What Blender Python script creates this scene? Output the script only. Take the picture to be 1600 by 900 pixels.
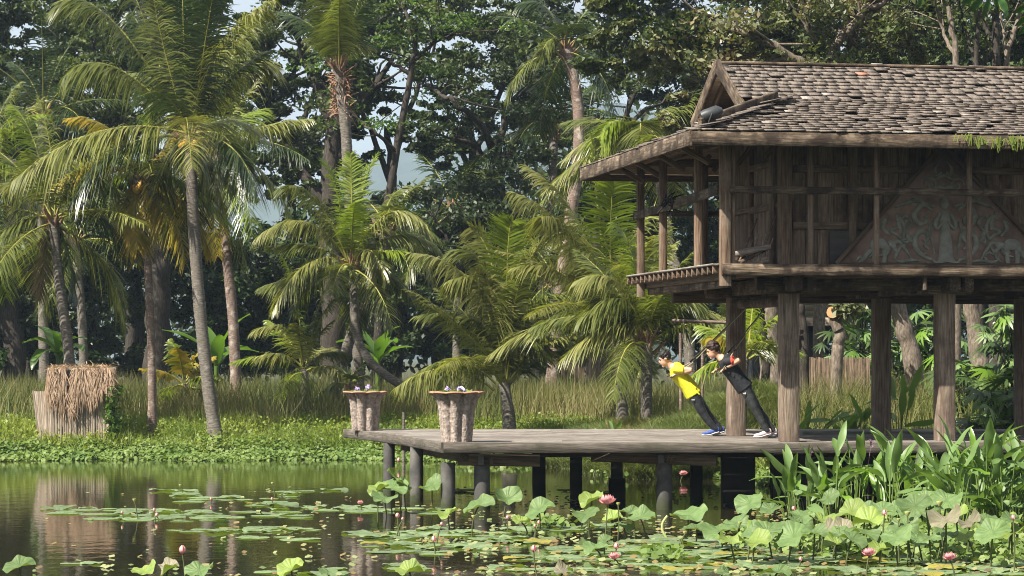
import bpy, math, random
import numpy as np
from math import pi, sin, cos, radians as R
from mathutils import Matrix, Vector

# ------------------------------------------------------------------ camera, sky, sun
SC = bpy.context.scene
for o in list(bpy.data.objects):
    bpy.data.objects.remove(o)
COL = SC.collection
F = 4200.0           # focal length in photo pixels (1600 wide)
HC = 2.45            # camera height over the pond
YH = 560.0           # horizon row in the photo
cam_d = bpy.data.cameras.new('camera')
cam_d.sensor_width = 36.0
cam_d.lens = F / 1600 * 36
cam_d.shift_y = (YH - 450) / 1600
cam_d.clip_start = 0.5
cam_d.clip_end = 12000
cam = bpy.data.objects.new('camera', cam_d)
COL.objects.link(cam)
cam.location = (0, 0, HC)
cam.rotation_euler = (pi / 2, 0, 0)
SC.camera = cam

TO_SUN = Vector((-0.78, -0.625, 0)).normalized()
SUN_EL = R(49)
sun_dir = Vector((TO_SUN.x * cos(SUN_EL), TO_SUN.y * cos(SUN_EL), sin(SUN_EL)))
sd = bpy.data.lights.new('sun', 'SUN')
sd.energy = 5.0
sd.angle = R(0.5)
sd.color = (1.0, 0.94, 0.82)
so = bpy.data.objects.new('sun', sd)
COL.objects.link(so)
so.rotation_euler = (-sun_dir).to_track_quat('-Z', 'Y').to_euler()

w = bpy.data.worlds.new('World')
SC.world = w
w.use_nodes = True
nt = w.node_tree
nt.nodes.clear()
def N(nt, t, **k):
    n = nt.nodes.new(t)
    for a, b in k.items():
        if a in ('inp',):
            for i, v in b.items():
                n.inputs[i].default_value = v
        else:
            setattr(n, a, b)
    return n
out = N(nt, 'ShaderNodeOutputWorld')
bg = N(nt, 'ShaderNodeBackground', inp={'Strength': 0.07})
sky = N(nt, 'ShaderNodeTexSky', sky_type='NISHITA')
sky.sun_disc = False
sky.sun_elevation = SUN_EL
sky.sun_rotation = math.atan2(TO_SUN.x, TO_SUN.y)
sky.air_density = 1.2
sky.dust_density = 2.0
tc = N(nt, 'ShaderNodeTexCoord')
mp = N(nt, 'ShaderNodeMapping', inp={'Scale': (2.2, 2.2, 7.0)})
no = N(nt, 'ShaderNodeTexNoise', inp={'Scale': 2.2, 'Detail': 7.0, 'Roughness': 0.55})
cr = N(nt, 'ShaderNodeValToRGB')
cr.color_ramp.elements[0].position = 0.30
cr.color_ramp.elements[1].position = 0.55
mx = N(nt, 'ShaderNodeMixRGB', inp={'Color2': (3.9, 4.0, 4.2, 1)})
nt.links.new(tc.outputs['Generated'], mp.inputs[0])
nt.links.new(mp.outputs[0], no.inputs['Vector'])
nt.links.new(no.outputs['Fac'], cr.inputs[0])
nt.links.new(cr.outputs[0], mx.inputs['Fac'])
nt.links.new(sky.outputs[0], mx.inputs['Color1'])
nt.links.new(mx.outputs[0], bg.inputs[0])
nt.links.new(bg.outputs[0], out.inputs[0])
SC.view_settings.view_transform = 'Standard'
SC.view_settings.look = 'None'
SC.view_settings.exposure = 1.45
SC.view_settings.gamma = 1.0
SC.cycles.max_bounces = 6
SC.cycles.diffuse_bounces = 4
SC.cycles.glossy_bounces = 3
SC.cycles.transmission_bounces = 4
SC.cycles.transparent_max_bounces = 4
SC.cycles.use_denoising = True
SC.cycles.pixel_filter_type = 'BLACKMAN_HARRIS'
SC.cycles.filter_width = 1.0
SC.cycles.sample_clamp_indirect = 6
SC.cycles.caustics_reflective = False
SC.cycles.caustics_refractive = False

# ------------------------------------------------------------------ helpers
def P(px, py, Y):
    return np.array([(px - 800) / F * Y, Y, HC - (py - YH) / F * Y])
def PZ(px, py, z):
    Y = (HC - z) * F / (py - YH)
    return np.array([(px - 800) / F * Y, Y, z])
WM = {}
def link(name, data, parent=None, M=None, label=None, cat=None, group=None, kind=None):
    o = bpy.data.objects.new(name, data)
    COL.objects.link(o)
    M = M or Matrix.Identity(4)
    WM[o.name] = M
    if parent is not None:
        o.parent = parent
        o.matrix_parent_inverse = WM[parent.name].inverted()
    o.matrix_basis = M
    tag(o, label, cat, group, kind)
    return o
def tag(o, label=None, cat=None, group=None, kind=None):
    if label: o['label'] = label
    if cat: o['category'] = cat
    if group: o['group'] = group
    if kind: o['kind'] = kind
    return o
def thing(name, loc, label, cat, group=None):
    return link(name, None, None, Matrix.Translation(Vector(loc)), label, cat, group)
def copy_under(o, parent, M):
    """a copy of object o placed with world matrix M under parent (shares mesh data)"""
    c = o.copy()
    COL.objects.link(c)
    WM[c.name] = M
    c.parent = parent
    c.matrix_parent_inverse = WM[parent.name].inverted() if parent is not None else Matrix.Identity(4)
    c.matrix_basis = M
    return c

class MB:
    """collects faces and builds one mesh"""
    def __init__(s):
        s.v = []; s.f3 = []; s.f4 = []; s.n = 0; s.m3 = []; s.m4 = []
    def quads(s, V, Q, m=0):
        V = np.asarray(V, float).reshape(-1, 3); Q = np.asarray(Q, int).reshape(-1, 4)
        s.v.append(V); s.f4.append(Q + s.n); s.m4.append(np.full(len(Q), m)); s.n += len(V)
    def tris(s, V, T, m=0):
        V = np.asarray(V, float).reshape(-1, 3); T = np.asarray(T, int).reshape(-1, 3)
        s.v.append(V); s.f3.append(T + s.n); s.m3.append(np.full(len(T), m)); s.n += len(V)
    def mesh(s, name, mats, smooth=False):
        V = np.concatenate(s.v) if s.v else np.zeros((0, 3))
        q = np.concatenate(s.f4) if s.f4 else np.zeros((0, 4), int)
        t = np.concatenate(s.f3) if s.f3 else np.zeros((0, 3), int)
        mi = np.concatenate((s.m4 or [np.zeros(0, int)]) + (s.m3 or [np.zeros(0, int)]))
        me = bpy.data.meshes.new(name)
        me.vertices.add(len(V)); me.vertices.foreach_set('co', V.ravel())
        loops = np.concatenate([q.ravel(), t.ravel()])
        me.loops.add(len(loops)); me.loops.foreach_set('vertex_index', loops.astype(np.int32))
        nf = len(q) + len(t)
        st = np.concatenate([np.arange(len(q)) * 4, len(q) * 4 + np.arange(len(t)) * 3])
        me.polygons.add(nf); me.polygons.foreach_set('loop_start', st.astype(np.int32))
        for m in (mats if isinstance(mats, (list, tuple)) else [mats]):
            me.materials.append(m)
        me.polygons.foreach_set('material_index', mi.astype(np.int32))
        if smooth:
            me.polygons.foreach_set('use_smooth', np.ones(nf, bool))
        me.update(calc_edges=True)
        me.validate()
        return me
    def box(s, c, size, m=0, M=None):
        hx, hy, hz = [a / 2 for a in size]
        V = np.array([(x, y, z) for x in (-hx, hx) for y in (-hy, hy) for z in (-hz, hz)])
        if M is not None: V = V @ np.array(M.to_3x3()).T
        V = V + np.array(c)
        s.quads(V, [(0, 1, 3, 2), (4, 6, 7, 5), (0, 4, 5, 1), (2, 3, 7, 6), (0, 2, 6, 4), (1, 5, 7, 3)], m)
    def tube(s, pts, rad, sides=8, m=0, cap=True, lobes=None):
        pts = np.asarray(pts, float); n = len(pts)
        rad = np.broadcast_to(np.asarray(rad, float), (n,))
        T = np.gradient(pts, axis=0); T /= np.linalg.norm(T, axis=1)[:, None] + 1e-9
        ref = np.array([0.3, 1, 0.1]) if abs(T[0][1]) < .85 else np.array([1, 0, 0.1])
        A = np.cross(T, ref); A /= np.linalg.norm(A, axis=1)[:, None]
        B = np.cross(T, A)
        a = np.arange(sides) * 2 * pi / sides
        V = pts[:, None] + rad[:, None, None] * (np.cos(a)[None, :, None] * A[:, None] + np.sin(a)[None, :, None] * B[:, None])
        i = np.arange(n - 1)[:, None] * sides; j = np.arange(sides)[None]; k = (j + 1) % sides
        Q = np.stack([i + j, i + k, i + sides + k, i + sides + j], -1).reshape(-1, 4)
        s.quads(V, Q, m)
        if cap:
            for e, fl in ((0, 0), (n - 1, 1)):
                base = V[e]
                VV = np.vstack([base, pts[e]])
                s.tris(VV, [(q, (q + 1) % sides, sides) if fl else ((q + 1) % sides, q, sides) for q in range(sides)], m)
def bez(P0, P1, P2, n):
    t = np.linspace(0, 1, n)[:, None]
    return (1 - t) ** 2 * np.asarray(P0) + 2 * t * (1 - t) * np.asarray(P1) + t * t * np.asarray(P2)
def spline(pts, n):
    """Catmull-Rom through pts"""
    p = np.asarray(pts, float); p = np.vstack([2 * p[0] - p[1], p, 2 * p[-1] - p[-2]])
    k = len(p) - 3; u = np.linspace(0, k - 1e-6, n); i = u.astype(int); t = (u - i)[:, None]
    a, b, c, d = p[i], p[i + 1], p[i + 2], p[i + 3]
    return .5 * (2 * b + (c - a) * t + (2 * a - 5 * b + 4 * c - d) * t ** 2 + (3 * b - a - 3 * c + d) * t ** 3)

# ------------------------------------------------------------------ materials
def mat_new(name):
    m = bpy.data.materials.new(name); m.use_nodes = True
    m.node_tree.nodes.clear()
    return m, m.node_tree
def ramp(nt, cols, pos=None):
    r = N(nt, 'ShaderNodeValToRGB'); e = r.color_ramp.elements
    n = len(cols); pos = pos or [i / (n - 1) for i in range(n)]
    while len(e) < n: e.new(0.5)
    for i in range(n):
        e[i].position = pos[i]; e[i].color = (*cols[i], 1)
    return r
def leaf_mat(name, cols, trans=0.35, rough=0.45, spec=0.5, nscale=0.0, tint=(1.25, 1.3, 0.55), hole=0):
    m, nt = mat_new(name); L = nt.links
    geo = N(nt, 'ShaderNodeNewGeometry')
    r = ramp(nt, cols)
    src = geo.outputs['Random Per Island']
    if nscale:
        tc = N(nt, 'ShaderNodeTexCoord')
        no = N(nt, 'ShaderNodeTexNoise', inp={'Scale': nscale, 'Detail': 3.0})
        L.new(tc.outputs['Object'], no.inputs['Vector'])
        ad = N(nt, 'ShaderNodeMath', operation='MULTIPLY_ADD', inp={1: 0.45})
        L.new(src, ad.inputs[0])
        m2 = N(nt, 'ShaderNodeMath', operation='MULTIPLY_ADD', inp={1: 1.7, 2: -0.58})
        L.new(no.outputs['Fac'], m2.inputs[0]); L.new(m2.outputs[0], ad.inputs[2])
        src = ad.outputs[0]
    L.new(src, r.inputs[0])
    p = N(nt, 'ShaderNodeBsdfPrincipled', inp={'Roughness': rough, 'Specular IOR Level': spec})
    t = N(nt, 'ShaderNodeBsdfTranslucent')
    g = N(nt, 'ShaderNodeMixRGB', blend_type='MULTIPLY', inp={'Fac': 1.0, 'Color2': (*tint, 1)})
    mx = N(nt, 'ShaderNodeMixShader', inp={'Fac': trans})
    o = N(nt, 'ShaderNodeOutputMaterial')
    L.new(r.outputs[0], p.inputs['Base Color']); L.new(r.outputs[0], g.inputs['Color1'])
    L.new(g.outputs[0], t.inputs['Color'])
    L.new(p.outputs[0], mx.inputs[1]); L.new(t.outputs[0], mx.inputs[2]); L.new(mx.outputs[0], o.inputs[0])
    return m
def rough_mat(name, cols, scale=4.0, stretch=(1, 1, 1), rough=0.85, bump=0.3, detail=6.0, coord='Object', spec=0.3,
              cols2=None, scale2=1.0, thr=(0.5, 0.62), rnd=0.0, dist=0.02):
    m, nt = mat_new(name); L = nt.links
    tc = N(nt, 'ShaderNodeTexCoord')
    mp = N(nt, 'ShaderNodeMapping', inp={'Scale': stretch})
    oi = N(nt, 'ShaderNodeObjectInfo')
    vm = N(nt, 'ShaderNodeVectorMath', operation='ADD')
    sc = N(nt, 'ShaderNodeMath', operation='MULTIPLY', inp={1: 37.0})
    L.new(oi.outputs['Random'], sc.inputs[0])
    L.new(tc.outputs[coord], vm.inputs[0]); L.new(sc.outputs[0], vm.inputs[1])
    L.new(vm.outputs[0], mp.inputs[0])
    no = N(nt, 'ShaderNodeTexNoise', inp={'Scale': scale, 'Detail': detail, 'Roughness': 0.62})
    L.new(mp.outputs[0], no.inputs['Vector'])
    n = len(cols)
    r = ramp(nt, cols, [0.28 + 0.44 * i / (n - 1) for i in range(n)])
    L.new(no.outputs['Fac'], r.inputs[0])
    col = r.outputs[0]
    if cols2:
        n2 = N(nt, 'ShaderNodeTexNoise', inp={'Scale': scale2, 'Detail': 5.0, 'Roughness': 0.7})
        L.new(vm.outputs[0], n2.inputs['Vector'])
        r2 = ramp(nt, [(0, 0, 0), (1, 1, 1)], list(thr))
        L.new(n2.outputs['Fac'], r2.inputs[0])
        mx = N(nt, 'ShaderNodeMixRGB', inp={'Color2': (*cols2, 1)})
        L.new(r2.outputs[0], mx.inputs['Fac']); L.new(col, mx.inputs['Color1'])
        col = mx.outputs[0]
    if rnd:
        hs = N(nt, 'ShaderNodeHueSaturation')
        mr = N(nt, 'ShaderNodeMapRange', inp={3: 1 - rnd, 4: 1 + rnd})
        L.new(oi.outputs['Random'], mr.inputs[0]); L.new(mr.outputs[0], hs.inputs['Value'])
        L.new(col, hs.inputs['Color']); col = hs.outputs[0]
    p = N(nt, 'ShaderNodeBsdfPrincipled', inp={'Roughness': rough, 'Specular IOR Level': spec})
    L.new(col, p.inputs['Base Color'])
    b = N(nt, 'ShaderNodeBump', inp={'Strength': bump, 'Distance': dist})
    L.new(no.outputs['Fac'], b.inputs['Height']); L.new(b.outputs[0], p.inputs['Normal'])
    o = N(nt, 'ShaderNodeOutputMaterial')
    L.new(p.outputs[0], o.inputs[0])
    return m
def plain_mat(name, col, rough=0.6, spec=0.4, metal=0):
    return rough_mat(name, [tuple(c * .8 for c in col), tuple(min(1, c * 1.15) for c in col)], 14, rough=rough, bump=0.1, spec=spec)

M_wood = rough_mat('weathered_wood', [(.028, .019, .012), (.085, .060, .039), (.172, .129, .090), (.27, .215, .162)], 2.4, (1.2, 14, 14), .9, .6,
                   cols2=(.035, .023, .016), scale2=2.2, thr=(.42, .58), rnd=.2)
M_inner = rough_mat('inner_wall_wood', [(.07, .047, .03), (.18, .128, .086), (.30, .225, .165)], 2.4, (1.0, 14, 14), .85, .5, cols2=(.05, .03, .02), scale2=.9, thr=(.5, .66), rnd=.3)
M_woodred = rough_mat('reddish_wood', [(.038, .024, .015), (.108, .070, .046), (.182, .124, .084), (.27, .198, .148)], 2.4, (1.0, 16, 16), .85, .6,
                   cols2=(.22, .175, .14), scale2=1.2, thr=(.52, .7), rnd=.15)
M_wooddark = rough_mat('dark_wood', [(.03, .021, .013), (.088, .062, .040), (.155, .112, .076)], 2.2, (1.0, 14, 14), .85, .5, rnd=.3)
M_deck = rough_mat('deck_wood', [(.065, .055, .047), (.17, .15, .132), (.31, .28, .25)], 3.0, (.7, 9, 9), .7, .6,
                   cols2=(.10, .078, .065), scale2=1.1, thr=(.48, .62), rnd=.3)
M_edge = rough_mat('deck_edge_wood', [(.035, .029, .023), (.09, .076, .062), (.165, .142, .12)], 3.0, (.9, 12, 12), .85, .6, cols2=(.055, .05, .035), scale2=1.3, thr=(.5, .64), rnd=.2)
M_post = rough_mat('post_wood', [(.055, .037, .025), (.13, .095, .067), (.22, .173, .132), (.33, .278, .222)], 2.6, (.9, 16, 16), .85, .6,
                   cols2=(.09, .06, .048), scale2=1.1, thr=(.48, .66), rnd=.14)
M_pile = rough_mat('pile_concrete', [(.03, .03, .03), (.075, .072, .068), (.14, .13, .12)], 3, (1.0, 1, 1), .85, .4, rnd=.1)
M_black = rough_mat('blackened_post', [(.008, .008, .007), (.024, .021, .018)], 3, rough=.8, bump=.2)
M_shingle = rough_mat('wood_shingle', [(.075, .061, .051), (.138, .114, .097), (.215, .18, .155)], 5, (6, 1, 1), .85, .5, rnd=.10)
M_shinglepale = rough_mat('pale_shingle', [(.24, .21, .185), (.38, .33, .295)], 5, (6, 1, 1), .85, .4, rnd=.1)
M_shinglered = rough_mat('orange_shingle', [(.30, .13, .09), (.40, .18, .13)], 5, (1, 6, 1), .85, .4)
M_bark = rough_mat('tree_bark', [(.012, .010, .008), (.036, .029, .023), (.075, .062, .05)], 5, (4, 4, 1), .9, .6)  # albedo darkened in place of canopy shade on the background trunks
M_barkpale = rough_mat('pale_bark', [(.05, .038, .028), (.14, .11, .085), (.25, .21, .17)], 6, (4, 4, 1.4), .9, .6)
M_palmbark = rough_mat('palm_bark', [(.045, .037, .03), (.115, .10, .084), (.21, .19, .165)], 5, (2, 2, 9), .9, .6, cols2=(.28, .265, .24), scale2=2.6, thr=(.6, .7))
M_palmbarkred = rough_mat('palm_bark_reddish', [(.06, .04, .032), (.15, .105, .085), (.25, .19, .16)], 5, (2, 2, 9), .9, .6, cols2=(.33, .29, .25), scale2=2.2, thr=(.55, .66))
M_fibre = rough_mat('palm_fibre', [(.10, .05, .03), (.24, .14, .09), (.36, .24, .17)], 9, (3, 3, 1), .95, .5)
M_rachis = rough_mat('frond_stalk', [(.16, .17, .03), (.30, .27, .06)], 5, rough=.5, bump=.1)
M_straw = leaf_mat('dry_straw', [(.20, .13, .085), (.34, .235, .16), (.46, .34, .25)], .15, .8, .2)
M_bamboo = rough_mat('bamboo_slat', [(.11, .085, .06), (.25, .2, .155), (.38, .32, .26)], 3, (1, 8, 8), .8, .4, rnd=.25)
M_pot = rough_mat('rough_planter_stone', [(.13, .10, .084), (.27, .22, .19), (.43, .365, .325)], 18, (1, 1, 1), .95, 1.0, detail=8, dist=.03)
M_rim = rough_mat('terracotta_rim', [(.26, .12, .075), (.42, .235, .16)], 12, rough=.85, bump=.4)
M_concrete = rough_mat('soil', [(.05, .04, .03), (.1, .08, .06)], 8)

G_palm = [(.045, .075, .012), (.065, .105, .02), (.105, .15, .035)]
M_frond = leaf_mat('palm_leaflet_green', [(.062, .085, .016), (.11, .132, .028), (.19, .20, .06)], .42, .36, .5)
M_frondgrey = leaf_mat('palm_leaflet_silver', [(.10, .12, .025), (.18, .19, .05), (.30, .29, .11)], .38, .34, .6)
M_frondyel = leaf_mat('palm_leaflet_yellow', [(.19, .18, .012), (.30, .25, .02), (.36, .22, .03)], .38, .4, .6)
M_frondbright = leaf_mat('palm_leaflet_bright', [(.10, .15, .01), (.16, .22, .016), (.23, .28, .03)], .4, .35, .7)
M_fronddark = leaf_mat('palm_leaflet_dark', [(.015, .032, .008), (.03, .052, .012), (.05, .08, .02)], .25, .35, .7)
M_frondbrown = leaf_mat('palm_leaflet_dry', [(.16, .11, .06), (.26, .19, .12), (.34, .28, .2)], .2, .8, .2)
M_tree = leaf_mat('tree_leaf', [(.022, .036, .010), (.046, .068, .018), (.082, .108, .03), (.12, .148, .042)], .3, .5, .4, .22)
M_treedark = leaf_mat('dark_tree_leaf', [(.012, .022, .008), (.027, .043, .013), (.055, .078, .022)], .25, .5, .4, .3)  # dark albedo stands in for the shade under the tall canopy
M_treelit = leaf_mat('fresh_tree_leaf', [(.04, .085, .012), (.075, .14, .018), (.11, .18, .022)], .4, .5, .4, .4)
M_olive = leaf_mat('olive_tree_leaf', [(.05, .062, .02), (.10, .12, .045), (.16, .17, .075), (.19, .15, .08), (.22, .12, .06)], .28, .45, .6, .5)
M_shrub = leaf_mat('shrub_leaf', [(.012, .03, .008), (.03, .06, .012), (.06, .1, .02)], .3, .45, .5, .5)  # understory shade is put into this dark leaf colour
M_reed = leaf_mat('reed_blade', [(.045, .07, .015), (.085, .115, .025), (.135, .14, .04), (.20, .17, .07), (.24, .20, .10)], .35, .6, .3, .35)
M_bankgrass = leaf_mat('bank_grass_blade', [(.09, .14, .015), (.16, .215, .028), (.25, .285, .045)], .4, .5, .4, .5)
M_hyacinth = leaf_mat('water_hyacinth_leaf', [(.065, .12, .022), (.13, .195, .045), (.22, .27, .10)], .3, .55, .25, .9)
M_sedge = leaf_mat('sedge_blade', [(.07, .10, .025), (.11, .15, .04), (.17, .19, .06), (.22, .18, .07)], .35, .5, .4, .6)
M_thalia = leaf_mat('lance_leaf', [(.07, .14, .035), (.12, .20, .06), (.18, .26, .09)], .35, .45, .35)
M_thaliabright = leaf_mat('lance_leaf_bright', [(.11, .22, .02), (.16, .28, .03)], .4, .35, .6)
M_banana = leaf_mat('banana_leaf', [(.06, .13, .02), (.11, .2, .03)], .45, .35, .6)

def lotus_mat(name, c1, c2, vein):
    m, nt = mat_new(name); L = nt.links
    tc = N(nt, 'ShaderNodeTexCoord'); sx = N(nt, 'ShaderNodeSeparateXYZ')
    L.new(tc.outputs['Object'], sx.inputs[0])
    at = N(nt, 'ShaderNodeMath', operation='ARCTAN2'); L.new(sx.outputs[1], at.inputs[0]); L.new(sx.outputs[0], at.inputs[1])
    mu = N(nt, 'ShaderNodeMath', operation='MULTIPLY', inp={1: 20.0 / 2}); L.new(at.outputs[0], mu.inputs[0])
    si = N(nt, 'ShaderNodeMath', operation='SINE'); L.new(mu.outputs[0], si.inputs[0])
    ab = N(nt, 'ShaderNodeMath', operation='ABSOLUTE'); L.new(si.outputs[0], ab.inputs[0])
    vr = ramp(nt, [(1, 1, 1), (0, 0, 0)], [0.0, 0.22]); L.new(ab.outputs[0], vr.inputs[0])
    no = N(nt, 'ShaderNodeTexNoise', inp={'Scale': 5.0, 'Detail': 4.0}); L.new(tc.outputs['Object'], no.inputs['Vector'])
    oi = N(nt, 'ShaderNodeObjectInfo')
    rr = ramp(nt, [c1, c2], [.3, .7]); L.new(no.outputs['Fac'], rr.inputs[0])
    mx = N(nt, 'ShaderNodeMixRGB', inp={'Color2': (*vein, 1)})
    vm = N(nt, 'ShaderNodeMath', operation='MULTIPLY', inp={1: .22}); L.new(vr.outputs[0], vm.inputs[0])
    L.new(vm.outputs[0], mx.inputs['Fac']); L.new(rr.outputs[0], mx.inputs['Color1'])
    hs = N(nt, 'ShaderNodeHueSaturation'); mr = N(nt, 'ShaderNodeMapRange', inp={3: .8, 4: 1.2})
    L.new(oi.outputs['Random'], mr.inputs[0]); L.new(mr.outputs[0], hs.inputs['Value']); L.new(mx.outputs[0], hs.inputs['Color'])
    # underside paler and yellower (a real lotus leaf)
    geo = N(nt, 'ShaderNodeNewGeometry')
    un = N(nt, 'ShaderNodeMixRGB', inp={'Color2': (.2, .27, .05, 1)}); L.new(geo.outputs['Backfacing'], un.inputs['Fac']); L.new(hs.outputs[0], un.inputs['Color1'])
    p = N(nt, 'ShaderNodeBsdfPrincipled', inp={'Roughness': .55, 'Specular IOR Level': .35})
    L.new(un.outputs[0], p.inputs['Base Color'])
    b = N(nt, 'ShaderNodeBump', inp={'Strength': .5, 'Distance': .01}); L.new(ab.outputs[0], b.inputs['Height']); L.new(b.outputs[0], p.inputs['Normal'])
    t = N(nt, 'ShaderNodeBsdfTranslucent', inp={'Color': (.20, .29, .03, 1)})
    ms = N(nt, 'ShaderNodeMixShader', inp={'Fac': .28}); o = N(nt, 'ShaderNodeOutputMaterial')
    L.new(p.outputs[0], ms.inputs[1]); L.new(t.outputs[0], ms.inputs[2]); L.new(ms.outputs[0], o.inputs[0])
    return m
M_lotus = lotus_mat('lotus_leaf', (.075, .13, .04), (.135, .20, .07), (.20, .26, .11))
M_lotusyel = lotus_mat('lotus_leaf_yellow', (.13, .20, .045), (.22, .28, .06), (.3, .33, .1))
M_lotusdry = lotus_mat('lotus_leaf_withered', (.15, .13, .09), (.22, .20, .13), (.12, .09, .06))
M_pad = lotus_mat('lily_pad', (.11, .17, .07), (.21, .27, .14), (.26, .31, .17))
M_padyel = lotus_mat('lily_pad_yellow', (.22, .18, .03), (.28, .26, .05), (.3, .28, .1))
M_stalk = rough_mat('lotus_stalk', [(.05, .06, .02), (.10, .12, .04)], 8, rough=.7, bump=.1)
M_pink = leaf_mat('lotus_petal', [(.60, .22, .25), (.70, .34, .36), (.78, .50, .48)], .25, .5, .3, tint=(1, .7, .7))
M_pinkpale = leaf_mat('pale_lotus_petal', [(.66, .36, .34), (.74, .5, .42)], .25, .5, .3, tint=(1, .8, .7))
M_violet = leaf_mat('violet_petal', [(.42, .28, .72), (.62, .5, .85), (.75, .66, .9)], .25, .5, .3, tint=(1, .8, 1))
M_pod = plain_mat('seed_pod', (.35, .36, .12))
M_nut = rough_mat('coconut_husk', [(.38, .20, .03), (.55, .33, .06)], 4, rough=.5, bump=.1)
M_nutgreen = rough_mat('green_coconut_husk', [(.12, .16, .03), (.22, .24, .05)], 4, rough=.5, bump=.1)

# algae and damp near the waterline of the concrete piles (a stain with its own ragged edge)
nt = M_pile.node_tree; L = nt.links
pr = [n for n in nt.nodes if n.type == 'BSDF_PRINCIPLED'][0]; src = pr.inputs['Base Color'].links[0].from_socket
ge = N(nt, 'ShaderNodeNewGeometry'); sz = N(nt, 'ShaderNodeSeparateXYZ'); L.new(ge.outputs['Position'], sz.inputs[0])
nn = N(nt, 'ShaderNodeTexNoise', inp={'Scale': 7.0, 'Detail': 5.0}); L.new(ge.outputs['Position'], nn.inputs['Vector'])
ma = N(nt, 'ShaderNodeMath', operation='MULTIPLY_ADD', inp={1: .35}); L.new(nn.outputs['Fac'], ma.inputs[0]); L.new(sz.outputs[2], ma.inputs[2])
rr = ramp(nt, [(1, 1, 1), (0, 0, 0)], [.24, .42]); L.new(ma.outputs[0], rr.inputs[0])
mm = N(nt, 'ShaderNodeMixRGB', inp={'Color2': (.035, .042, .018, 1)}); L.new(rr.outputs[0], mm.inputs['Fac']); L.new(src, mm.inputs['Color1']); L.new(mm.outputs[0], pr.inputs['Base Color'])
# ------------------------------------------------------------------ ground, pond, hill
def shore_y(x):
    """distance at which the far bank meets the water, for a lateral position x"""
    x = np.asarray(x, float)
    y = np.interp(x, [-60, -14, -8, -3, 2.0, 4.0, 5.2, 6.4, 9, 60], [65, 65.2, 65.8, 65.6, 64, 57, 51.5, 48.0, 46.5, 46])
    return y + .35 * np.sin(x * 1.1) + .2 * np.sin(x * 2.7 + 1)
def ground_z(x, y):
    d = y - shore_y(x)
    z = np.where(d < 0, np.maximum(-1.3, .32 * d), np.interp(d, [0, .6, 1.8, 3.6, 6, 400], [0, .22, .45, .66, .80, 1.0]))
    z = z + np.where(d > .5, .05 * np.sin(x * 1.7 + y) * np.sin(y * 1.3), 0)
    return z
def nz(x, y, s=1.0):
    """cheap smooth pseudo noise in -1..1"""
    return (np.sin(x * .9 * s + 1.3 * np.sin(y * .7 * s)) + np.sin(y * 1.1 * s + 1.7 * np.sin(x * .6 * s + 2)) + np.sin((x + y) * 1.9 * s)) / 3
gx = np.concatenate([[-6000, -2000, -600, -200, -90, -60], np.arange(-40, 40.1, .5), [60, 90, 200, 600, 2000, 6000]])
gy = np.concatenate([[-300, -50, 0, 20, 30], np.arange(36, 76, .5), np.arange(76, 140, 3), [160, 250, 500, 1500, 4000, 9000]])
X, Y = np.meshgrid(gx, gy)
Z = ground_z(X, Y)
Z = np.where((Y < 30) | (np.abs(X) > 100) & (Y < 60), -1.3, Z)
nx_, ny_ = len(gx), len(gy)
idx = np.arange(nx_ * ny_).reshape(ny_, nx_)
Q = np.stack([idx[:-1, :-1], idx[:-1, 1:], idx[1:, 1:], idx[1:, :-1]], -1).reshape(-1, 4)
M_ground = rough_mat('ground_soil', [(.025, .022, .012), (.05, .05, .02), (.075, .085, .03)], .8, rough=.95, bump=.5, detail=9, dist=.1)
b = MB(); b.quads(np.stack([X, Y, Z], -1), Q)
link('ground', b.mesh('ground', M_ground, True), kind='structure')

m, nt = mat_new('pond_water'); L = nt.links
M_water = m
tc = N(nt, 'ShaderNodeTexCoord')
mp = N(nt, 'ShaderNodeMapping', inp={'Scale': (1.0, .55, 1)})
n1 = N(nt, 'ShaderNodeTexNoise', inp={'Scale': 3.2, 'Detail': 4.0, 'Roughness': .55})
n2 = N(nt, 'ShaderNodeTexNoise', inp={'Scale': .5, 'Detail': 2.0})
L.new(tc.outputs['Object'], mp.inputs[0]); L.new(mp.outputs[0], n1.inputs['Vector']); L.new(tc.outputs['Object'], n2.inputs['Vector'])
bu = N(nt, 'ShaderNodeBump', inp={'Strength': .20, 'Distance': .02})
L.new(n1.outputs['Fac'], bu.inputs['Height'])
p = N(nt, 'ShaderNodeBsdfPrincipled', inp={'Base Color': (.018, .017, .007, 1), 'Roughness': .035, 'IOR': 1.33, 'Specular IOR Level': .5})
L.new(bu.outputs[0], p.inputs['Normal'])
o = N(nt, 'ShaderNodeOutputMaterial'); L.new(p.outputs[0], o.inputs[0])
b = MB(); b.quads([(-300, -200, 0), (300, -200, 0), (300, 75, 0), (-300, 75, 0)], [(0, 1, 2, 3)])
link('pond_water', b.mesh('pond_water', M_water), kind='structure')

M_hill = rough_mat('wooded_hill', [(.015, .025, .018), (.03, .045, .03), (.045, .06, .04)], .01, rough=1, bump=0, detail=8)
hx = np.linspace(-1800, 2200, 120)
hy = np.linspace(1900, 3400, 30)
X, Y = np.meshgrid(hx, hy)
prof = 245 + 50 * np.sin(X / 330.) + 25 * np.sin(X / 120. + 1) + 8 * np.sin(X / 31.)
Z = prof * np.sin(np.clip((Y - 1900) / 1500, 0, 1) * pi * .62) - 3 + 12 * nz(X / 40, Y / 40)
idx = np.arange(X.size).reshape(X.shape)
Q = np.stack([idx[:-1, :-1], idx[:-1, 1:], idx[1:, 1:], idx[1:, :-1]], -1).reshape(-1, 4)
b = MB(); b.quads(np.stack([X, Y, Z], -1), Q)
link('hill', b.mesh('hill', M_hill, True), kind='structure')

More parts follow.
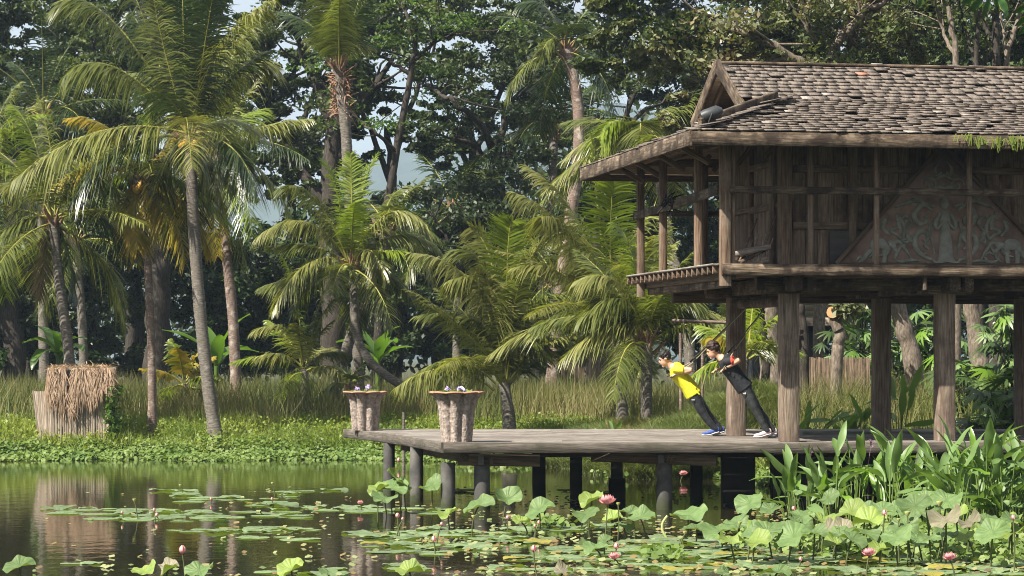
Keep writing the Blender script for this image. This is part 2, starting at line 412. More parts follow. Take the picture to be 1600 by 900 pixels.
# ------------------------------------------------------------------ timber pieces
_beamcache = {}
def bar_mesh(L_, wd, ht, mat, ch=.012, key=''):
    k = (round(L_, 2), round(wd, 3), round(ht, 3), mat.name, key)
    if k in _beamcache: return _beamcache[k]
    c = min(ch, wd * .2, ht * .2)
    sec = [(-wd / 2 + c, -ht / 2), (wd / 2 - c, -ht / 2), (wd / 2, -ht / 2 + c), (wd / 2, ht / 2 - c), (wd / 2 - c, ht / 2), (-wd / 2 + c, ht / 2), (-wd / 2, ht / 2 - c), (-wd / 2, -ht / 2 + c)]
    n = max(2, min(9, int(L_ / .5) + 1))
    rs = np.random.default_rng(int(L_ * 1000) % 9999)
    V = []
    for i in range(n):
        x = -L_ / 2 + L_ * i / (n - 1)
        j = (rs.normal(0, .02 * min(wd, ht), 2) if 0 < i < n - 1 else (0, 0))
        for a, b_ in sec: V.append((x, a + j[0], b_ + j[1]))
    mb = MB(); Qs = []
    for i in range(n - 1):
        for j in range(8):
            Qs.append((i * 8 + j, (i + 1) * 8 + j, (i + 1) * 8 + (j + 1) % 8, i * 8 + (j + 1) % 8))
    mb.quads(V, Qs)
    V = np.array(V)
    for e, fl in ((0, 1), (n - 1, 0)):
        T = [(0, q, q + 1) if not fl else (0, q + 1, q) for q in range(1, 7)]
        mb.tris(V[e * 8:e * 8 + 8], T)
    me = mb.mesh('bar', mat)
    _beamcache[k] = me
    return me
def frame_mat(p0, p1, up=(0, 0, 1)):
    p0 = Vector(p0); p1 = Vector(p1); x = (p1 - p0).normalized(); up = Vector(up)
    y = up.cross(x)
    if y.length < 1e-4: y = Vector((0, 1, 0)).cross(x)
    y.normalize(); z = x.cross(y)
    M = Matrix((x, y, z)).transposed().to_4x4(); M.translation = (p0 + p1) / 2
    return M
def bar(name, p0, p1, wd, ht, mat, parent, up=(0, 0, 1), label=None, **k):
    """a timber from p0 to p1, wd across, ht along up"""
    L_ = (Vector(p1) - Vector(p0)).length
    return link(name, bar_mesh(L_, wd, ht, mat), parent, frame_mat(p0, p1, up), label, **k)

# ------------------------------------------------------------------ the raised timber house
TH = R(10)
UA = np.array([cos(TH), sin(TH), 0]); VB = np.array([-sin(TH), cos(TH), 0])
H0 = np.array([4.49, 43.6, 0.])
DECK = 1.10
def hp(u, v, z): return tuple(H0 + UA * u + VB * v + np.array([0, 0, z]))
house = thing('timber_house', hp(0, 0, DECK), 'weathered timber house raised on square posts over the deck, with shingled roof', 'house')
VBt = tuple(VB); UAt = tuple(UA)
PZT = 3.50   # top of posts
US = [0, 2.64, 5.28, 7.9]
VR = 3.3
for i, u in enumerate(US):
    for v in (0, VR):
        if v: v = VR + .05
        bar('post', hp(u, v, DECK + .002), hp(u, v, PZT), .285, .285, M_post, house, VBt)
        # bracket blocks (corbels)
        bar('bracket', hp(u - .42, v - .01, PZT + .08), hp(u + .42, v - .01, PZT + .08), .30, .155, M_wood, house)
# long bearers along the front and rear post rows and cross beams
for v, z in ((0, 3.70), (VR, 3.70)):
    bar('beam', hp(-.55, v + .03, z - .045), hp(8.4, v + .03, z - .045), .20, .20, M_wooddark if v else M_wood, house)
for i, u in enumerate(US):
    bar('beam', hp(u - .03, -.62, 3.655), hp(u - .03, 5.4, 3.655), .17, .24, M_wood, house)
    bar('beam_end', hp(u + .22, -.58, 3.64), hp(u + .22, .5, 3.64), .15, .235, M_wood, house)
bar('beam', hp(-1.05, -.1, 3.68), hp(-1.05, 5.3, 3.68), .16, .17, M_wood, house)
# round tie pole between the first pair of posts, and the far cross beam under the floor
b = MB(); b.tube([hp(-.02, -.02 + .15, 3.38), hp(-.02, 1.7, 3.375), hp(-.02, VR - .1, 3.39)], [.085, .08, .085], 10)
link('tie_pole', b.mesh('tie_pole', M_wood, True), house)
bar('beam', hp(-.7, VR + 1.9, 3.62), hp(8.4, VR + 1.9, 3.62), .18, .34, M_wooddark, house)
# floor: sill beam, joists showing at the left end, floor boards
zf = 3.95
bar('sill_beam', hp(-1.334, -.80, 3.86), hp(8.4, -.80, 3.86), .16, .185, M_wood, house)
nj = 19
for i in range(nj):
    v = -.62 + i * (6.25 / (nj - 1))
    bar('joist', hp(-1.43, v, 3.86), hp(-.35 if i % 3 else 8.3, v, 3.86), .055, .13, M_woodred, house)
bar('sill_beam', hp(-1.13, -.7, 3.765), hp(-1.13, 5.6, 3.765), .12, .10, M_wooddark, house)
bar('edge_board', hp(-1.37, -.72, 3.945), hp(-1.37, 5.66, 3.945), .16, .03, M_deck, house)
for i in range(28):
    v = -.66 + i * .225
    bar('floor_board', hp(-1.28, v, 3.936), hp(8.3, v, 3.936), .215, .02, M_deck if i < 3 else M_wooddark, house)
bar('peg', hp(2.03, -.80, 3.55), hp(2.03, -.80, 3.775), .06, .06, M_wood, house, VBt)
# balcony posts
zt = 5.86
bar('balcony_post', hp(-1.26, -.75, 3.60), hp(-1.26, -.75, 6.02), .17, .14, M_woodred, house, VBt)
bar('balcony_post', hp(-1.125, -.70, 3.955), hp(-1.125, -.70, 6.02), .07, .11, M_woodred, house, VBt)
def at_px_v(px, u=-1.28):
    # v where the line of posts at constant u meets the photo column px
    k = (px - 800) / F
    x0 = H0[0] + UA[0] * u; y0 = H0[1] + UA[1] * u
    return (x0 - k * y0) / (k * VB[1] - VB[0])
for px in (1001, 1036, 1091):
    v = at_px_v(px)
    bar('balcony_post', hp(-1.28, v, 3.56 if px == 1001 else 3.96), hp(-1.28, v, 5.93), .125, .125, M_woodred, house, VBt)
bar('balcony_post', hp(-.05, 5.35, 3.96), hp(-.05, 5.35, 5.93), .10, .10, M_woodred, house, VBt)
bar('balcony_post', hp(1.6, 5.35, 3.96), hp(1.6, 5.35, 5.93), .10, .10, M_woodred, house, VBt)
def at_px_u(px, v):
    k = (px - 800) / F
    x0 = H0[0] + VB[0] * v; y0 = H0[1] + VB[1] * v
    return (k * y0 - x0) / (UA[0] - k * UA[1])
for px in (1267, 1370, 1515, 1655):
    u = at_px_u(px, -.8)
    bar('balcony_post', hp(u, -.78, 3.96), hp(u, -.78, 5.95), .085, .06, M_woodred, house, VBt)
# rails
bar('rail', hp(-1.2, -.84, 5.125), hp(3.0, -.84, 5.12), .05, .115, M_wood, house)
bar('rail', hp(3.01, -.84, 5.12), hp(8.3, -.84, 5.10), .05, .125, M_wood, house)
bar('rail', hp(-1.36, -.70, 5.13), hp(-1.36, 2.3, 5.06), .05, .15, M_wood, house)
bar('rail', hp(-1.365, 2.32, 5.06), hp(-1.36, 5.4, 5.02), .05, .14, M_wood, house)
bar('rail', hp(-1.25, 5.42, 5.08), hp(8, 5.42, 5.08), .05, .10, M_wooddark, house)
b = MB()
rg = np.random.default_rng(3)
for k in range(26):
    c = np.array(hp(-1.40, 2.3 + rg.uniform(-.12, .5), 5.13 + rg.uniform(-.02, .07)))
    b.tube(bez(c, c + rg.normal(0, .09, 3), c + rg.normal(0, .12, 3) - [0, 0, .05], 5), .012, 5)
link('rope_lashing', b.mesh('rope_lashing', M_black), house)
# walls of the inner room: side wall (u=0) and front wall (v=.3)
def wall_boards(name, a0, a1, fixed, axis, z0, z1, mat, step=.2, seed=1, parent=house):
    rg = np.random.default_rng(seed); a = a0
    while a < a1 - .02:
        wd = min(step * rg.uniform(.8, 1.25), a1 - a)
        c = a + wd / 2; off = rg.uniform(-.006, .006)
        p = (lambda z: hp(fixed + off, c, z)) if axis == 'v' else (lambda z: hp(c, fixed + off, z))
        up = VBt if axis == 'u' else UAt
        bar(name, p(z0), p(z1), wd - .008, .025, mat, parent, up)
        a += wd
wall_boards('wall_plank', .42, 3.6, 0.02, 'v', 3.955, 6.55, M_post, .24, 5)
wall_boards('wall_plank', .14, 8.2, .32, 'u', 3.955, 6.3, M_inner, .22, 6)
wall_boards('wall_plank', .14, 8.2, 4.6, 'u', 3.955, 6.6, M_wooddark, .3, 7)
bar('corner_post', hp(0.02, .30, 3.955), hp(0.02, .30, 6.4), .20, .20, M_woodred, house, VBt)
bar('corner_post', hp(0.02, 3.6, 3.955), hp(0.02, 3.6, 6.6), .16, .16, M_woodred, house, VBt)
bar('batten', hp(-.035, .45, 4.98), hp(-.035, 3.5, 4.98), .04, .09, M_woodred, house)
for z in (4.62, 5.55):
    bar('batten', hp(.15, .28, z), hp(8.2, .28, z), .05, .12, M_inner, house)
for u in (1.15, 2.5, 5.3):
    bar('wall_post', hp(u, .25, 3.955), hp(u, .25, 6.2), .15, .10, M_inner, house, VBt)
# door in the side wall: two planks, top and middle ledges and frame
door = link('door', bar_mesh(1.02, .035, 1.62, M_woodred, key='door'), house, frame_mat(hp(-.055, .82, 4.80), hp(-.055, 1.84, 4.80)))
for i, v in enumerate((.96, 1.22, 1.48, 1.73)):
    bar('plank', hp(-.078, v, 4.02), hp(-.078, v, 5.60), .235, .02, M_post, door, UAt)
for z in (5.66, 4.95, 4.08):
    bar('ledge', hp(-.105, .72, z), hp(-.105, 2.0, z), .035, .11, M_post, door)
bar('door_frame', hp(-.09, .66, 3.96), hp(-.09, .66, 6.3), .10, .11, M_post, house, UAt)
bar('door_frame', hp(-.07, 2.1, 3.96), hp(-.07, 2.1, 6.3), .09, .09, M_woodred, house, UAt)
# pale panel leaning low in the front wall
bar('panel', hp(.75, .22, 4.25), hp(1.7, .22, 4.25), .03, .56, rough_mat('faded_board', [(.05, .045, .04), (.1, .09, .085)], 3, (1, 5, 5)), house)
# ceiling plates, rafters, struts
bar('wall_plate', hp(-1.35, -.70, 5.98), hp(8.3, -.70, 5.98), .12, .11, M_wooddark, house)
bar('wall_plate', hp(-1.28, -.6, 6.02), hp(-1.28, 5.5, 6.02), .11, .16, M_woodred, house)
bar('wall_plate', hp(-1.2, 5.42, 6.0), hp(8.3, 5.42, 6.0), .12, .15, M_woodred, house)
bar('wall_plate', hp(0, .4, 6.42), hp(0, 4.4, 6.42), .12, .16, M_woodred, house)
# roof ---------------------------------------------------------------
E0 = dict(u=-2.0, v0=-1.6, v1=6.84, z=5.98)
BU, BV0, BV1, BZ = .10, 1.0, 4.24, 6.74     # break line
RV, RZ = 2.62, 7.47
UR = 9.0
slopes = [
    ('front lower', [(-2.0, -1.6, 5.98), (UR, -1.6, 5.98), (UR, BV0, BZ), (BU, BV0, BZ)]),
    ('front upper', [(-.46, BV0, BZ), (UR, BV0, BZ), (UR, RV, RZ), (-.51, RV, RZ)]),
    ('back upper', [(UR, BV1, BZ), (-.46, BV1, BZ), (-.51, RV, RZ), (UR, RV, RZ)]),
    ('left', [(-2.0, 6.84, 5.98), (-2.0, -1.6, 5.98), (BU, BV0, BZ), (BU, BV1, BZ)]),
    ('back lower', [(UR, 6.84, 5.98), (-2.0, 6.84, 5.98), (BU, BV1, BZ), (UR, BV1, BZ)]),
]
roof_mb = MB()
for nm, c in slopes:
    V = np.array([hp(u, v, z - .06) for u, v, z in c]); V2 = V.copy(); V2[:, 2] -= .03
    roof_mb.quads(np.vstack([V, V2]), [(0, 1, 2, 3), (7, 6, 5, 4), (0, 4, 5, 1), (1, 5, 6, 2), (2, 6, 7, 3), (3, 7, 4, 0)])
roof = link('roof', roof_mb.mesh('roof', M_wooddark), house)
def shingle_mesh(wd, ln, th, mat, seed):
    rs = np.random.default_rng(seed); j = lambda s: rs.uniform(-s, s)
    V = [(-wd / 2, 0, 0), (wd / 2, 0, 0), (wd / 2 + j(.004), ln, -.0), (-wd / 2 + j(.004), ln, 0),
         (-wd / 2, j(.012) - .004, th), (wd / 2, j(.012) - .004, th + j(.004)), (wd / 2, ln, th * .3), (-wd / 2, ln, th * .3)]
    mb = MB(); mb.quads(V, [(3, 2, 1, 0), (4, 5, 6, 7), (0, 1, 5, 4), (1, 2, 6, 5), (2, 3, 7, 6), (3, 0, 4, 7)])
    return mb.mesh('shingle', mat)
sh_meshes = [shingle_mesh(wd, .42, .028, M_shingle, i) for i, wd in enumerate((.17, .20, .22, .25, .18, .21))]
sh_pale = [shingle_mesh(wd, .42, .032, M_shinglepale, 20 + i) for i, wd in enumerate((.17, .2, .23))]
sh_red = shingle_mesh(.2, .42, .03, M_shinglered, 50)
def lay(corners, umin, umax, course, seed, proud=0.0, pick=None):
    """rows of shingles over the quad (lower-left, lower-right, upper-right, upper-left) in house coords"""
    c = [np.array(hp(*q)) for q in corners]
    e = (c[1] - c[0]) / np.linalg.norm(c[1] - c[0])
    nrm = np.cross(e, c[3] - c[0]); nrm /= np.linalg.norm(nrm)
    up = np.cross(nrm, e)
    H = (c[3] - c[0]) @ up
    rg = np.random.default_rng(seed); outp = []
    rows = int(H / course)
    for r in range(rows + 1):
        h = r * course - .03
        fr = max(0, min(1, h / H))
        xa = (c[3] - c[0]) @ e * fr; xb = np.linalg.norm(c[1] - c[0]) + ((c[2] - c[1]) @ e) * fr
        x = xa + rg.uniform(-.1, 0.0)
        while x < xb:
            k = rg.integers(6); wd = (.17, .20, .22, .25, .18, .21)[k]
            lift = rg.uniform(0, .012) + (.03 if rg.random() < .04 else 0)
            q = c[0] + e * (x + wd / 2) + up * (h + rg.normal(0, .012)) + nrm * (.006 + lift)
            skew = rg.normal(0, .03) + (rg.choice([-.12, .12]) if rg.random() < .05 else 0)
            tilt = -.085 - rg.uniform(0, .05)
            Mr = Matrix((Vector(e), Vector(up), Vector(nrm))).transposed().to_4x4()
            Mr = Matrix.Translation(Vector(q)) @ Mr @ Matrix.Rotation(skew, 4, 'Z') @ Matrix.Rotation(tilt, 4, 'X')
            t = rg.random()
            mesh = sh_red if t > .9985 else sh_pale[rg.integers(3)] if t > .965 else sh_meshes[k]
            if rg.random() > .012: outp.append((mesh, Mr, q))
            x += wd + rg.uniform(.004, .014)
    return outp
def join_stuff(name, items, parent):
    mb = MB(); groups = {}
    mats = []
    for me, M, q in items:
        if me.materials[0] not in mats: mats.append(me.materials[0])
        groups.setdefault(me.name, (me, []))[1].append(M)
    for me, Ms in groups.values():
        co = np.empty(len(me.vertices) * 3); me.vertices.foreach_get('co', co); co = co.reshape(-1, 3)
        qs = np.array([list(p_.vertices) for p_ in me.polygons])
        A = np.array([[list(r) for r in M] for M in Ms])
        V = np.einsum('nij,vj->nvi', A[:, :3, :3], co) + A[:, None, :3, 3]
        Qs = qs[None] + (np.arange(len(Ms)) * len(co))[:, None, None]
        mb.quads(V, Qs.reshape(-1, 4), mats.index(me.materials[0]))
    return link(name, mb.mesh(name, mats), parent, kind='stuff')
C = .19
front = lay([(-2.0, -1.62, 5.985), (6.5, -1.62, 5.985), (6.5, BV0, BZ), (BU, BV0, BZ)], 0, 0, C, 1)
front2 = lay([(-.46, BV0 - .02, BZ + .01), (6.5, BV0 - .02, BZ + .01), (6.5, RV, RZ + .01), (-.5, RV, RZ + .01)], 0, 0, C, 2)
left = lay([(-2.02, 6.84, 5.985), (-2.02, -1.6, 5.985), (BU, BV0, BZ), (BU, BV1, BZ)], 0, 0, C, 3)
allv = front + front2
inv = [s for s in allv if (s[2][0] / s[2][1] * F + 800) < 1606]
outv = [s for s in allv if (s[2][0] / s[2][1] * F + 800) >= 1606]
inv.sort(key=lambda s: s[2][1] + .8 * abs(s[2][2] - 6.3))
for i, (me, M_, q) in enumerate(inv[:300]):
    link('shingle', me, roof, M_)
join_stuff('shingle_courses', inv[300:] + outv + left, roof)
# ridge board, hip board, gable bargeboards, eave fascias
bar('ridge_board', hp(-.52, RV - .03, RZ + .045), hp(UR, RV - .03, RZ + .045), .16, .05, M_wood, roof)
fa = hp(-2.02, -1.64, 5.865); fb = hp(UR, -1.64, 5.865)
bar('fascia', fa, fb, .045, .215, M_wood, roof)
bar('fascia', hp(-2.04, -1.66, 5.865), hp(-2.04, 6.88, 5.865), .045, .235, M_wood, roof)
bar('fascia', hp(-2.0, 6.88, 5.865), hp(UR, 6.88, 5.865), .045, .225, M_wooddark, roof)
hd = np.array([BU + 2.0, BV0 + 1.6, BZ - 5.98])
a_ = np.array([-2.0, -1.6, 5.98])
bar('hip_board', hp(*(a_ + hd * .08 + [0, 0, .085])), hp(*(a_ + hd * .98 + [0, 0, .095])), .07, .13, M_wood, roof)
apex = (-.53, RV, RZ + .05)
for v, uu in ((BV0 - .12, -.53), (BV1 + .12, -.53)):
    s = 1 if v > RV else -1
    bar('bargeboard', hp(uu, RV + s * .01, RZ + .0), hp(uu, v, BZ - .17), .05, .25, M_wood, roof, (0, 0, 1))
    bar('bargeboard', hp(-.33, RV + s * .1, RZ - .16), hp(-.33, v - s * .1, BZ - .2), .06, .13, M_wooddark, roof)
wall_boards('gable_plank', BV0 + .62, BV1 - .62, BU + .3, 'v', 6.3, 6.93, M_wooddark, .3, 9, roof)
# rafters visible under the left skirt
for i in range(13):
    v = -1.3 + i * .66
    zt_ = 6.55 if BV0 < v < BV1 else 6.0 + .7 * max(0, 1 - (min(abs(v - BV0), abs(v - BV1)) / 2.6))
    ue = -2.0 + (zt_ - 5.9) / .36
    bar('rafter', hp(-1.96, v, 5.845), hp(ue, v, zt_ - .07), .05, .08, M_woodred, roof)
for i in range(16):
    u = -1.4 + i * .62
    bar('rafter', hp(u, -1.56, 5.845), hp(u, .25, 6.38), .05, .08, M_wooddark, roof)
for v in (.2, 1.9, 3.6, 5.0):
    bar('strut', hp(-1.28, v, 5.62), hp(-1.72, v, 5.86), .06, .09, M_woodred, house)
    bar('strut', hp(-.35, v, 5.72), hp(-.05, v + .0, 6.12), .05, .08, M_woodred, house)
bar('batten', hp(-.75, -.4, 6.02), hp(-.75, 5.6, 6.02), .05, .06, M_woodred, house)

# hanging moss and fern along the eave at the right
rg = np.random.default_rng(4); b = MB()
for k in range(130):
    px = 1490 + 150 * rg.random() ** .8
    u = at_px_u(px, -1.66); c = np.array(hp(u, -1.68 - rg.uniform(0, .04), 5.99 - rg.uniform(0, .03) - (.1 * rg.random() if px > 1520 else 0)))
    l = rg.uniform(.04, .15) * (.5 + abs(math.sin(px * .09))); d = rg.normal(0, .03, 2)
    V = [c, c + [.02, 0, 0], c + [d[0] + .012, -.02, -l], c + [d[0], -.02, -l]]
    b.quads(V, [(0, 1, 2, 3)])
link('hanging_fern', b.mesh('hanging_fern', M_bankgrass), None, label='strip of bright green fern and moss hanging from the front eave of the roof', cat='fern', kind='stuff')

# floodlight on the roof
fl = thing('floodlight', hp(-1.72, -1.1, 6.08), 'small dark grey floodlight fixed on the lower left corner of the shingle roof', 'floodlight')
M_lamp = plain_mat('lamp_metal', (.03, .033, .036), .5)
c0 = np.array(P(1112, 178, 42.05))
b = MB(); b.tube([c0 + [-.16, 0, -.05], c0 + [-.1, 0, -.03], c0 + [.1, 0, .04], c0 + [.17, 0, .06]], [.085, .1, .1, .04], 14)
link('housing', b.mesh('housing', M_lamp, True), fl)
b = MB(); b.tube([c0 + [-.165, 0, -.052], c0 + [-.158, 0, -.05]], [.078, .078], 14)
link('lens', b.mesh('lens', plain_mat('lamp_glass', (.02, .02, .025), .1)), fl)
b = MB(); b.tube([c0 + [0, -.11, 0], c0 + [-.05, -.11, -.13], c0 + [-.06, .0, -.19], c0 + [-.05, .11, -.13], c0 + [0, .11, 0]], .014, 6)
b.box(c0 + [-.06, 0, -.20], (.2, .14, .03))
link('bracket', b.mesh('bracket', M_lamp), fl)

# ------------------------------------------------------------------ carved gable panel standing on the balcony
GU0 = at_px_u(1306, -.1); GU1 = at_px_u(1650, -.1); GA = at_px_u(1476, .1)
panel = thing('carved_gable_panel', hp(GA, .05, 3.95), 'triangular carved gable panel with praying figure and scrollwork, stood on the balcony', 'carved panel')
M_red = rough_mat('faded_red_paint', [(.14, .095, .07), (.25, .17, .13), (.34, .25, .2)], 4, rough=.9, bump=.3)
M_relief = rough_mat('grey_green_relief', [(.10, .105, .08), (.205, .21, .162), (.30, .305, .245)], 7, rough=.9, bump=.5)
M_relief2 = rough_mat('pale_relief', [(.17, .17, .135), (.30, .30, .245)], 7, rough=.9, bump=.5)
W2 = (GU1 - GU0) / 2; PH = 1.95
def gp(s, t, d=0.0):
    """panel coords: s from centre (m), t up (m), d proud towards the camera; the panel leans back a little"""
    return np.array(hp(GA + s, .02 + t * .09 - d, 3.96 + t))
b = MB()
V = [gp(-W2, 0), gp(W2, 0), gp(.06, PH), gp(-.06, PH)]; V += [gp(-W2, 0, -.04), gp(W2, 0, -.04), gp(.06, PH, -.04), gp(-.06, PH, -.04)]
b.quads(V, [(0, 1, 2, 3), (7, 6, 5, 4), (0, 4, 5, 1), (1, 5, 6, 2), (2, 6, 7, 3), (3, 7, 4, 0)])
link('board', b.mesh('board', M_red), panel)
for s in (-1, 1):
    bar('border', gp(s * W2, .03, .03), gp(s * .04, PH + .02, .03), .045, .07, M_wooddark, panel, tuple(gp(0, 1) - gp(0, 0)))
bar('border', gp(-W2, .03, .035), gp(W2, .03, .035), .03, .05, M_wooddark, panel)
def relief(name, pts, wd, hgt=.03, mat=M_relief):
    pts = spline(np.array(pts, float), len(pts) * 5)
    n = len(pts); wd = np.interp(np.linspace(0, 1, n), np.linspace(0, 1, len(wd)), wd)
    T = np.gradient(pts, axis=0); T /= np.linalg.norm(T, axis=1)[:, None] + 1e-9; Nn = np.stack([-T[:, 1], T[:, 0]], 1)
    rows = []
    for k, (off, hh) in enumerate(((-.5, .002), (-.42, hgt * .8), (0, hgt), (.42, hgt * .8), (.5, .002))):
        q = pts + Nn * (wd * off)[:, None]
        rows.append([gp(x, y, hh) for x, y in q])
    V = np.array(rows).transpose(1, 0, 2).reshape(-1, 3)
    Qs = [(i * 5 + j, i * 5 + j + 1, (i + 1) * 5 + j + 1, (i + 1) * 5 + j) for i in range(n - 1) for j in range(4)]
    mb = MB(); mb.quads(V, Qs)
    return link(name, mb.mesh(name, mat, True), panel)
def spiral(cx, cy, r, a0, turns, sg):
    return [(cx + sg * r * (1 - k / 14) * cos(a0 + turns * 2 * pi * k / 13), cy + r * (1 - k / 14) * sin(a0 + turns * 2 * pi * k / 13)) for k in range(13)]
for sg in (-1, 1):
    S = lambda pts: [(sg * x, y) for x, y in pts]
    relief('scroll', S([(.20, .10), (.38, .16), (.52, .32), (.50, .50), (.40, .58), (.30, .52), (.33, .42), (.40, .44)]), [.05, .10, .09, .03])
    relief('scroll', S([(.16, .98), (.28, 1.02), (.42, .98), (.52, .86), (.48, .72), (.36, .70), (.32, .78), (.38, .84)]), [.04, .09, .08, .03])
    relief('scroll', S([(.22, .92), (.45, 1.08), (.66, 1.04), (.86, .96)]), [.03, .09, .07, .02])
    relief('scroll', S([(.60, .12), (.70, .28), (.82, .40), (.96, .30), (1.02, .20), (1.16, .16)]), [.03, .07, .08, .03])
    relief('scroll', S([(.70, .55), (.72, .70), (.82, .84), (.80, .66), (.94, .58), (.84, .52), (.76, .46), (.70, .55)]), [.06, .07, .06, .05])
    relief('scroll', S([(.62, .62), (.58, .72), (.66, .82), (.74, .78)]), [.03, .06, .06, .02])
    relief('scroll', S([(.95, .50), (1.06, .62), (1.02, .76), (1.10, .70)]), [.04, .08, .06, .02])
    relief('scroll', S([(1.20, .32), (1.30, .24), (1.42, .10), (1.50, .06)]), [.04, .08, .07, .02])
    relief('scroll', S([(1.12, .45), (1.24, .40), (1.22, .24), (1.32, .14)]), [.03, .06, .06, .02])
    relief('scroll', S([(.44, .08), (.60, .10), (.78, .07), (.9, .12)]), [.02, .06, .06, .02])
    relief('scroll', S(spiral(.22, 1.34, .13, 0, 1.3, 1)), [.02, .05, .05, .03], mat=M_relief)
    relief('scroll', S([(.04, 1.55), (.12, 1.50), (.14, 1.62), (.06, 1.74)]), [.04, .06, .05, .02])
    relief('scroll', S([(.20, .20), (.24, .44), (.28, .60), (.22, .74)]), [.03, .05, .05, .03])
    relief('leaf_sprig', S([(.56, .40), (.64, .46), (.66, .58), (.60, .66)]), [.05, .08, .06, .02])
    relief('leaf_sprig', S([(.30, .28), (.36, .34), (.34, .42)]), [.04, .07, .02])
    relief('leaf_sprig', S([(.88, .12), (.84, .24), (.92, .34)]), [.04, .07, .02])
    relief('flower_boss', S([(.78, .60), (.80, .66), (.82, .72)]), [.05, .08, .05], .045, M_relief2)
    # elephant: body, legs, trunk as raised shapes
    relief('elephant', S([(1.00, .28), (1.10, .36), (1.20, .35), (1.27, .28)]), [.12, .20, .20, .10], .04, M_relief2)
    relief('elephant_leg', S([(1.05, .32), (1.05, .18), (1.06, .05)]), [.09, .08, .07], .035, M_relief2)
    relief('elephant_leg', S([(1.22, .30), (1.23, .16), (1.22, .05)]), [.09, .08, .07], .035, M_relief2)
    relief('elephant_head', S([(.98, .34), (.93, .35), (.88, .30)]), [.12, .14, .08], .045, M_relief2)
    relief('elephant_trunk', S([(.90, .30), (.84, .24), (.80, .27), (.76, .34)]), [.06, .05, .04, .02], .03, M_relief2)
relief('figure_skirt', [(0, .62), (0, .40), (0, .16), (0, .07)], [.16, .22, .25, .34], .05, M_relief2)
relief('figure_torso', [(0, .92), (0, .80), (0, .60)], [.10, .20, .15], .05, M_relief2)
relief('figure_head', [(0, .94), (0, 1.0), (0, 1.08), (0, 1.13)], [.07, .14, .13, .04], .06, M_relief2)
for sg in (-1, 1):
    relief('figure_arm', [(sg * .09, .86), (sg * .17, .72), (sg * .15, .62), (sg * .02, .74)], [.06, .07, .06, .04], .06, M_relief2)
    relief('figure_foot', [(sg * .04, .08), (sg * .16, .05), (sg * .24, .10)], [.07, .06, .03], .04, M_relief2)
rgc = np.random.default_rng(12)
for k in range(95):
    sx_ = rgc.uniform(-W2 * .92, W2 * .92); ty_ = rgc.uniform(.06, 1.7)
    if abs(sx_) > (W2 - .12) * (1 - ty_ / PH) - .06 or abs(sx_) < .16: continue
    a0 = rgc.uniform(0, 2 * pi); l_ = rgc.uniform(.05, .10); c1 = a0 + rgc.choice([-1, 1]) * rgc.uniform(.8, 1.6)
    relief('leaf_sprig', [(sx_, ty_), (sx_ + l_ * cos(a0), ty_ + l_ * sin(a0)), (sx_ + l_ * (cos(a0) + cos(c1)), ty_ + l_ * (sin(a0) + sin(c1)))], [.02, .05, .012], .02)
relief('crest', [(-.22, 1.25), (-.1, 1.32), (0, 1.27), (.1, 1.32), (.22, 1.25)], [.03, .07, .09, .07, .03])
relief('crest', [(-.16, 1.42), (0, 1.5), (.16, 1.42)], [.02, .08, .02])

# old farm rack with slanting sticks by the door
rack = thing('wooden_rack', hp(-.5, -.3, 3.95), 'old wooden seat plank with slanting sticks leaning beside the door on the balcony', 'rack')
Yk = 43.6
b = MB(); b.tube([P(1141, 400, Yk - .1), P(1165, 393, Yk - .1), P(1204, 386, Yk - .1)], [.05, .055, .045], 10)
link('seat_plank', b.mesh('seat_plank', M_deck, True), rack)
rg = np.random.default_rng(11)
for (x0, y0, x1, y1, r) in ((1155, 409, 1183, 342, .018), (1190, 396, 1212, 338, .02), (1150, 404, 1180, 399, .03), (1157, 410, 1196, 390, .035), (1172, 409, 1186, 362, .01), (1183, 410, 1197, 366, .01), (1195, 408, 1208, 372, .01), (1164, 410, 1176, 375, .01), (1188, 408, 1192, 372, .008), (1178, 408, 1181, 370, .008)):
    b = MB(); b.tube([P(x0, y0, Yk + rg.uniform(-.2, .2)), P(x1, y1, Yk + rg.uniform(-.05, .35))], [r, r * .9], 7)
    link('stick', b.mesh('stick', M_wood if r > .015 else M_bamboo), rack)

# ------------------------------------------------------------------ deck
deck = thing('timber_deck', (-1.07, 42.95, 0), 'weathered grey plank deck standing on posts over the pond', 'deck')
dl = [PZ(695, 691.5, DECK), PZ(640, 682.0, DECK), PZ(590, 675.2, DECK), PZ(541, 670.0, DECK)]
LX = [q[0] for q in dl]; LY = [q[1] for q in dl]
def deck_left(y): return float(np.interp(y, LY, LX))
y0, y1 = LY[0], LY[-1]
pw = .145; yy = y0 + .03; rg = np.random.default_rng(21); row = 0
while yy < y1:
    xl = deck_left(yy + pw / 2) + .02; xr = 14.0; x = xl
    first = True
    while x < xr:
        ln = min(rg.uniform(3.2, 5.4) if not first else rg.uniform(2.0, 5.2), xr - x)
        if xr - x - ln < 1: ln = xr - x
        zt2 = DECK - .02 + rg.uniform(-.004, .003)
        bar('plank', (x + .004, yy + pw / 2, zt2), (x + ln - .004, yy + pw / 2, zt2), pw - .014, .035, M_deck, deck)
        x += ln; first = False
    yy += pw; row += 1
bar('edge_beam', (LX[0] - .02, y0, DECK - .085), (5.2, y0 + .01, DECK - .085), .06, .17, M_edge, deck)
bar('edge_beam', (5.2, y0 + .01, DECK - .085), (14, y0 + .02, DECK - .085), .06, .17, M_edge, deck)
for i in range(3):
    bar('edge_beam', (LX[i] - .03, LY[i] - .0, DECK - .085), (LX[i + 1] - .03, LY[i + 1], DECK - .085), .06, .17, M_edge, deck)
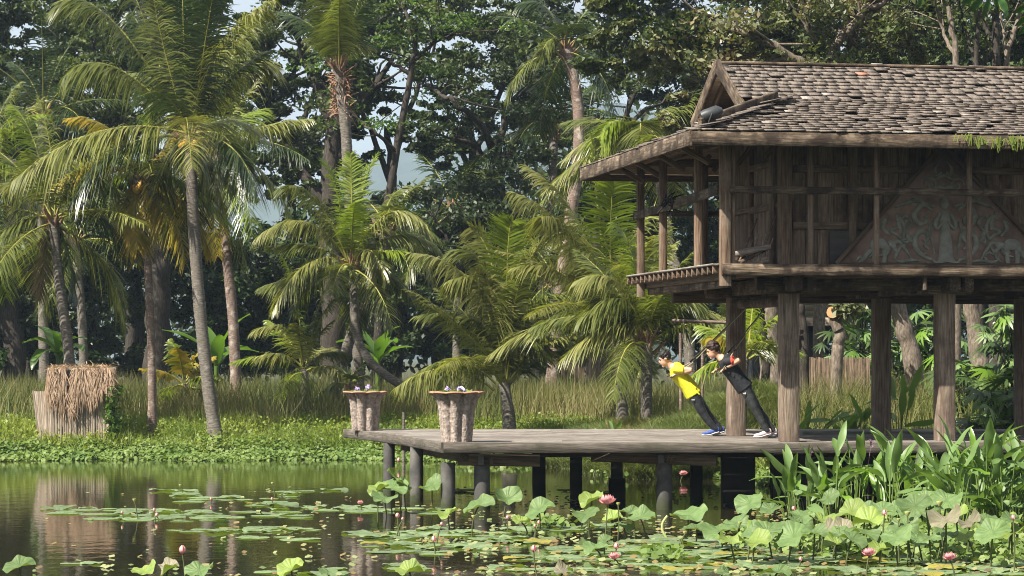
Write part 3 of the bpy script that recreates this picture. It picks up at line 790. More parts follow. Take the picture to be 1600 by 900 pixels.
# under-deck bearers
bar('bearer', (LX[0] + .2, y0 + .35, DECK - .28), (.45, y0 + .35, DECK - .30), .14, .20, M_wooddark, deck)
bar('bearer', (LX[0] + .3, y0 + .25, DECK - .24), (LX[2] + .5, LY[2] - .3, DECK - .24), .14, .16, M_wooddark, deck)
bar('bearer', (.46, y0 + 1.8, DECK - .24), (13, y0 + 1.8, DECK - .24), .14, .12, M_wooddark, deck)
bar('bearer', (1.3, y0 + .7, DECK - .24), (3.3, y0 + .2, DECK - .30), .14, .18, M_wooddark, deck)
bar('bearer', (1.6, y0 + 4.4, DECK - .24), (13, y0 + 4.4, DECK - .24), .16, .14, M_wooddark, deck)
bar('bearer', (LX[2] + .5, LY[3] - .8, DECK - .24), (13, LY[3] - .8, DECK - .24), .16, .14, M_wooddark, deck)
def pile(px, Yd, r, mat, top=DECK - .21, square=False):
    x = (px - 800) / F * Yd
    if square:
        bar('pile', (x, Yd, -.9), (x, Yd, top), r * 2, r * 2, mat, deck, (0, 1, 0)); return
    mb = MB(); mb.tube([(x, Yd, -.9), (x, Yd, 0), (x, Yd, top)], [r, r, r * .98], 20)
    link('pile', mb.mesh('pile', mat, True), deck)
pile(608, LY[2] - 1.0, .105, M_pile, DECK - .17); pile(651, LY[1] - .5, .115, M_pile, DECK - .17)
pile(700, y0 + .42, .12, M_pile, DECK - .34); pile(753, y0 + .36, .13, M_pile, DECK - .38)
bar('corbel', (-.50, y0 + .12, DECK - .29), (-.50, y0 + .75, DECK - .29), .09, .15, M_pile, deck)
bar('corbel', (-.33, y0 + .16, DECK - .29), (-.33, y0 + .75, DECK - .29), .06, .15, M_wooddark, deck)
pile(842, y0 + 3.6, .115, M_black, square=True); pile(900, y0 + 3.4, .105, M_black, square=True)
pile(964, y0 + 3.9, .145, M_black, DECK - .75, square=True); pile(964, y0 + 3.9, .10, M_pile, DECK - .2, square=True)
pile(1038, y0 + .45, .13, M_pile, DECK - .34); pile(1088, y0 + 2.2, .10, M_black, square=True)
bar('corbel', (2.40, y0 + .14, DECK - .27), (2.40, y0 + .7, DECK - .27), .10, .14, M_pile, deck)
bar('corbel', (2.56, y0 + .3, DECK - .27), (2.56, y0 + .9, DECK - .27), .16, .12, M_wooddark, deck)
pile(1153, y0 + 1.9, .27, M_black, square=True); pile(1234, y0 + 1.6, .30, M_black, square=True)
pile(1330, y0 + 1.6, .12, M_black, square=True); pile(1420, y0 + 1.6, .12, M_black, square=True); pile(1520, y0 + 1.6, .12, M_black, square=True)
# low kerb beam across the deck at the back right
kb = bar('kerb_beam', P(1252, 681.5, 47.9), P(1700, 681.5, 48.4), .22, .17, rough_mat('greenish_timber', [(.06, .065, .055), (.13, .14, .12), (.2, .2, .17)], 3, (1, 8, 8), rnd=.1), None)
tag(kb, 'low greenish timber kerb beam lying across the deck behind the house posts', 'beam')
# ------------------------------------------------------------------ palms
def unit(v): return v / (np.linalg.norm(v, axis=-1, keepdims=True) + 1e-9)
def frond(name, P0, P1, P2, mat, parent, leaf=.9, n=70, droop=.55, wd=.032, seed=0, start=.14, upv=None, vee=.15, stalk_r=.03, missing=.08):
    """one pinnate palm leaf: curved stalk with two rows of narrow drooping leaflets"""
    rg = np.random.default_rng(seed)
    P0, P1, P2 = map(lambda q: np.asarray(q, float), (P0, P1, P2))
    n = int(n * 1.3); t = np.linspace(start, .995, n)
    t2 = np.repeat(t, 2) + rg.normal(0, .004, 2 * n)
    sg = np.tile([1., -1.], n)
    keep = rg.random(2 * n) > missing
    t2 = np.clip(t2, start, 1.0); t2, sg = t2[keep], sg[keep]; k = len(t2)
    tt = t2[:, None]
    B = (1 - tt) ** 2 * P0 + 2 * tt * (1 - tt) * P1 + tt ** 2 * P2
    T = unit(2 * (1 - tt) * (P1 - P0) + 2 * tt * (P2 - P1))
    up = np.array([0, 0, 1.]) if upv is None else np.asarray(upv, float)
    if upv is None:
        hd = (P2 - P0) * [1, 1, 0]
        up = up - .55 * hd / (np.linalg.norm(hd) + 1e-6) * (abs(unit(P1 - P0)[2]) > .6)
    U = unit(up - T * (T @ up)[:, None])
    S = unit(np.cross(T, U))
    prof = np.clip(np.sin(pi * np.clip((t2 - start) / (1 - start) * .80 + .17, 0, 1)) ** .7, .3, 1)
    Lf = leaf * prof * rg.uniform(.74, 1.1, k)
    fw = .35 + .75 * ((t2 - start) / (1 - start)) ** 1.5
    d = unit(S * sg[:, None] + T * fw[:, None] + U * (vee + rg.normal(0, .16, k))[:, None] + rg.normal(0, .075, (k, 3)) + .16 * np.sin(t2 * 23 + seed)[:, None] * U)
    dr = droop * rg.uniform(.5, 1.55, k)
    ss = np.array([0, .33, .68, 1.0]); ws = np.array([.7, 1.0, .75, .06])
    C = B[:, None] + d[:, None] * (Lf[:, None] * ss)[:, :, None]
    C[:, :, 2] -= (dr[:, None] * Lf[:, None] * (ss ** 1.8))
    Ld = unit(np.gradient(C, axis=1))
    W = unit(T[:, None] - Ld * np.sum(Ld * T[:, None], -1, keepdims=True) + .25 * U[:, None])
    W = W * (wd * .5 * ws)[None, :, None]
    V = np.stack([C - W, C + W], 2).reshape(k, 8, 3)
    q = np.array([(0, 1, 3, 2), (2, 3, 5, 4), (4, 5, 7, 6)])
    Q = (q[None] + (np.arange(k) * 8)[:, None, None]).reshape(-1, 4)
    mb = MB(); mb.quads(V, Q, 0)
    m_ = 9; path = bez(P0, P1, P2, m_)
    fo = link(name, mb.mesh('frond', [mat]), parent)
    if name == 'frond':
        mb = MB(); mb.tube(path, np.linspace(stalk_r, .006, m_), 4, 0, cap=False)
        link('midrib', mb.mesh('midrib', [M_rachis]), fo)
    return fo

def palm(label, trunk_px, Yb, dY, r0, r1, nf, L_, mats, seed, leaf=.85, special=(), nuts=0, nutmat=None, group=None, elev=(78, -35), bark=None,
         extra=True, droop=.6, name='coconut_palm', nleaf=64, wd=.032, base_z=None, ringy=True, heart=True):
    """trunk_px: photo points from the foot to the crown; dY: how far the crown leans away"""
    rg = np.random.default_rng(seed)
    n = len(trunk_px)
    pts = np.array([P(x, y, Yb + dY * i / (n - 1)) for i, (x, y) in enumerate(trunk_px)])
    if base_z is None:
        base_z = float(ground_z(pts[0][0], pts[0][1]))
    pts[0][2] = base_z - .06
    t = thing(name, (pts[0][0], pts[0][1], base_z), label, 'palm tree', group)
    ln = np.sum(np.linalg.norm(np.diff(pts, axis=0), axis=1))
    m_ = max(6, int(ln / .07)); path = spline(pts, m_)
    rad = np.interp(np.linspace(0, 1, m_), [0, .03, .1, .9, 1], [r0 * 1.45, r0 * 1.2, r0, r1, r1 * 1.15])
    if ringy: rad = rad * (1 + .055 * (np.arange(m_) % 2)) * (1 + .03 * np.sin(np.arange(m_) * .37))
    mb = MB(); mb.tube(path, rad, 12)
    link('trunk', mb.mesh('trunk', bark or M_palmbark), t)
    C = path[-1]
    # fibrous boot at the crown
    if heart:
        mb = MB()
        for k in range(16):
            a = rg.uniform(0, 2 * pi); e = rg.uniform(.5, 1.2)
            d = np.array([cos(a) * cos(e), sin(a) * cos(e), sin(e)])
            p0 = C - [0, 0, rg.uniform(.0, .35)] + d * [.06, .06, 0]
            mb.tube([p0, p0 + d * .25, p0 + d * .5 + [0, 0, .06]], [.05, .04, .015], 5)
        link('crown_fibre', mb.mesh('crown_fibre', M_fibre), t)
    sd_ = seed * 1000
    for j, s in enumerate(special):
        (cx, cy), (tx, ty), dyt, mt = s[:4]; kw = s[4] if len(s) > 4 else {}
        base = np.array([C[0] + .06 * np.sign(cx - (C[0] / C[1] * F + 800)), C[1] + .1 * np.sign(dyt), C[2] + .1])
        frond('frond', base, P(cx, cy, C[1] + dyt * .5), P(tx, ty, C[1] + dyt), mt, t, seed=sd_ + j, **{**dict(leaf=leaf, n=nleaf + 20, droop=droop, wd=wd), **kw})
    if extra:
        for j in range(nf):
            fr = (j + .5) / nf
            az = j * 2.39996 + rg.uniform(-.3, .3)
            e = R(elev[0] + (elev[1] - elev[0]) * fr ** .9 + rg.uniform(-7, 7))
            l = L_ * rg.uniform(.82, 1.08) * (1 - .25 * (fr < .15))
            bend = R(rg.uniform(45, 80)) * (.55 + .6 * fr)
            h = np.array([cos(az), sin(az), 0]); zz = np.array([0, 0, 1.])
            p0 = C + h * .07 + zz * (.18 - .3 * fr)
            p1 = p0 + l * .5 * (h * cos(e) + zz * sin(e))
            e2 = max(e - bend, R(-82)); p2 = p1 + l * .55 * (h * cos(e2) + zz * sin(e2))
            mt = mats[rg.choice(len(mats), p=None)] if fr < .85 else mats[-1]
            frond('frond', p0, p1, p2, mt, t, leaf=leaf * rg.uniform(.85, 1.1), n=nleaf, droop=droop * rg.uniform(.8, 1.3) * (.6 + .5 * fr), seed=sd_ + 100 + j, wd=wd)
    for j in range(nuts):
        a = rg.uniform(pi, 2 * pi) if j % 3 else rg.uniform(0, 2 * pi)
        c = C + [cos(a) * .22, sin(a) * .24, -rg.uniform(.02, .28)]
        rr = rg.uniform(.085, .115)
        mb = MB(); mb.tube([c + [0, 0, rr * 1.2 * q] for q in (-1, -.82, -.45, 0, .45, .82, 1)], [rr * .1, rr * .55, rr * .9, rr, rr * .88, rr * .5, rr * .1], 12)
        link('coconut', mb.mesh('coconut', nutmat or M_nut, True), t)
    return t
GR, GY, GB, GD, YE, BR = M_frond, M_frondgrey, M_frondbright, M_fronddark, M_frondyel, M_frondbrown
up_l = (-.6, -.5, .6)
# A: the big palm at the left
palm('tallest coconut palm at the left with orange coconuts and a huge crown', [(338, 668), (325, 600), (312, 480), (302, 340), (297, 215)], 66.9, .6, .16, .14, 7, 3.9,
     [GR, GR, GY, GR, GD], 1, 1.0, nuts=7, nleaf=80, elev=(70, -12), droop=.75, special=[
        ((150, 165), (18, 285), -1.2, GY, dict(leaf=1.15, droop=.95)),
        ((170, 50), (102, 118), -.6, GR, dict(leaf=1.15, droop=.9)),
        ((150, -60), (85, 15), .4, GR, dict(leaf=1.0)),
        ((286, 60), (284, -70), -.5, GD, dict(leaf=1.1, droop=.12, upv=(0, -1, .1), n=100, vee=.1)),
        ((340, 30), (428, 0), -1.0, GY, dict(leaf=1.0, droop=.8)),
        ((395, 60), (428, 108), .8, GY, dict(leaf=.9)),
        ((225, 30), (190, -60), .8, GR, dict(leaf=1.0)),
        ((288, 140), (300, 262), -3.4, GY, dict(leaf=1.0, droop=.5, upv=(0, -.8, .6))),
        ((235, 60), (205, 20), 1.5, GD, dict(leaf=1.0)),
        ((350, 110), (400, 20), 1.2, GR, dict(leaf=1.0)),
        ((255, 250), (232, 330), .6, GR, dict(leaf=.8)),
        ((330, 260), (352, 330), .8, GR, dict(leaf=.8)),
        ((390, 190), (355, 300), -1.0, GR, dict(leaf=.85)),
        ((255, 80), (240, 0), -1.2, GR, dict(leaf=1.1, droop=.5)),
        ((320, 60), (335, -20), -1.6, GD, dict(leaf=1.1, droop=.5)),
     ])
# B: palm inside the straw screen
palm('leaning coconut palm rising out of the straw screen at the far left', [(112, 640), (108, 560), (95, 460), (83, 345)], 67.9, .5, .15, .12, 9, 3.3,
     [GR, GY, GR, GY, GR], 2, .85, nleaf=60, elev=(80, -25), special=[
        ((90, 250), (60, 150), -.4, GR, {}), ((30, 260), (-40, 300), -.5, GY, {}), ((130, 240), (190, 300), -.4, GR, dict(leaf=1.0)),
        ((60, 200), (20, 165), .8, GB, {}), ((150, 290), (205, 400), .4, GD, dict(droop=.9)), ((70, 400), (60, 470), .3, BR, dict(leaf=.6)),
        ((20, 330), (-20, 400), -.5, GR, {}), ((110, 400), (120, 470), .3, GD, dict(leaf=.7))])
# C: yellowish palm behind
palm('slim coconut palm with yellowing fronds between the straw screen and the tallest palm', [(238, 652), (237, 560), (232, 440), (224, 300), (222, 285)], 68.3, .3, .105, .095, 7, 2.7,
     [GR, YE, GR, GB, YE], 3, .75, nuts=5, nleaf=60, bark=M_palmbarkred, elev=(75, -45), special=[
        ((185, 175), (105, 185), -.3, YE, {}), ((150, 225), (75, 300), -.5, YE, {}), ((250, 300), (262, 380), -.8, YE, dict(leaf=.7)),
        ((270, 250), (360, 350), .5, GB, {}), ((230, 200), (240, 130), .2, GB, {}), ((190, 260), (150, 300), -.3, GB, {}),
        ((300, 300), (330, 400), .8, YE, {}), ((205, 320), (215, 390), -.4, YE, {})])
# D: behind A
palm('coconut palm just right of and behind the tallest palm, thin reddish trunk', [(370, 590), (364, 500), (352, 380), (343, 265), (340, 230)], 80, .5, .16, .13, 11, 3.5,
     [GR, GY, GD, GR, GB], 4, .9, nleaf=56, bark=M_palmbarkred, special=[
        ((410, 190), (486, 186), -.5, GY, {}), ((385, 230), (380, 300), -.5, GB, {}), ((320, 250), (340, 400), -.5, YE, {}), ((360, 300), (385, 420), -.3, GR, {})])
# E: tall palm with a shaggy brown head
palm('tall palm with a shaggy brown head and upright fronds near the top, left of centre', [(562, 600), (556, 470), (547, 330), (540, 200), (533, 150), (530, 105)], 76, .3, .15, .155, 3, 3.2,
     [GR, GD, GR], 5, .8, elev=(84, 60), bark=M_palmbark, nleaf=80, special=[
        ((525, 30), (508, -45), -.5, GR, dict(leaf=1.0, droop=.45, upv=(.2, -1, .1))), ((552, 20), (572, -30), .4, GD, dict(leaf=.9, upv=(-.2, -1, .1), droop=.4)),
        ((505, 20), (490, -20), .5, GR, dict(leaf=.9, droop=.4)), ((530, 60), (478, 60), .3, GR, dict(leaf=.7)), ((540, 60), (585, 75), .4, GR, dict(leaf=.6))])
e_head = [o for o in bpy.data.objects if o.name.startswith('coconut_palm') and 'shaggy' in o.get('label', '')][0]
rg = np.random.default_rng(8); mb = MB()
for k in range(420):
    zz = rg.uniform(0, 1); px = 535 - 3 * zz + rg.normal(0, 3); py = 178 - 62 * zz
    a = rg.uniform(0, 2 * pi); c = P(px, py, 76.3); d = np.array([cos(a), sin(a) * .9, rg.uniform(-.9, .9)]); l = rg.uniform(.12, .42)
    mb.tube([c, c + d * l * .6, c + d * l + [0, 0, rg.uniform(-.15, .1)]], [.03, .022, .004], 4, 0, False)
link('fibre_sheath', mb.mesh('fibre_sheath', M_fibre), e_head, kind='stuff')
# F1: palm with curving trunk, crown in the centre left
palm('coconut palm with a trunk that bends low to the right and a full bright crown', [(700, 628), (655, 618), (608, 590), (575, 560), (556, 520), (553, 460), (548, 415)], 73, .5, .115, .12, 12, 2.7,
     [GR, GB, GY, GR, GR], 6, .68, nuts=5, nutmat=M_nutgreen, nleaf=70, elev=(78, -20), base_z=.8, special=[
        ((480, 300), (398, 375), -.6, GY, dict(leaf=.75, droop=.8)), ((460, 260), (440, 300), .5, GR, {}), ((470, 380), (425, 490), -1.0, GY, dict(leaf=.75)),
        ((600, 290), (665, 350), -.6, GY, dict(leaf=.7)), ((530, 280), (505, 250), .2, GB, dict(droop=.3)), ((560, 280), (590, 240), .3, GB, dict(droop=.3)),
        ((550, 300), (548, 240), -.4, GB, dict(droop=.2)), ((460, 430), (405, 450), -.2, GR, {}), ((630, 330), (690, 395), .4, GR, {}), ((585, 360), (600, 440), -.9, GY, {}),
        ((500, 290), (455, 290), -.9, GR, dict(leaf=.9))])
# F2: second trunk crossing
palm('coconut palm leaning to the right behind the bent palm, their trunks crossing', [(514, 606), (535, 570), (550, 520), (572, 460), (596, 400), (604, 360)], 75, .8, .165, .12, 7, 2.6,
     [GR, GR, GY, GR, GD], 7, .65, nleaf=60, bark=M_palmbark, elev=(75, -30), special=[((640, 320), (690, 380), -.4, GR, {}), ((600, 300), (640, 290), .4, GR, {})])
# G: young pale palm
palm('young pale green coconut palm with a short stem left of the crossing trunks', [(478, 610), (476, 595), (475, 578)], 74, .1, .10, .09, 8, 2.1,
     [GB, GY, GB], 8, .6, nleaf=50, elev=(80, 5), heart=False, special=[
        ((460, 480), (392, 520), -.4, GY, {}), ((470, 440), (440, 400), .2, GB, {}), ((500, 470), (535, 462), -.2, GB, dict(leaf=.5)), ((440, 540), (398, 560), -.4, GY, {}),
        ((510, 540), (545, 555), .2, GR, dict(leaf=.5)), ((500, 440), (525, 430), .2, GR, {})])
# H: big young palm right of the planter, fronds nearly from the ground
palm('broad coconut palm with very short trunk and silvery fronds right of the front planter', [(797, 672), (795, 650), (791, 622), (788, 600)], 64.5, .3, .17, .12, 9, 3.1,
     [GY, GY, GR], 9, .75, nleaf=84, elev=(86, 45), droop=.45, base_z=.3, heart=False, wd=.036, special=[
        ((770, 400), (640, 395), -.6, GY, dict(leaf=.95, droop=.75)), ((770, 460), (650, 495), .2, GR, dict(leaf=.8)), ((785, 380), (735, 355), .3, GY, dict(leaf=1.0, upv=(-1, -.6, .2))),
        ((790, 350), (800, 345), -.3, GB, dict(leaf=.9, droop=.25, upv=(0, -1, .2))), ((800, 360), (900, 350), -.5, GY, dict(leaf=1.0)), ((805, 420), (935, 470), -.8, GR, dict(leaf=.9)),
        ((750, 520), (655, 470), -1.2, GR, dict(leaf=.8)), ((800, 480), (860, 560), -.8, GR, dict(leaf=.8)), ((780, 400), (700, 440), -1.0, GY, dict(leaf=1.0, droop=.8)),
        ((795, 380), (850, 380), .6, GR, dict(leaf=1.0)), ((785, 450), (745, 420), -.8, GY, dict(leaf=.9)), ((815, 500), (905, 540), .4, GR, {}), ((775, 350), (700, 400), .4, GR, dict(leaf=1.0))])
fr_ = thing('palm_frond', P(740, 640, 65), 'drooping palm frond arching low over the reeds behind the front planter', 'palm frond')
frond('frond', P(772, 610, 64.5), P(700, 545, 64), P(620, 605, 63.4), GY, fr_, leaf=.75, n=70, droop=.9, seed=77)
frond('frond', P(775, 600, 64.5), P(720, 540, 64.2), P(655, 580, 64), GR, fr_, leaf=.7, n=60, droop=.9, seed=78)
# J/K: large clump of palms between H and the house
palm('large coconut palm left of the house with fronds fanning over the balcony end', [(975, 600), (968, 560), (960, 520)], 62, .4, .15, .12, 11, 3.6,
     [GY, GY, GR, GY], 10, .8, nleaf=80, elev=(86, 20), droop=.5, wd=.036, special=[
        ((900, 330), (800, 300), -.6, GY, dict(leaf=1.1, droop=.8)), ((915, 300), (820, 260), .6, GY, dict(leaf=1.0)), ((880, 390), (800, 420), -.8, GY, dict(leaf=1.0)),
        ((930, 300), (925, 210), .2, GR, dict(leaf=.9, droop=.4)), ((950, 330), (960, 270), -.8, GB, dict(leaf=1.0, droop=.3, upv=(0, -1, .2))), ((980, 330), (1040, 320), .4, GY, dict(leaf=.9)),
        ((900, 450), (835, 520), -.6, GR, {}),  
        ((890, 320), (845, 340), -1.5, GY, dict(leaf=1.0, droop=.8)), ((1000, 380), (1060, 430), -.3, GR, {})])
palm('coconut palm close to the balcony corner, green fronds hanging beside the leaning men', [(1010, 600), (1010, 570), (1008, 535)], 58, .3, .13, .11, 8, 2.9,
     [GR, GY, GR], 11, .75, nleaf=76, elev=(82, 10), wd=.036, special=[
        ((980, 400), (900, 440), -.4, GY, dict(leaf=1.0)), ((990, 420), (905, 500), -.6, GR, dict(leaf=1.0)), ((1000, 380), (960, 350), .3, GB, dict(leaf=.9)),
        ((1050, 430), (1100, 480), -.2, GR, {}), ((1000, 470), (965, 520), .5, GY, dict(leaf=.6)), ((1040, 450), (1085, 500), .5, GR, dict(leaf=.6)),
        ((1040, 400), (1040, 340), .2, GR, dict(leaf=.8)), ((970, 470), (880, 560), -.3, GY, dict(leaf=.9))])
palm('palm behind the roof corner, arching fronds showing above the left eave', [(1085, 600), (1070, 470), (1046, 390), (1035, 300), (1010, 240)], 66, .8, .15, .13, 5, 3.0,
     [GR, GY, GR], 12, .9, nleaf=66, elev=(70, -10), special=[
        ((960, 140), (925, 240), -.6, GB, dict(leaf=.9)), ((990, 150), (880, 250), .3, GY, {}), ((1030, 130), (1080, 190), .3, GR, {}), ((1000, 150), (1000, 230), -1.0, GR, {}),
        ((960, 190), (850, 300), -.5, GY, dict(leaf=.9))])
palm('tall coconut palm with a bare ringed trunk rising behind, left of the roof', [(858, 640), (880, 420), (900, 280), (905, 200), (898, 130), (884, 78)], 84, .6, .19, .17, 7, 3.0,
     [GD, GD, GR, GD], 13, .9, nleaf=56, bark=M_palmbarkred, special=[((855, 40), (842, 100), -.6, GR, dict(leaf=.6)), ((925, 30), (950, 80), .3, GD, {}), ((860, -20), (810, 10), .4, GD, {})])
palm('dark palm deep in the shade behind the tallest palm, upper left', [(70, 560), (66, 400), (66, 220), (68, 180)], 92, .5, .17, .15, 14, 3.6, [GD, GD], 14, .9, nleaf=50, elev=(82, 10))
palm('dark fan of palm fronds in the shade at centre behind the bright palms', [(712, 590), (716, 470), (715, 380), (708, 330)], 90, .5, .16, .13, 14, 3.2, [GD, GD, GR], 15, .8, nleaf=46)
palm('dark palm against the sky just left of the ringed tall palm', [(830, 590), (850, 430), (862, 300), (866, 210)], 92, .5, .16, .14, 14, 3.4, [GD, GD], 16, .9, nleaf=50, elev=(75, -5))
palm('palm half hidden at the left edge of the picture with pale drooping fronds', [(-40, 600), (-35, 450), (-30, 290)], 72, .5, .15, .13, 13, 3.6, [GR, GY, GB], 17, .9, nleaf=60, special=[
        ((10, 220), (45, 300), -.4, GB, {}), ((20, 170), (70, 180), -.4, GB, {}), ((-10, 170), (30, 130), .3, GR, {}), ((30, 260), (60, 400), .1, GR, {})])
palm('small palm behind the far post with one pale frond beside the rear post', [(1160, 640), (1162, 600), (1165, 560)], 55, .1, .08, .07, 5, 1.5, [GR, GB], 18, .5, nleaf=44, elev=(70, 10), heart=False, base_z=.7, special=[
        ((1185, 535), (1208, 545), -.1, GY, dict(leaf=.42, droop=.3, upv=(0, -1, .4))), ((1150, 500), (1130, 470), .3, GR, {}), ((1175, 490), (1180, 450), .2, GB, {}), ((1135, 520), (1105, 530), -.2, YE, {})])
palm('slender grey palm trunk standing in the reeds right of the broad silvery palm', [(860, 582), (862, 540), (866, 470), (868, 440)], 86, .2, .15, .13, 10, 2.8, [GD, GR], 19, .8, nleaf=44)
palm('thin pale palm trunk behind the straw screen at left', [(133, 575), (128, 500), (122, 430), (118, 380)], 84, .3, .14, .11, 10, 3.0, [GD, GR], 20, .8, nleaf=44)

# yellow young palm (arching broad leaflets) and bananas
def strap_plant(name, label, cat, base, stems, leaf_l, leaf_w, mat, seed, arch=.8, stalk=.3, wave=.0, parts='leaf', group=None, segs=9, elev=(80, 25)):
    rg = np.random.default_rng(seed)
    t = thing(name, base, label, cat, group)
    base = np.asarray(base, float)
    for j in range(stems):
        az = j * 2.4 + rg.uniform(-.4, .4); e = R(elev[0] + (elev[1] - elev[0]) * j / max(1, stems - 1) + rg.uniform(-6, 6))
        l = leaf_l * rg.uniform(.8, 1.15); h = np.array([cos(az), sin(az), 0]); z = np.array([0, 0, 1.])
        p0 = base + h * .04 + z * stalk * rg.uniform(.5, 1.05)
        p1 = p0 + (h * cos(e) + z * sin(e)) * l * .55; e2 = e - arch * rg.uniform(.7, 1.2)
        p2 = p1 + (h * cos(e2) + z * sin(e2)) * l * .5
        c = bez(p0, p1, p2, segs); T = unit(np.gradient(c, axis=0)); S = unit(np.cross(T, z + 1e-3))
        Nn = np.cross(S, T)
        s = np.linspace(0, 1, segs); wv = leaf_w * np.clip(np.sin(pi * np.clip(s * .93 + .05, 0, 1)) ** .75, .03, 1) * .5
        wob = rg.normal(0, wave * leaf_w, (segs, 2))
        V = np.stack([c + S * wv[:, None] + Nn * (wv * .35 + wob[:, 0])[:, None], c, c - S * wv[:, None] + Nn * (wv * .35 + wob[:, 1])[:, None]], 1).reshape(-1, 3)
        Q = [(i * 3 + k, i * 3 + k + 1, i * 3 + k + 4, i * 3 + k + 3) for i in range(segs - 1) for k in (0, 1)]
        mb = MB(); mb.quads(V, Q); mb.tube([base + h * .02 - z * .1, (base + p0) / 2 + h * .01, p0], [leaf_w * .09 + .008] * 3, 5, 0, False)
        link(parts, mb.mesh(parts, mat, True), t)
    return t
palm('small yellow young palm glowing in the sun between two trunks at left', [(290, 625), (289, 612), (288, 600)], 73, 0, .05, .04, 9, 1.3, [YE, GB, GB], 21, .42, nleaf=22, elev=(82, 5), heart=False, wd=.08, name='young_palm')
palm('tiny leaning coconut seedling low in the reeds near the pale young palm', [(546, 612), (547, 605), (548, 598)], 71, 0, .04, .03, 6, .7, [GR], 22, .3, nleaf=16, elev=(80, 5), heart=False, wd=.06, name='young_palm')
strap_plant('banana_plant', 'small banana plant with bright leaves at the far left edge behind the reeds', 'banana plant', PZ(30, 600, .85), 7, 1.1, .32, M_banana, 31, 1.3, .8, .05)
strap_plant('banana_plant', 'banana plant whose long leaves arch behind the straw screen', 'banana plant', P(92, 590, 74), 8, 1.5, .36, M_banana, 32, 1.6, .7, .06)
strap_plant('banana_plant', 'tall dark banana plant in shade behind the tallest palm trunk', 'banana plant', P(338, 600, 82), 7, 1.7, .42, M_banana, 33, .9, 1.0, .05)
strap_plant('banana_plant', 'banana plant in shade right of the crossing palm trunks', 'banana plant', P(590, 600, 80), 8, 1.5, .42, M_banana, 34, 1.2, .9, .05)

# ------------------------------------------------------------------ broadleaf trees
def leaves(mb, C, size, seed, flat=.5, aspect=.5, m=0):
    """leaf-sized diamonds at centres C"""
    rg = np.random.default_rng(seed); n = len(C)
    nrm = unit(rg.normal(0, 1, (n, 3)) * [1, 1, 1 - flat * .4] + [0, 0, flat * 2.2])
    d = unit(np.cross(nrm, rg.normal(0, 1, (n, 3)))); d[:, 2] -= .25; d = unit(d)
    s = np.cross(nrm, d); L_ = size * rg.uniform(.6, 1.3, (n, 1))
    V = np.stack([C - d * L_ / 2, C + s * L_ * aspect / 2 + nrm * L_ * .06, C + d * L_ / 2, C - s * L_ * aspect / 2 + nrm * L_ * .06], 1)
    mb.quads(V, np.arange(n * 4).reshape(-1, 4), m)
def clump_points(rg, centers, rad, per, flat):
    k = len(centers); rad = np.broadcast_to(np.asarray(rad, float), (k,))
    u = unit(rg.normal(0, 1, (k, per, 3))); r = rg.random((k, per, 1)) ** .45
    off = u * r * rad[:, None, None] * [1, 1, flat]
    # break the edges up with sub-sprays
    sub = rg.normal(0, 1, (k, 9, 3)); pick = rg.integers(0, 9, (k, per))
    off = off + np.take_along_axis(unit(sub), pick[..., None].repeat(3, -1), 1) * rad[:, None, None] * .45 * [1, 1, flat * .8]
    return (centers[:, None] + off).reshape(-1, 3)
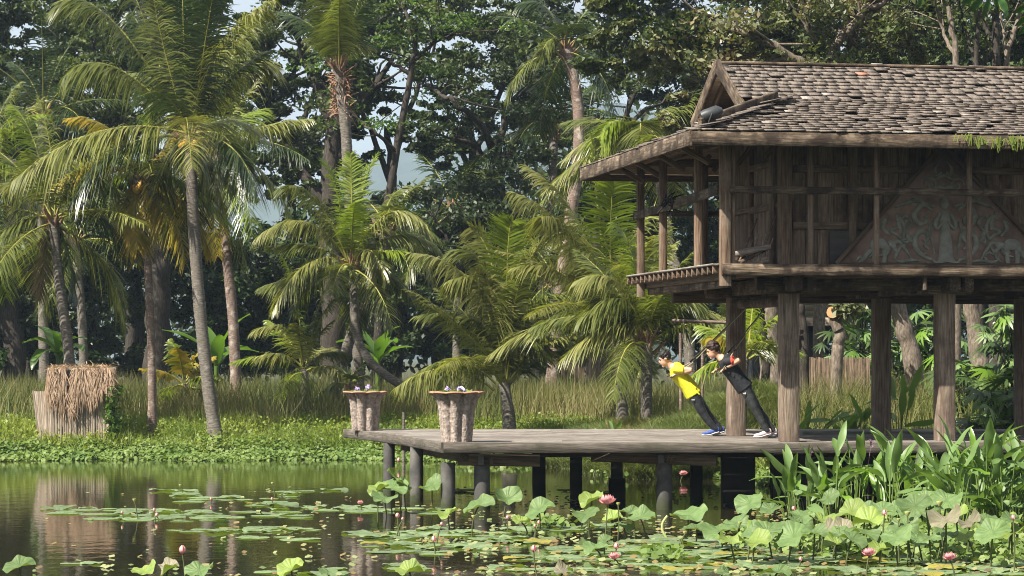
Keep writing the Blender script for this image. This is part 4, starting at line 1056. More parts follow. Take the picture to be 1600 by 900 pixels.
def tree(label, trunk_px, Yb, r0, limbs, clumps, mats, seed, per=420, size=.15, flat=.45, name='broadleaf_tree', bark=None, dY=0, depth=3.0, group=None, nl=None):
    """trunk_px: photo points foot to top; limbs: lists of photo points; clumps: (px,py,radius px) of leaf masses"""
    rg = np.random.default_rng(seed); n = len(trunk_px)
    pts = np.array([P(x, y, Yb + dY * i / max(1, n - 1)) for i, (x, y) in enumerate(trunk_px)])
    gz = float(ground_z(pts[0][0], pts[0][1])); pts[0][2] = gz - .1
    t = thing(name, (pts[0][0], pts[0][1], gz), label, 'tree', group)
    mb = MB(); path = spline(pts, 22); path[1:-1] += rg.normal(0, r0 * .12, (20, 3))
    mb.tube(path, np.interp(np.linspace(0, 1, 22), [0, .06, 1], [r0 * 1.5, r0, r0 * .45]), 10)
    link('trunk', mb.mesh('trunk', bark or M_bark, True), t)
    tips = []
    for lb in limbs:
        q = np.array([P(x, y, Yb + dY + (rg.uniform(-.3, .3) * depth * i)) for i, (x, y) in enumerate(lb)])
        k = int(np.argmin(np.linalg.norm(path[:, [0, 2]] - q[0][[0, 2]], axis=1))); q[0] = path[k]
        pth = spline(q, 14); pth[1:] += rg.normal(0, r0 * .15, (13, 3))
        rr = r0 * (.46 if len(lb) > 2 else .34)
        mb = MB(); mb.tube(pth, np.linspace(rr, rr * .25, 14), 8)
        for j in range(7):
            a = pth[rg.integers(4, 14)]; d = unit(rg.normal(0, 1, 3) * [1, .8, .6] + [0, 0, .5]); l = rg.uniform(1.0, 2.6)
            tp = a + d * l
            mb.tube(spline([a, a + d * l * .5 + rg.normal(0, .15, 3), tp], 6), np.linspace(rr * .28, .012, 6), 5, 0, False); tips.append(tp)
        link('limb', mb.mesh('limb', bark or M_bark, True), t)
    cs = []; rs_ = []
    for (x, y, rp) in clumps:
        rw = rp / F * Yb
        k = max(4, int((rp / 12) ** 1.6))
        for j in range(k):
            cs.append(P(x + rg.normal(0, rp * .5), y + rg.normal(0, rp * .42), Yb + dY + rg.normal(0, min(depth, rw * .8)))); rs_.append(rw * rg.uniform(.20, .55))
    cs = np.array(cs + tips); rs_ = np.array(rs_ + [.7] * len(tips))
    C = clump_points(rg, cs, rs_, per, flat)
    if nl and len(C) > nl: C = C[rg.permutation(len(C))[:nl]]
    mb = MB()
    mats = mats if isinstance(mats, (list, tuple)) else [mats]
    if len(mats) == 1: leaves(mb, C, size, seed, .5)
    else:
        sel = rg.random(len(C)) < .0
        which = (nz(C[:, 0] * .9, C[:, 2] * 1.3) + rg.normal(0, .25, len(C))) > .35
        leaves(mb, C[~which], size, seed, .5, m=0); leaves(mb, C[which], size, seed + 1, .5, m=1)
    link('crown', mb.mesh('crown', mats), t)
    return t
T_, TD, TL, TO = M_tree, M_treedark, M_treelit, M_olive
NL = 20000
def cl(x0, x1, y0, y1, n, r, seed):
    rg = np.random.default_rng(seed)
    return [(rg.uniform(x0, x1), rg.uniform(y0, y1), r * rg.uniform(.7, 1.3)) for _ in range(n)]
tree('dark spreading rain tree at the far left, trunk hidden behind palms', [(22, 600), (18, 450), (20, 330), (30, 200)], 100, .45, [[(20, 330), (60, 230), (110, 120)], [(25, 260), (-30, 160), (-60, 40)], [(28, 230), (90, 180), (150, 60)]],
     cl(-60, 120, -40, 220, 16, 42, 1), [TD, T_], 101, per=200, nl=NL, size=.22)
tree('rain tree behind the tallest palm with forked dark limbs', [(245, 590), (246, 450), (250, 330), (240, 210)], 96, .5, [[(250, 330), (190, 220), (150, 100)], [(246, 260), (310, 160), (380, 60)], [(242, 230), (230, 120), (220, 0)]],
     cl(90, 370, -50, 200, 17, 42, 2), [T_, TD], 102, per=200, nl=NL, size=.22)
tree('large dark rain tree with thick trunk and a limb sweeping up to the left', [(524, 600), (520, 450), (514, 320), (520, 200), (500, 130)], 94, .48, [[(512, 320), (455, 245), (420, 170), (395, 110)], [(520, 250), (570, 150), (640, 60)], [(505, 170), (470, 80), (440, 20)], [(518, 220), (545, 120), (560, 20)]],
     [(440, 20, 45), (400, 240, 34), (380, 180, 34), (370, 110, 34), (500, 200, 26), (560, 280, 26), (540, 340, 30), (470, -10, 50), (395, 60, 30), (500, 60, 40), (430, 190, 34), (455, 270, 34), (410, 130, 30), (480, 120, 30), (400, 300, 30), (450, 225, 28)] + cl(570, 640, -30, 80, 4, 36, 5), [TD, T_], 103, per=150, nl=30000, size=.20)
tree('slim tree with a pale straight trunk and fresh green leaves left of centre', [(585, 600), (600, 380), (608, 300), (625, 200), (645, 100), (650, 40)], 86, .17, [[(640, 120), (600, 90), (570, 70)], [(645, 90), (690, 60), (740, 50)], [(615, 250), (580, 200), (560, 190)], [(648, 60), (630, 10), (610, -30)]],
     [(590, 70, 30), (560, 95, 24), (620, 60, 34), (600, 20, 34), (690, 80, 24), (560, 130, 22), (640, 10, 30), (700, 40, 24), (570, 30, 30)], [TL, T_], 104, per=110, nl=22000, size=.15, flat=.3)
tree('tree whose dark trunk divides into two curving limbs against the sky', [(795, 600), (790, 450), (785, 330), (778, 240)], 92, .34, [[(778, 240), (745, 190), (700, 150), (660, 130)], [(778, 235), (790, 170), (815, 120)], [(782, 280), (740, 230), (705, 215)], [(780, 250), (830, 190), (850, 150)]],
     [(720, 120, 34), (680, 170, 24), (760, 90, 34), (800, 110, 34), (840, 150, 30), (690, 60, 30), (740, 30, 40), (800, 30, 42), (700, 240, 26), (650, 230, 22), (740, 270, 34), (790, 280, 40), (840, 250, 34), (640, 190, 16), (660, 110, 22), (735, 190, 16), (850, 60, 34)], [TD, T_], 105, per=130, nl=32000, size=.19)
tree('dense dark tree at centre behind the bright palms', [(745, 600), (742, 480), (740, 400)], 88, .28, [[(742, 480), (710, 400), (680, 340)], [(741, 430), (780, 360), (810, 330)]],
     cl(660, 830, 310, 480, 12, 36, 7), [TD, TD], 106, per=220, nl=NL, size=.2)
tree('broad olive leaved tree with rusty leaf tips above the left end of the roof', [(1200, 640), (1210, 430), (1260, 230), (1300, 120), (1290, 60)], 66, .3, [[(1290, 110), (1180, 60), (1080, 15)], [(1300, 110), (1200, 90), (1110, 80)], [(1295, 80), (1350, 20), (1420, -20)], [(1260, 220), (1180, 150), (1080, 120)]],
     [(940, 60, 38), (990, 30, 44), (1040, 70, 42), (1000, 100, 30), (960, 110, 26), (1090, 40, 46), (1140, 60, 40), (1190, 40, 46), (1060, 130, 28), (1070, 170, 24), (1040, 200, 26), (1100, 110, 26), (1240, 60, 40), (1010, -20, 40), (1150, -10, 40), (940, 0, 34), (925, 110, 20), (1250, 0, 40)], [TO, T_], 107, per=230, nl=46000, size=.19, dY=1, depth=1.8, bark=M_barkpale)
tree('olive leaved tree behind the middle of the ridge', [(1330, 640), (1320, 300), (1325, 150), (1330, 60)], 68, .22, [[(1325, 150), (1300, 60), (1270, 10)], [(1326, 130), (1370, 60), (1400, 20)]],
     [(1400, 60, 36), (1440, 50, 34), (1300, 30, 36), (1360, 10, 44), (1460, 10, 38), (1440, 90, 24), (1390, 90, 20), (1290, 70, 22)], [TO, T_], 108, per=230, nl=32000, size=.18, depth=1.6, bark=M_barkpale)
tree('dark leafed tree filling the top right corner behind the roof', [(1560, 640), (1550, 300), (1540, 120), (1530, 0)], 76, .2, [[(1545, 150), (1570, 60), (1600, 0)], [(1540, 100), (1500, 30), (1480, -20)]],
     cl(1460, 1640, -30, 110, 12, 34, 9), [T_, TD], 109, per=200, nl=26000, size=.2, depth=2)
for i, (x, w_) in enumerate(((1488, .12), (1524, .10), (1556, .17), (1585, .11), (1275, .16), (1340, .15))):
    tree(['slim bare trunk left of the row behind the right of the roof', 'second slim trunk from the left behind the right of the roof', 'thickest upright trunk behind the right end of the roof', 'slanting thin trunk at the right edge above the roof',
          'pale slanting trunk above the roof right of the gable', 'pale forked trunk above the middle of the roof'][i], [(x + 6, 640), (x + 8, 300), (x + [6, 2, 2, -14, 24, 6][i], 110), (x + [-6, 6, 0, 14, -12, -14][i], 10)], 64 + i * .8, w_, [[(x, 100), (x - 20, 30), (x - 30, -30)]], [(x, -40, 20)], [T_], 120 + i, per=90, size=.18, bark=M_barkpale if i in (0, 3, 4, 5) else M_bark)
tree('deep green tree above the centre behind the ringed tall palm', [(930, 600), (935, 430), (930, 280), (925, 180)], 98, .35, [[(930, 280), (980, 200), (1040, 150)], [(928, 230), (890, 150), (850, 90)]],
     [(880, 200, 34), (850, 230, 30), (900, 60, 50), (950, 200, 36), (1000, 230, 40), (930, 260, 40), (870, 280, 34), (860, -10, 40), (830, 100, 28), (900, 300, 40), (980, 290, 40), (1040, 260, 30)], [T_, TD], 110, per=210, nl=32000, size=.22)
for i, (lab, x, Yb, cls_, mt) in enumerate([
  ('deep shade tree filling the canopy at the upper left edge', 40, 110, cl(-80, 150, -60, 300, 20, 46, 41), [TD, T_]),
  ('deep shade tree filling the canopy behind the tallest palm crown', 200, 112, cl(110, 380, -60, 300, 26, 46, 42), [TD, T_]),
  ('open crowned tree high behind the shaggy headed palm', 450, 106, cl(370, 560, -50, 290, 28, 34, 43), [TD, T_]),
  ('open crowned tree behind the slim pale trunk, its leaves reaching the picture top', 610, 108, cl(540, 700, -60, 230, 20, 32, 44) + [(560, 250, 24), (600, 330, 30), (660, 340, 30)], [T_, TD]),
  ('open crowned tree above the centre with sky showing between its sprays', 740, 110, cl(680, 880, -60, 230, 24, 36, 45) + [(700, 330, 34), (640, 350, 28)], [T_, TD]),
  ('tall shade tree filling the canopy right of centre', 950, 104, cl(860, 1110, -60, 330, 26, 46, 46), [TD, T_]),
  ('shade tree closing the view behind the gable of the roof', 1180, 100, cl(1080, 1330, -60, 140, 16, 46, 47), [TD, T_]),
  ('shade tree closing the view behind the middle of the roof', 1380, 98, cl(1300, 1500, -60, 140, 14, 46, 48), [TD, T_]),
  ('shade tree closing the view behind the right end of the roof', 1560, 98, cl(1460, 1680, -60, 140, 16, 46, 49), [TD, T_])]):
    tree(lab, [(x, 600), (x + 10, 400), (x - 5, 200)], Yb, .3, [[(x + 5, 300), (x - 50, 150), (x - 80, 40)], [(x, 260), (x + 50, 120), (x + 90, 30)]], cls_, mt, 160 + i, per=170, nl=34000, size=.26, depth=3, flat=.6)
# understory trees that close the view; canopy shade is put into their dark leaf colours
und = [(-40, 330), (50, 350), (140, 360), (215, 330), (330, 400), (400, 380), (455, 350), (620, 370), (675, 350), (740, 340), (800, 340), (860, 330), (940, 320), (1010, 310), (1090, 300), (1180, 330), (1280, 350), (1380, 330), (1480, 320), (1580, 300)]
words_ = ['at the far left edge', 'left of the straw screen', 'behind the straw screen', 'behind the slim yellowing palm', 'right of the tallest palm trunk', 'behind the pale young palm', 'left of the crossing trunks', 'right of the crossing trunks',
          'left of the broad silvery palm', 'above the broad silvery palm', 'right above the broad silvery palm', 'behind the grey palm trunk', 'left of the balcony', 'behind the yellow shirted man', 'behind the rear corner post', 'behind the dark shed', 'right of the dark shed', 'behind the leaning trunk', 'behind the front right post', 'at the far right edge']
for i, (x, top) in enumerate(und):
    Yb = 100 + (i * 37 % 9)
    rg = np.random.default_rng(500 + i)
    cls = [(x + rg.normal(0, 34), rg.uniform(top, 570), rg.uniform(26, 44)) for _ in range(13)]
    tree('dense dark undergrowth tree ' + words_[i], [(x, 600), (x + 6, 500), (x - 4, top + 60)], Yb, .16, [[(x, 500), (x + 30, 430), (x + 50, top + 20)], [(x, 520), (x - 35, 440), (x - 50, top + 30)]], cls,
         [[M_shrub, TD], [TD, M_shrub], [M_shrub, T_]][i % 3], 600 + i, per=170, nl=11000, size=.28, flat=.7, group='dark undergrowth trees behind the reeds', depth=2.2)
# far treeline behind everything
rg = np.random.default_rng(77); mb = MB(); C = []
for k in range(900):
    px = rg.uniform(-250, 1850); top = np.interp(px, [-250, 200, 330, 420, 540, 560, 690, 720, 860, 1850], [150, 230, 380, 390, 350, 330, 330, 260, 180, 80]) + rg.normal(0, 14)
    Yd = rg.uniform(118, 135); py = rg.uniform(top, 575); C.append(P(px, py, Yd))
C = clump_points(rg, np.array(C), rg.uniform(.9, 2.0, 900), 56, .8)
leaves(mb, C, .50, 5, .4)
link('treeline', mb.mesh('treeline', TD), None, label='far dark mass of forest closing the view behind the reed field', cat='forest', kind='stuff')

# trunks seen under the house
def stump(label, pts_px, Yb, r0, r1, bark, extra=(), name='tree_trunk', seed=0, crown=()):
    rg = np.random.default_rng(seed)
    pts = np.array([P(x, y, Yb) for x, y in pts_px]); gz = float(ground_z(pts[0][0], pts[0][1])); pts[0][2] = gz - .1
    t = thing('tree', (pts[0][0], pts[0][1], gz), label, 'tree')
    path = spline(pts, 26); path[1:-1] += rg.normal(0, .012, (24, 3))
    mb = MB(); mb.tube(path, np.interp(np.linspace(0, 1, 26), [0, .12, 1], [r0 * 1.35, r0, r1]) * (1 + .05 * np.sin(np.arange(26) * 1.3)), 12)
    link('trunk', mb.mesh('trunk', bark, True), t)
    for e in extra:
        q = spline(np.array([P(x, y, Yb - .05) for x, y in e[0]]), 8); mb = MB(); mb.tube(q, np.linspace(e[1], e[2], 8), 10)
        link('limb', mb.mesh('limb', bark, True), t)
    if crown:
        cs = np.array([P(x, y, Yb + rg.normal(0, .5)) for x, y, r in crown]); C = clump_points(rg, cs, np.array([r / F * Yb for x, y, r in crown]), 500, .7)
        mb = MB(); leaves(mb, C, .16, seed, .4); link('crown', mb.mesh('crown', [M_olive]), t)
    return t
s1 = stump('pale crooked tree trunk with a sawn orange limb end, under the house', [(1306, 592), (1308, 560), (1312, 530), (1307, 500), (1316, 470), (1318, 430)], 60, .14, .12, M_barkpale, [([(1310, 515), (1303, 500), (1301, 480)], .12, .11)], seed=1, crown=[(1325, 482, 22), (1320, 440, 30)])
mb = MB(); c = P(1300, 488, 59.86); mb.tube([c + [.0, -.06, 0], c + [0.02, .02, 0]], [.13, .13], 12)
link('cut_face', mb.mesh('cut_face', plain_mat('sawn_wood', (.5, .26, .12))), s1)
stump('thick grey trunk leaning left, seen under the house', [(1440, 604), (1425, 560), (1408, 500), (1396, 440), (1390, 400)], 62, .22, .17, M_barkpale, seed=2, crown=[(1370, 420, 30), (1430, 420, 30)])
stump('rough brown trunk with root buttress at the right under the house', [(1546, 668), (1540, 620), (1530, 560), (1522, 500), (1512, 440)], 56, .22, .15, M_barkpale, [([(1546, 640), (1556, 655), (1565, 668)], .14, .05), ([(1540, 640), (1530, 655), (1524, 668)], .12, .05)], seed=3, crown=[(1500, 430, 26)])
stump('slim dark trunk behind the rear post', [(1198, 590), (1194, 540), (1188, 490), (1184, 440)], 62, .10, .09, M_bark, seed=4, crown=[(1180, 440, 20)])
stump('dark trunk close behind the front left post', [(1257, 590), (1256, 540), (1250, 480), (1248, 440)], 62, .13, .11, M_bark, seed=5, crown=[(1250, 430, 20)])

# fan palms (several cane stems with hand-shaped leaves)
def fan_leaf_mesh(mat, seed, n=9, L_=.38):
    rg = np.random.default_rng(seed); mb = MB()
    for k in range(n):
        a = R(-100 + 200 * k / (n - 1)) + rg.normal(0, .05); l = L_ * (1 - .25 * abs(k - (n - 1) / 2) / n) * rg.uniform(.9, 1.1)
        d = np.array([cos(a), sin(a), 0]); s = np.array([-sin(a), cos(a), 0])
        c = [d * l * q + np.array([0, 0, -.35 * l * q ** 2]) for q in (.05, .4, .75, 1)]
        V = []
        for q, wv in zip(c, (.012, .03, .024, .004)): V += [q - s * wv, q + s * wv]
        mb.quads(V, [(0, 1, 3, 2), (2, 3, 5, 4), (4, 5, 7, 6)])
    return mb.mesh('fan_leaf', mat)
fans = [fan_leaf_mesh(M_shrub, 1), fan_leaf_mesh(M_thalia, 2), fan_leaf_mesh(M_thaliabright, 3, 8)]
def fan_palm(label, foot, Yb, top_py, spread, n, seed):
    rg = np.random.default_rng(seed); p = P(foot, 640, Yb); gz = float(ground_z(p[0], p[1])); p[2] = gz
    t = thing('fan_palm', p, label, 'palm', 'fan palms behind the house posts'); H = P(foot, top_py, Yb)[2] - gz
    mb = MB()
    for k in range(9):
        o_ = rg.normal(0, spread * .3, 2); mb.tube([p + [o_[0] * .3, o_[1] * .3, -.1], p + [o_[0], o_[1], H * rg.uniform(.6, .95)]], [.02, .015], 5, 0, False)
    link('stem', mb.mesh('stem', M_bark), t)
    for k in range(n):
        c = p + [rg.normal(0, spread), rg.normal(0, spread), H * rg.uniform(.12, 1.0)]
        me = fans[rg.choice(3, p=[.5, .33, .17])]
        M_ = Matrix.Translation(Vector(c)) @ Matrix.Rotation(rg.uniform(-pi, 0), 4, 'Z') @ Matrix.Rotation(rg.uniform(-.4, 1.0), 4, 'Y') @ Matrix.Rotation(rg.uniform(-.5, .5), 4, 'X') @ Matrix.Scale(rg.uniform(.8, 1.5), 4)
        link('fan_leaf', me, t, M_)
fan_palm('fan palm with glossy leaves at the right edge, tallest of them', 1585, 54, 470, .38, 90, 1)
fan_palm('fan palm between the rough brown trunk and the right post', 1572, 52.5, 600, .35, 50, 2)
fan_palm('fan palm behind the leaning grey trunk', 1450, 66, 480, .55, 80, 3)
fan_palm('fan palm beside the crooked trunk with the sawn limb', 1350, 66, 470, .5, 80, 4)
fan_palm('low fan palm left of the rough brown trunk', 1510, 55, 560, .3, 50, 5)
# ------------------------------------------------------------------ reeds, grass, floating weed
def blades(mb, B, L_, wd, seed, lean=.25, segs=2, m=0, curve=.3):
    """thin curved blades rooted at B"""
    rg = np.random.default_rng(seed); n = len(B); L_ = np.broadcast_to(L_, (n,)) * rg.uniform(.6, 1.15, n)
    az = rg.uniform(0, 2 * pi, n); h = np.stack([np.cos(az), np.sin(az), np.zeros(n)], 1)
    le = rg.normal(0, lean, n)[:, None]; cu = (rg.random(n) * curve)[:, None]
    face = unit(np.stack([np.ones(n), rg.normal(0, .6, n), np.zeros(n)], 1)); wd = wd * rg.uniform(.6, 1.3, (n, 1))
    rows = []
    for k in range(segs + 1):
        s = k / segs
        c = B + L_[:, None] * (s * np.array([0, 0, 1.]) + h * (le * s + cu * s * s * np.sign(le + 1e-6)) - np.array([0, 0, 1.]) * (cu ** 2 * s ** 3 * .9))
        wv = wd * (1 - s) ** .6 if k < segs else wd * .05
        rows += [c - face * wv / 2, c + face * wv / 2]
    V = np.stack(rows, 1); q = np.array([(2 * k, 2 * k + 1, 2 * k + 3, 2 * k + 2) for k in range(segs)])
    k_ = 2 * (segs + 1)
    mb.quads(V.reshape(-1, 3), (q[None] + (np.arange(n) * k_)[:, None, None]).reshape(-1, 4), m)
def scatter(n, x0, x1, y0, y1, seed, keep=None, pw=1.0):
    """random ground points between photo columns x0..x1 and distances y0..y1 (offsets from the shore if small)"""
    rg = np.random.default_rng(seed)
    Yv = y0 + (y1 - y0) * rg.random(n) ** pw
    Xv = (rg.uniform(x0, x1, n) - 800) / F * Yv
    if keep is not None:
        k = keep(Xv, Yv, rg); Xv, Yv = Xv[k], Yv[k]
    return np.stack([Xv, Yv, ground_z(Xv, Yv)], 1)
def off_deck(x, y): return (y > 51.6) | (x < -4)
# reed field
B = scatter(110000, -120, 1720, 50, 97, 1, lambda x, y, r: (y - shore_y(x) > 3.6 + .6 * nz(x, y)) & off_deck(x, y) & ((x < 2) | (y > 53.5)) & (r.random(len(x)) < np.interp(nz(x, y, .8), [-.6, .2], [.35, 1])), pw=1.3)
hgt = 1.05 + .26 * nz(B[:, 0], B[:, 1], .9) + .20 * nz(B[:, 0], B[:, 1], 2.4)
hgt = hgt * np.interp(B[:, 0], [2, 5, 7], [1, .85, 1.2])
mb = MB(); blades(mb, B - [0, 0, .02], hgt, .022, 2, .16, 2, curve=.45)
link('reeds', mb.mesh('reeds', M_reed), None, label='wide field of brownish green reeds behind the pond bank', cat='reeds', kind='stuff')
# bright bank grass
B = scatter(110000, -120, 1300, 50, 75, 3, lambda x, y, r: (np.abs(y - shore_y(x) - 2.6) < 2.3) & off_deck(x, y))
mb = MB(); blades(mb, B, .34 + .20 * nz(B[:, 0], B[:, 1], 1.4), .02, 4, .4, 2, curve=.7)
link('bank_grass', mb.mesh('bank_grass', M_bankgrass), None, label='sunlit bright green grass along the pond bank', cat='grass', kind='stuff')
B = scatter(24000, 1150, 1720, 46.5, 62, 33, lambda x, y, r: (y > 51.7) & (y - shore_y(x) > .3))
mb = MB(); blades(mb, B, .4 + .15 * nz(B[:, 0], B[:, 1], 1.4), .03, 5, .4, 2, curve=.7)
link('grass', mb.mesh('grass', M_sedge), None, label='tufted green grass on the ground behind the house posts', cat='grass', kind='stuff')
# water hyacinth and creeping plants at the water's edge
def discs(mb, C, size, seed, tilt=.5, m=0):
    rg = np.random.default_rng(seed); n = len(C); nrm = unit(rg.normal(0, tilt, (n, 3)) + [-.1, -.25, 1]); d = unit(np.cross(nrm, rg.normal(0, 1, (n, 3)))); s = np.cross(nrm, d)
    r = size * rg.uniform(.5, 1.2, (n, 1)) / 2
    V = [C + r * (cos(a) * d + sin(a) * s) + nrm * r * .2 * (k % 2) for k, a in enumerate(np.arange(6) * pi / 3)]
    V = np.stack(V, 1); mb.quads(V.reshape(-1, 3), (np.array([(0, 1, 2, 3), (0, 3, 4, 5)])[None] + (np.arange(n) * 6)[:, None, None]).reshape(-1, 4), m)
rg = np.random.default_rng(6); n = 46000
Xv = rg.uniform(-16, 10, n); d = rg.normal(0, 1, n); Yv = shore_y(Xv) + .1 + .7 * d + .5 * nz(Xv, Xv * 2, 1.3)
k = (Yv > shore_y(Xv) - 1.6) & (Yv < shore_y(Xv) + 1.1 + .5 * nz(Xv, Xv, 1.5)) & ((Xv < 4.2) | (Yv > 51.5)); Xv, Yv = Xv[k], Yv[k]
Z = np.maximum(ground_z(Xv, Yv), 0) + rg.uniform(.01, .17, len(Xv)) * (1 + .6 * nz(Xv, Yv, 2.2)) * np.interp(Yv - shore_y(Xv), [-1.6, -.6, 1], [.25, 1, 1])
mb = MB(); discs(mb, np.stack([Xv, Yv, Z], 1), .095, 7)
link('water_hyacinth', mb.mesh('water_hyacinth', M_hyacinth), None, label='bright mat of water hyacinth leaves along the far waterline', cat='water plants', kind='stuff')
mb = MB(); n = 12000; Xv = rg.uniform(-16, 2, n); Yv = shore_y(Xv) + rg.uniform(.3, 5.4, n); discs(mb, np.stack([Xv, Yv, ground_z(Xv, Yv) + rg.uniform(.03, .32, n)], 1), .07, 17, .9)
link('creeping_weed', mb.mesh('creeping_weed', M_bankgrass), None, label='low leafy weeds creeping over the sunny bank', cat='weeds', kind='stuff')
# hyacinth islands near the deck and at the lower right
mb = MB(); C = []
for (px, py, rx, ry, k) in ((1048, 741, 40, .7, 260), (985, 745, 40, .5, 200), (790, 728, 60, .6, 260), (1345, 858, 120, .8, 900), (1500, 850, 100, 1.2, 900), (1440, 836, 90, 1.0, 700), (1030, 872, 30, .4, 120), (860, 822, 30, .4, 90), (1190, 838, 40, .5, 160), (1560, 800, 60, 1.5, 500), (1540, 872, 60, .6, 260)):
    c = PZ(px, py, 0); q = rg.normal(0, 1, (k, 2)) * [rx / F * c[1] * .6, ry]
    C.append(np.stack([c[0] + q[:, 0], c[1] + q[:, 1], rg.uniform(.01, .13, k)], 1))
discs(mb, np.concatenate(C), .10, 8, .6)
link('floating_weed', mb.mesh('floating_weed', M_hyacinth), None, label='small rounded leaves of floating weed between the lotus stalks', cat='water plants', kind='stuff')
# fallen petals, scraps and tiny floating leaves on the water
mb = MB(); rgd = np.random.default_rng(19); n = 4200
pxd = rgd.uniform(0, 1600, n); pyd = 762 + 138 * rgd.random(n) ** .9; wgt = np.interp(pxd, [0, 250, 560, 700, 1000, 1600], [.03, .08, .25, .6, .8, .9]) * np.interp(nz(pxd * .02, pyd * .11), [-.4, .4], [.15, 1])
kk = rgd.random(n) < wgt; q = np.array([PZ(a, c, .008) for a, c in zip(pxd[kk], pyd[kk])]); q[:, 2] += rgd.uniform(0, .02, len(q)); discs(mb, q, .085, 21, .12)
link('floating_scraps', mb.mesh('floating_scraps', leaf_mat('floating_scrap', [(.09, .13, .04), (.16, .2, .08), (.24, .26, .12), (.20, .14, .05), (.10, .07, .04)], .2, .6, .3)), None, label='tiny leaf scraps floating between the lily pads', cat='water plants', kind='stuff')
# papyrus-like sedge mounds right of centre
def mound(label, px, Yb, rx, H, n, seed, mat=M_sedge):
    rg = np.random.default_rng(seed); c = P(px, 640, Yb); gz = max(0, float(ground_z(c[0], c[1]))); c[2] = gz
    t = thing('sedge_clump', c, label, 'sedge', 'feathery sedge mounds behind the deck')
    r = rg.random(n) ** .5; a = rg.uniform(0, 2 * pi, n); B = c + np.stack([rx * r * np.cos(a), rx * .7 * r * np.sin(a), 0 * r], 1)
    h = H * np.sqrt(np.clip(1 - r ** 2 * .75, .1, 1)) * .95
    mb = MB(); blades(mb, B, h, .014, seed + 1, .35, 3, curve=.9)
    # umbels: sprays of fine rays at the top
    m_ = n // 9; B2 = B[:m_] + np.stack([rg.normal(0, .1, m_), rg.normal(0, .1, m_), h[:m_] * rg.uniform(.72, 1.0, m_)], 1)
    B2 = np.repeat(B2, 12, 0); blades(mb, B2, .22, .010, seed + 2, 1.1, 2, curve=.5)
    link('blades', mb.mesh('blades', mat), t, kind='stuff')
for i, (px, Yb, rx, H, n, lab) in enumerate(((985, 57, 1.0, 1.15, 5000, 'rounded sedge mound right of the grey palm trunk'), (935, 60, .9, .95, 4000, 'lower sedge mound left of the two men'), (1075, 55.5, 1.1, 1.25, 6000, 'tall feathery sedge mound directly behind the yellow shirted man'),
        (1020, 55, .9, 1.0, 4200, 'sedge mound in front of the tall one behind the men'), (1175, 58, .9, 1.15, 4200, 'sedge mound seen between the black shirted man and the rear post'), (880, 61, .7, .7, 2500, 'small sedge tuft by the broad silvery palm'), (1130, 57, .8, 1.2, 3600, 'sedge mound behind the rear post'))):
    mound(lab, px, Yb, rx, H, int(n * 1.9), 300 + i * 5)

# ------------------------------------------------------------------ lance-leaved water plants (canna-like)
def lance_mesh(L_, wd, mat, seed, bend=.25):
    rg = np.random.default_rng(seed); n = 9; s = np.linspace(0, 1, n)
    wv = wd * np.sin(pi * np.clip(s * .94 + .06, 0, 1)) ** .8 * (1 - .25 * s) / 2; wv[-1] = .002
    c = np.stack([s * L_, 0 * s, -bend * L_ * s ** 2 + rg.normal(0, .004, n)], 1)
    V = np.stack([c + np.stack([0 * s, wv, wv * .35 + .01 * np.sin(s * 9 + seed)], 1), c, c + np.stack([0 * s, -wv, wv * .35 + .01 * np.cos(s * 8)], 1)], 1).reshape(-1, 3)
    mb = MB(); mb.quads(V, [(i * 3 + k, i * 3 + k + 1, i * 3 + k + 4, i * 3 + k + 3) for i in range(n - 1) for k in (0, 1)])
    return mb.mesh('leaf', mat, True)
lances = [lance_mesh(L_, wd, mt, i, bd) for i, (L_, wd, mt, bd) in enumerate(((.52, .125, M_thalia, .12), (.46, .12, M_thalia, .3), (.56, .115, M_thalia, .05), (.42, .11, M_thaliabright, .2), (.50, .14, M_thalia, .45), (.46, .10, M_thalia, .05)))]
M_canestem = rough_mat('green_cane', [(.07, .12, .02), (.14, .2, .05)], 5, rough=.5, bump=.1)
def lance_plant(label, px, py, Yb, n, H, seed, group='broad leaved water plants in front of the deck', spread=.16, z0=None, sc=1.0, flower=False):
    rg = np.random.default_rng(seed); p = P(px, py, Yb); p[2] = (max(-.05, float(ground_z(p[0], p[1]))) if z0 is None else z0)
    t = thing('lance_leaf_plant', p, label, 'water plant', group)
    for j in range(n):
        a = rg.uniform(0, 2 * pi); o_ = np.array([cos(a), sin(a), 0]) * spread * rg.uniform(.2, 1.3)
        h = H * rg.uniform(.3, 1.1); ft = p + o_ * .5 + [0, 0, -.2]; tp = p + o_ * 1.4 + [0, 0, h]
        mb = MB(); mb.tube(bez(ft, p + o_ * .8 + [0, 0, h * .6], tp, 5), [.012, .011, .01, .008, .006], 5, 0, False)
        link('stem', mb.mesh('stem', M_canestem), t)
        e = rg.uniform(.75, 1.35) if rg.random() < .72 else rg.uniform(-.2, .6)
        az = math.atan2(o_[1], o_[0]) + rg.normal(0, .5)
        M_ = Matrix.Translation(Vector(tp)) @ Matrix.Rotation(az, 4, 'Z') @ Matrix.Rotation(-e, 4, 'Y') @ Matrix.Rotation(rg.uniform(-.9, .9), 4, 'X') @ Matrix.Scale(sc * rg.uniform(.85, 1.35), 4)
        link('leaf', lances[rg.integers(6)], t, M_)
    if flower:
        c = p + [0, 0, H + .1]; mb = MB(); mb.tube([p, c, c + [.05, 0, .35]], [.008, .006, .004], 5)
        rgf = np.random.default_rng(seed + 9); discs(mb, c + [.05, 0, .35] + rgf.normal(0, .03, (26, 3)), .035, seed, 1)
        link('flower_spike', mb.mesh('flower_spike', rough_mat('spike_brown', [(.10, .06, .07), (.22, .14, .2)], 9)), t)
lp = []
rg = np.random.default_rng(90)
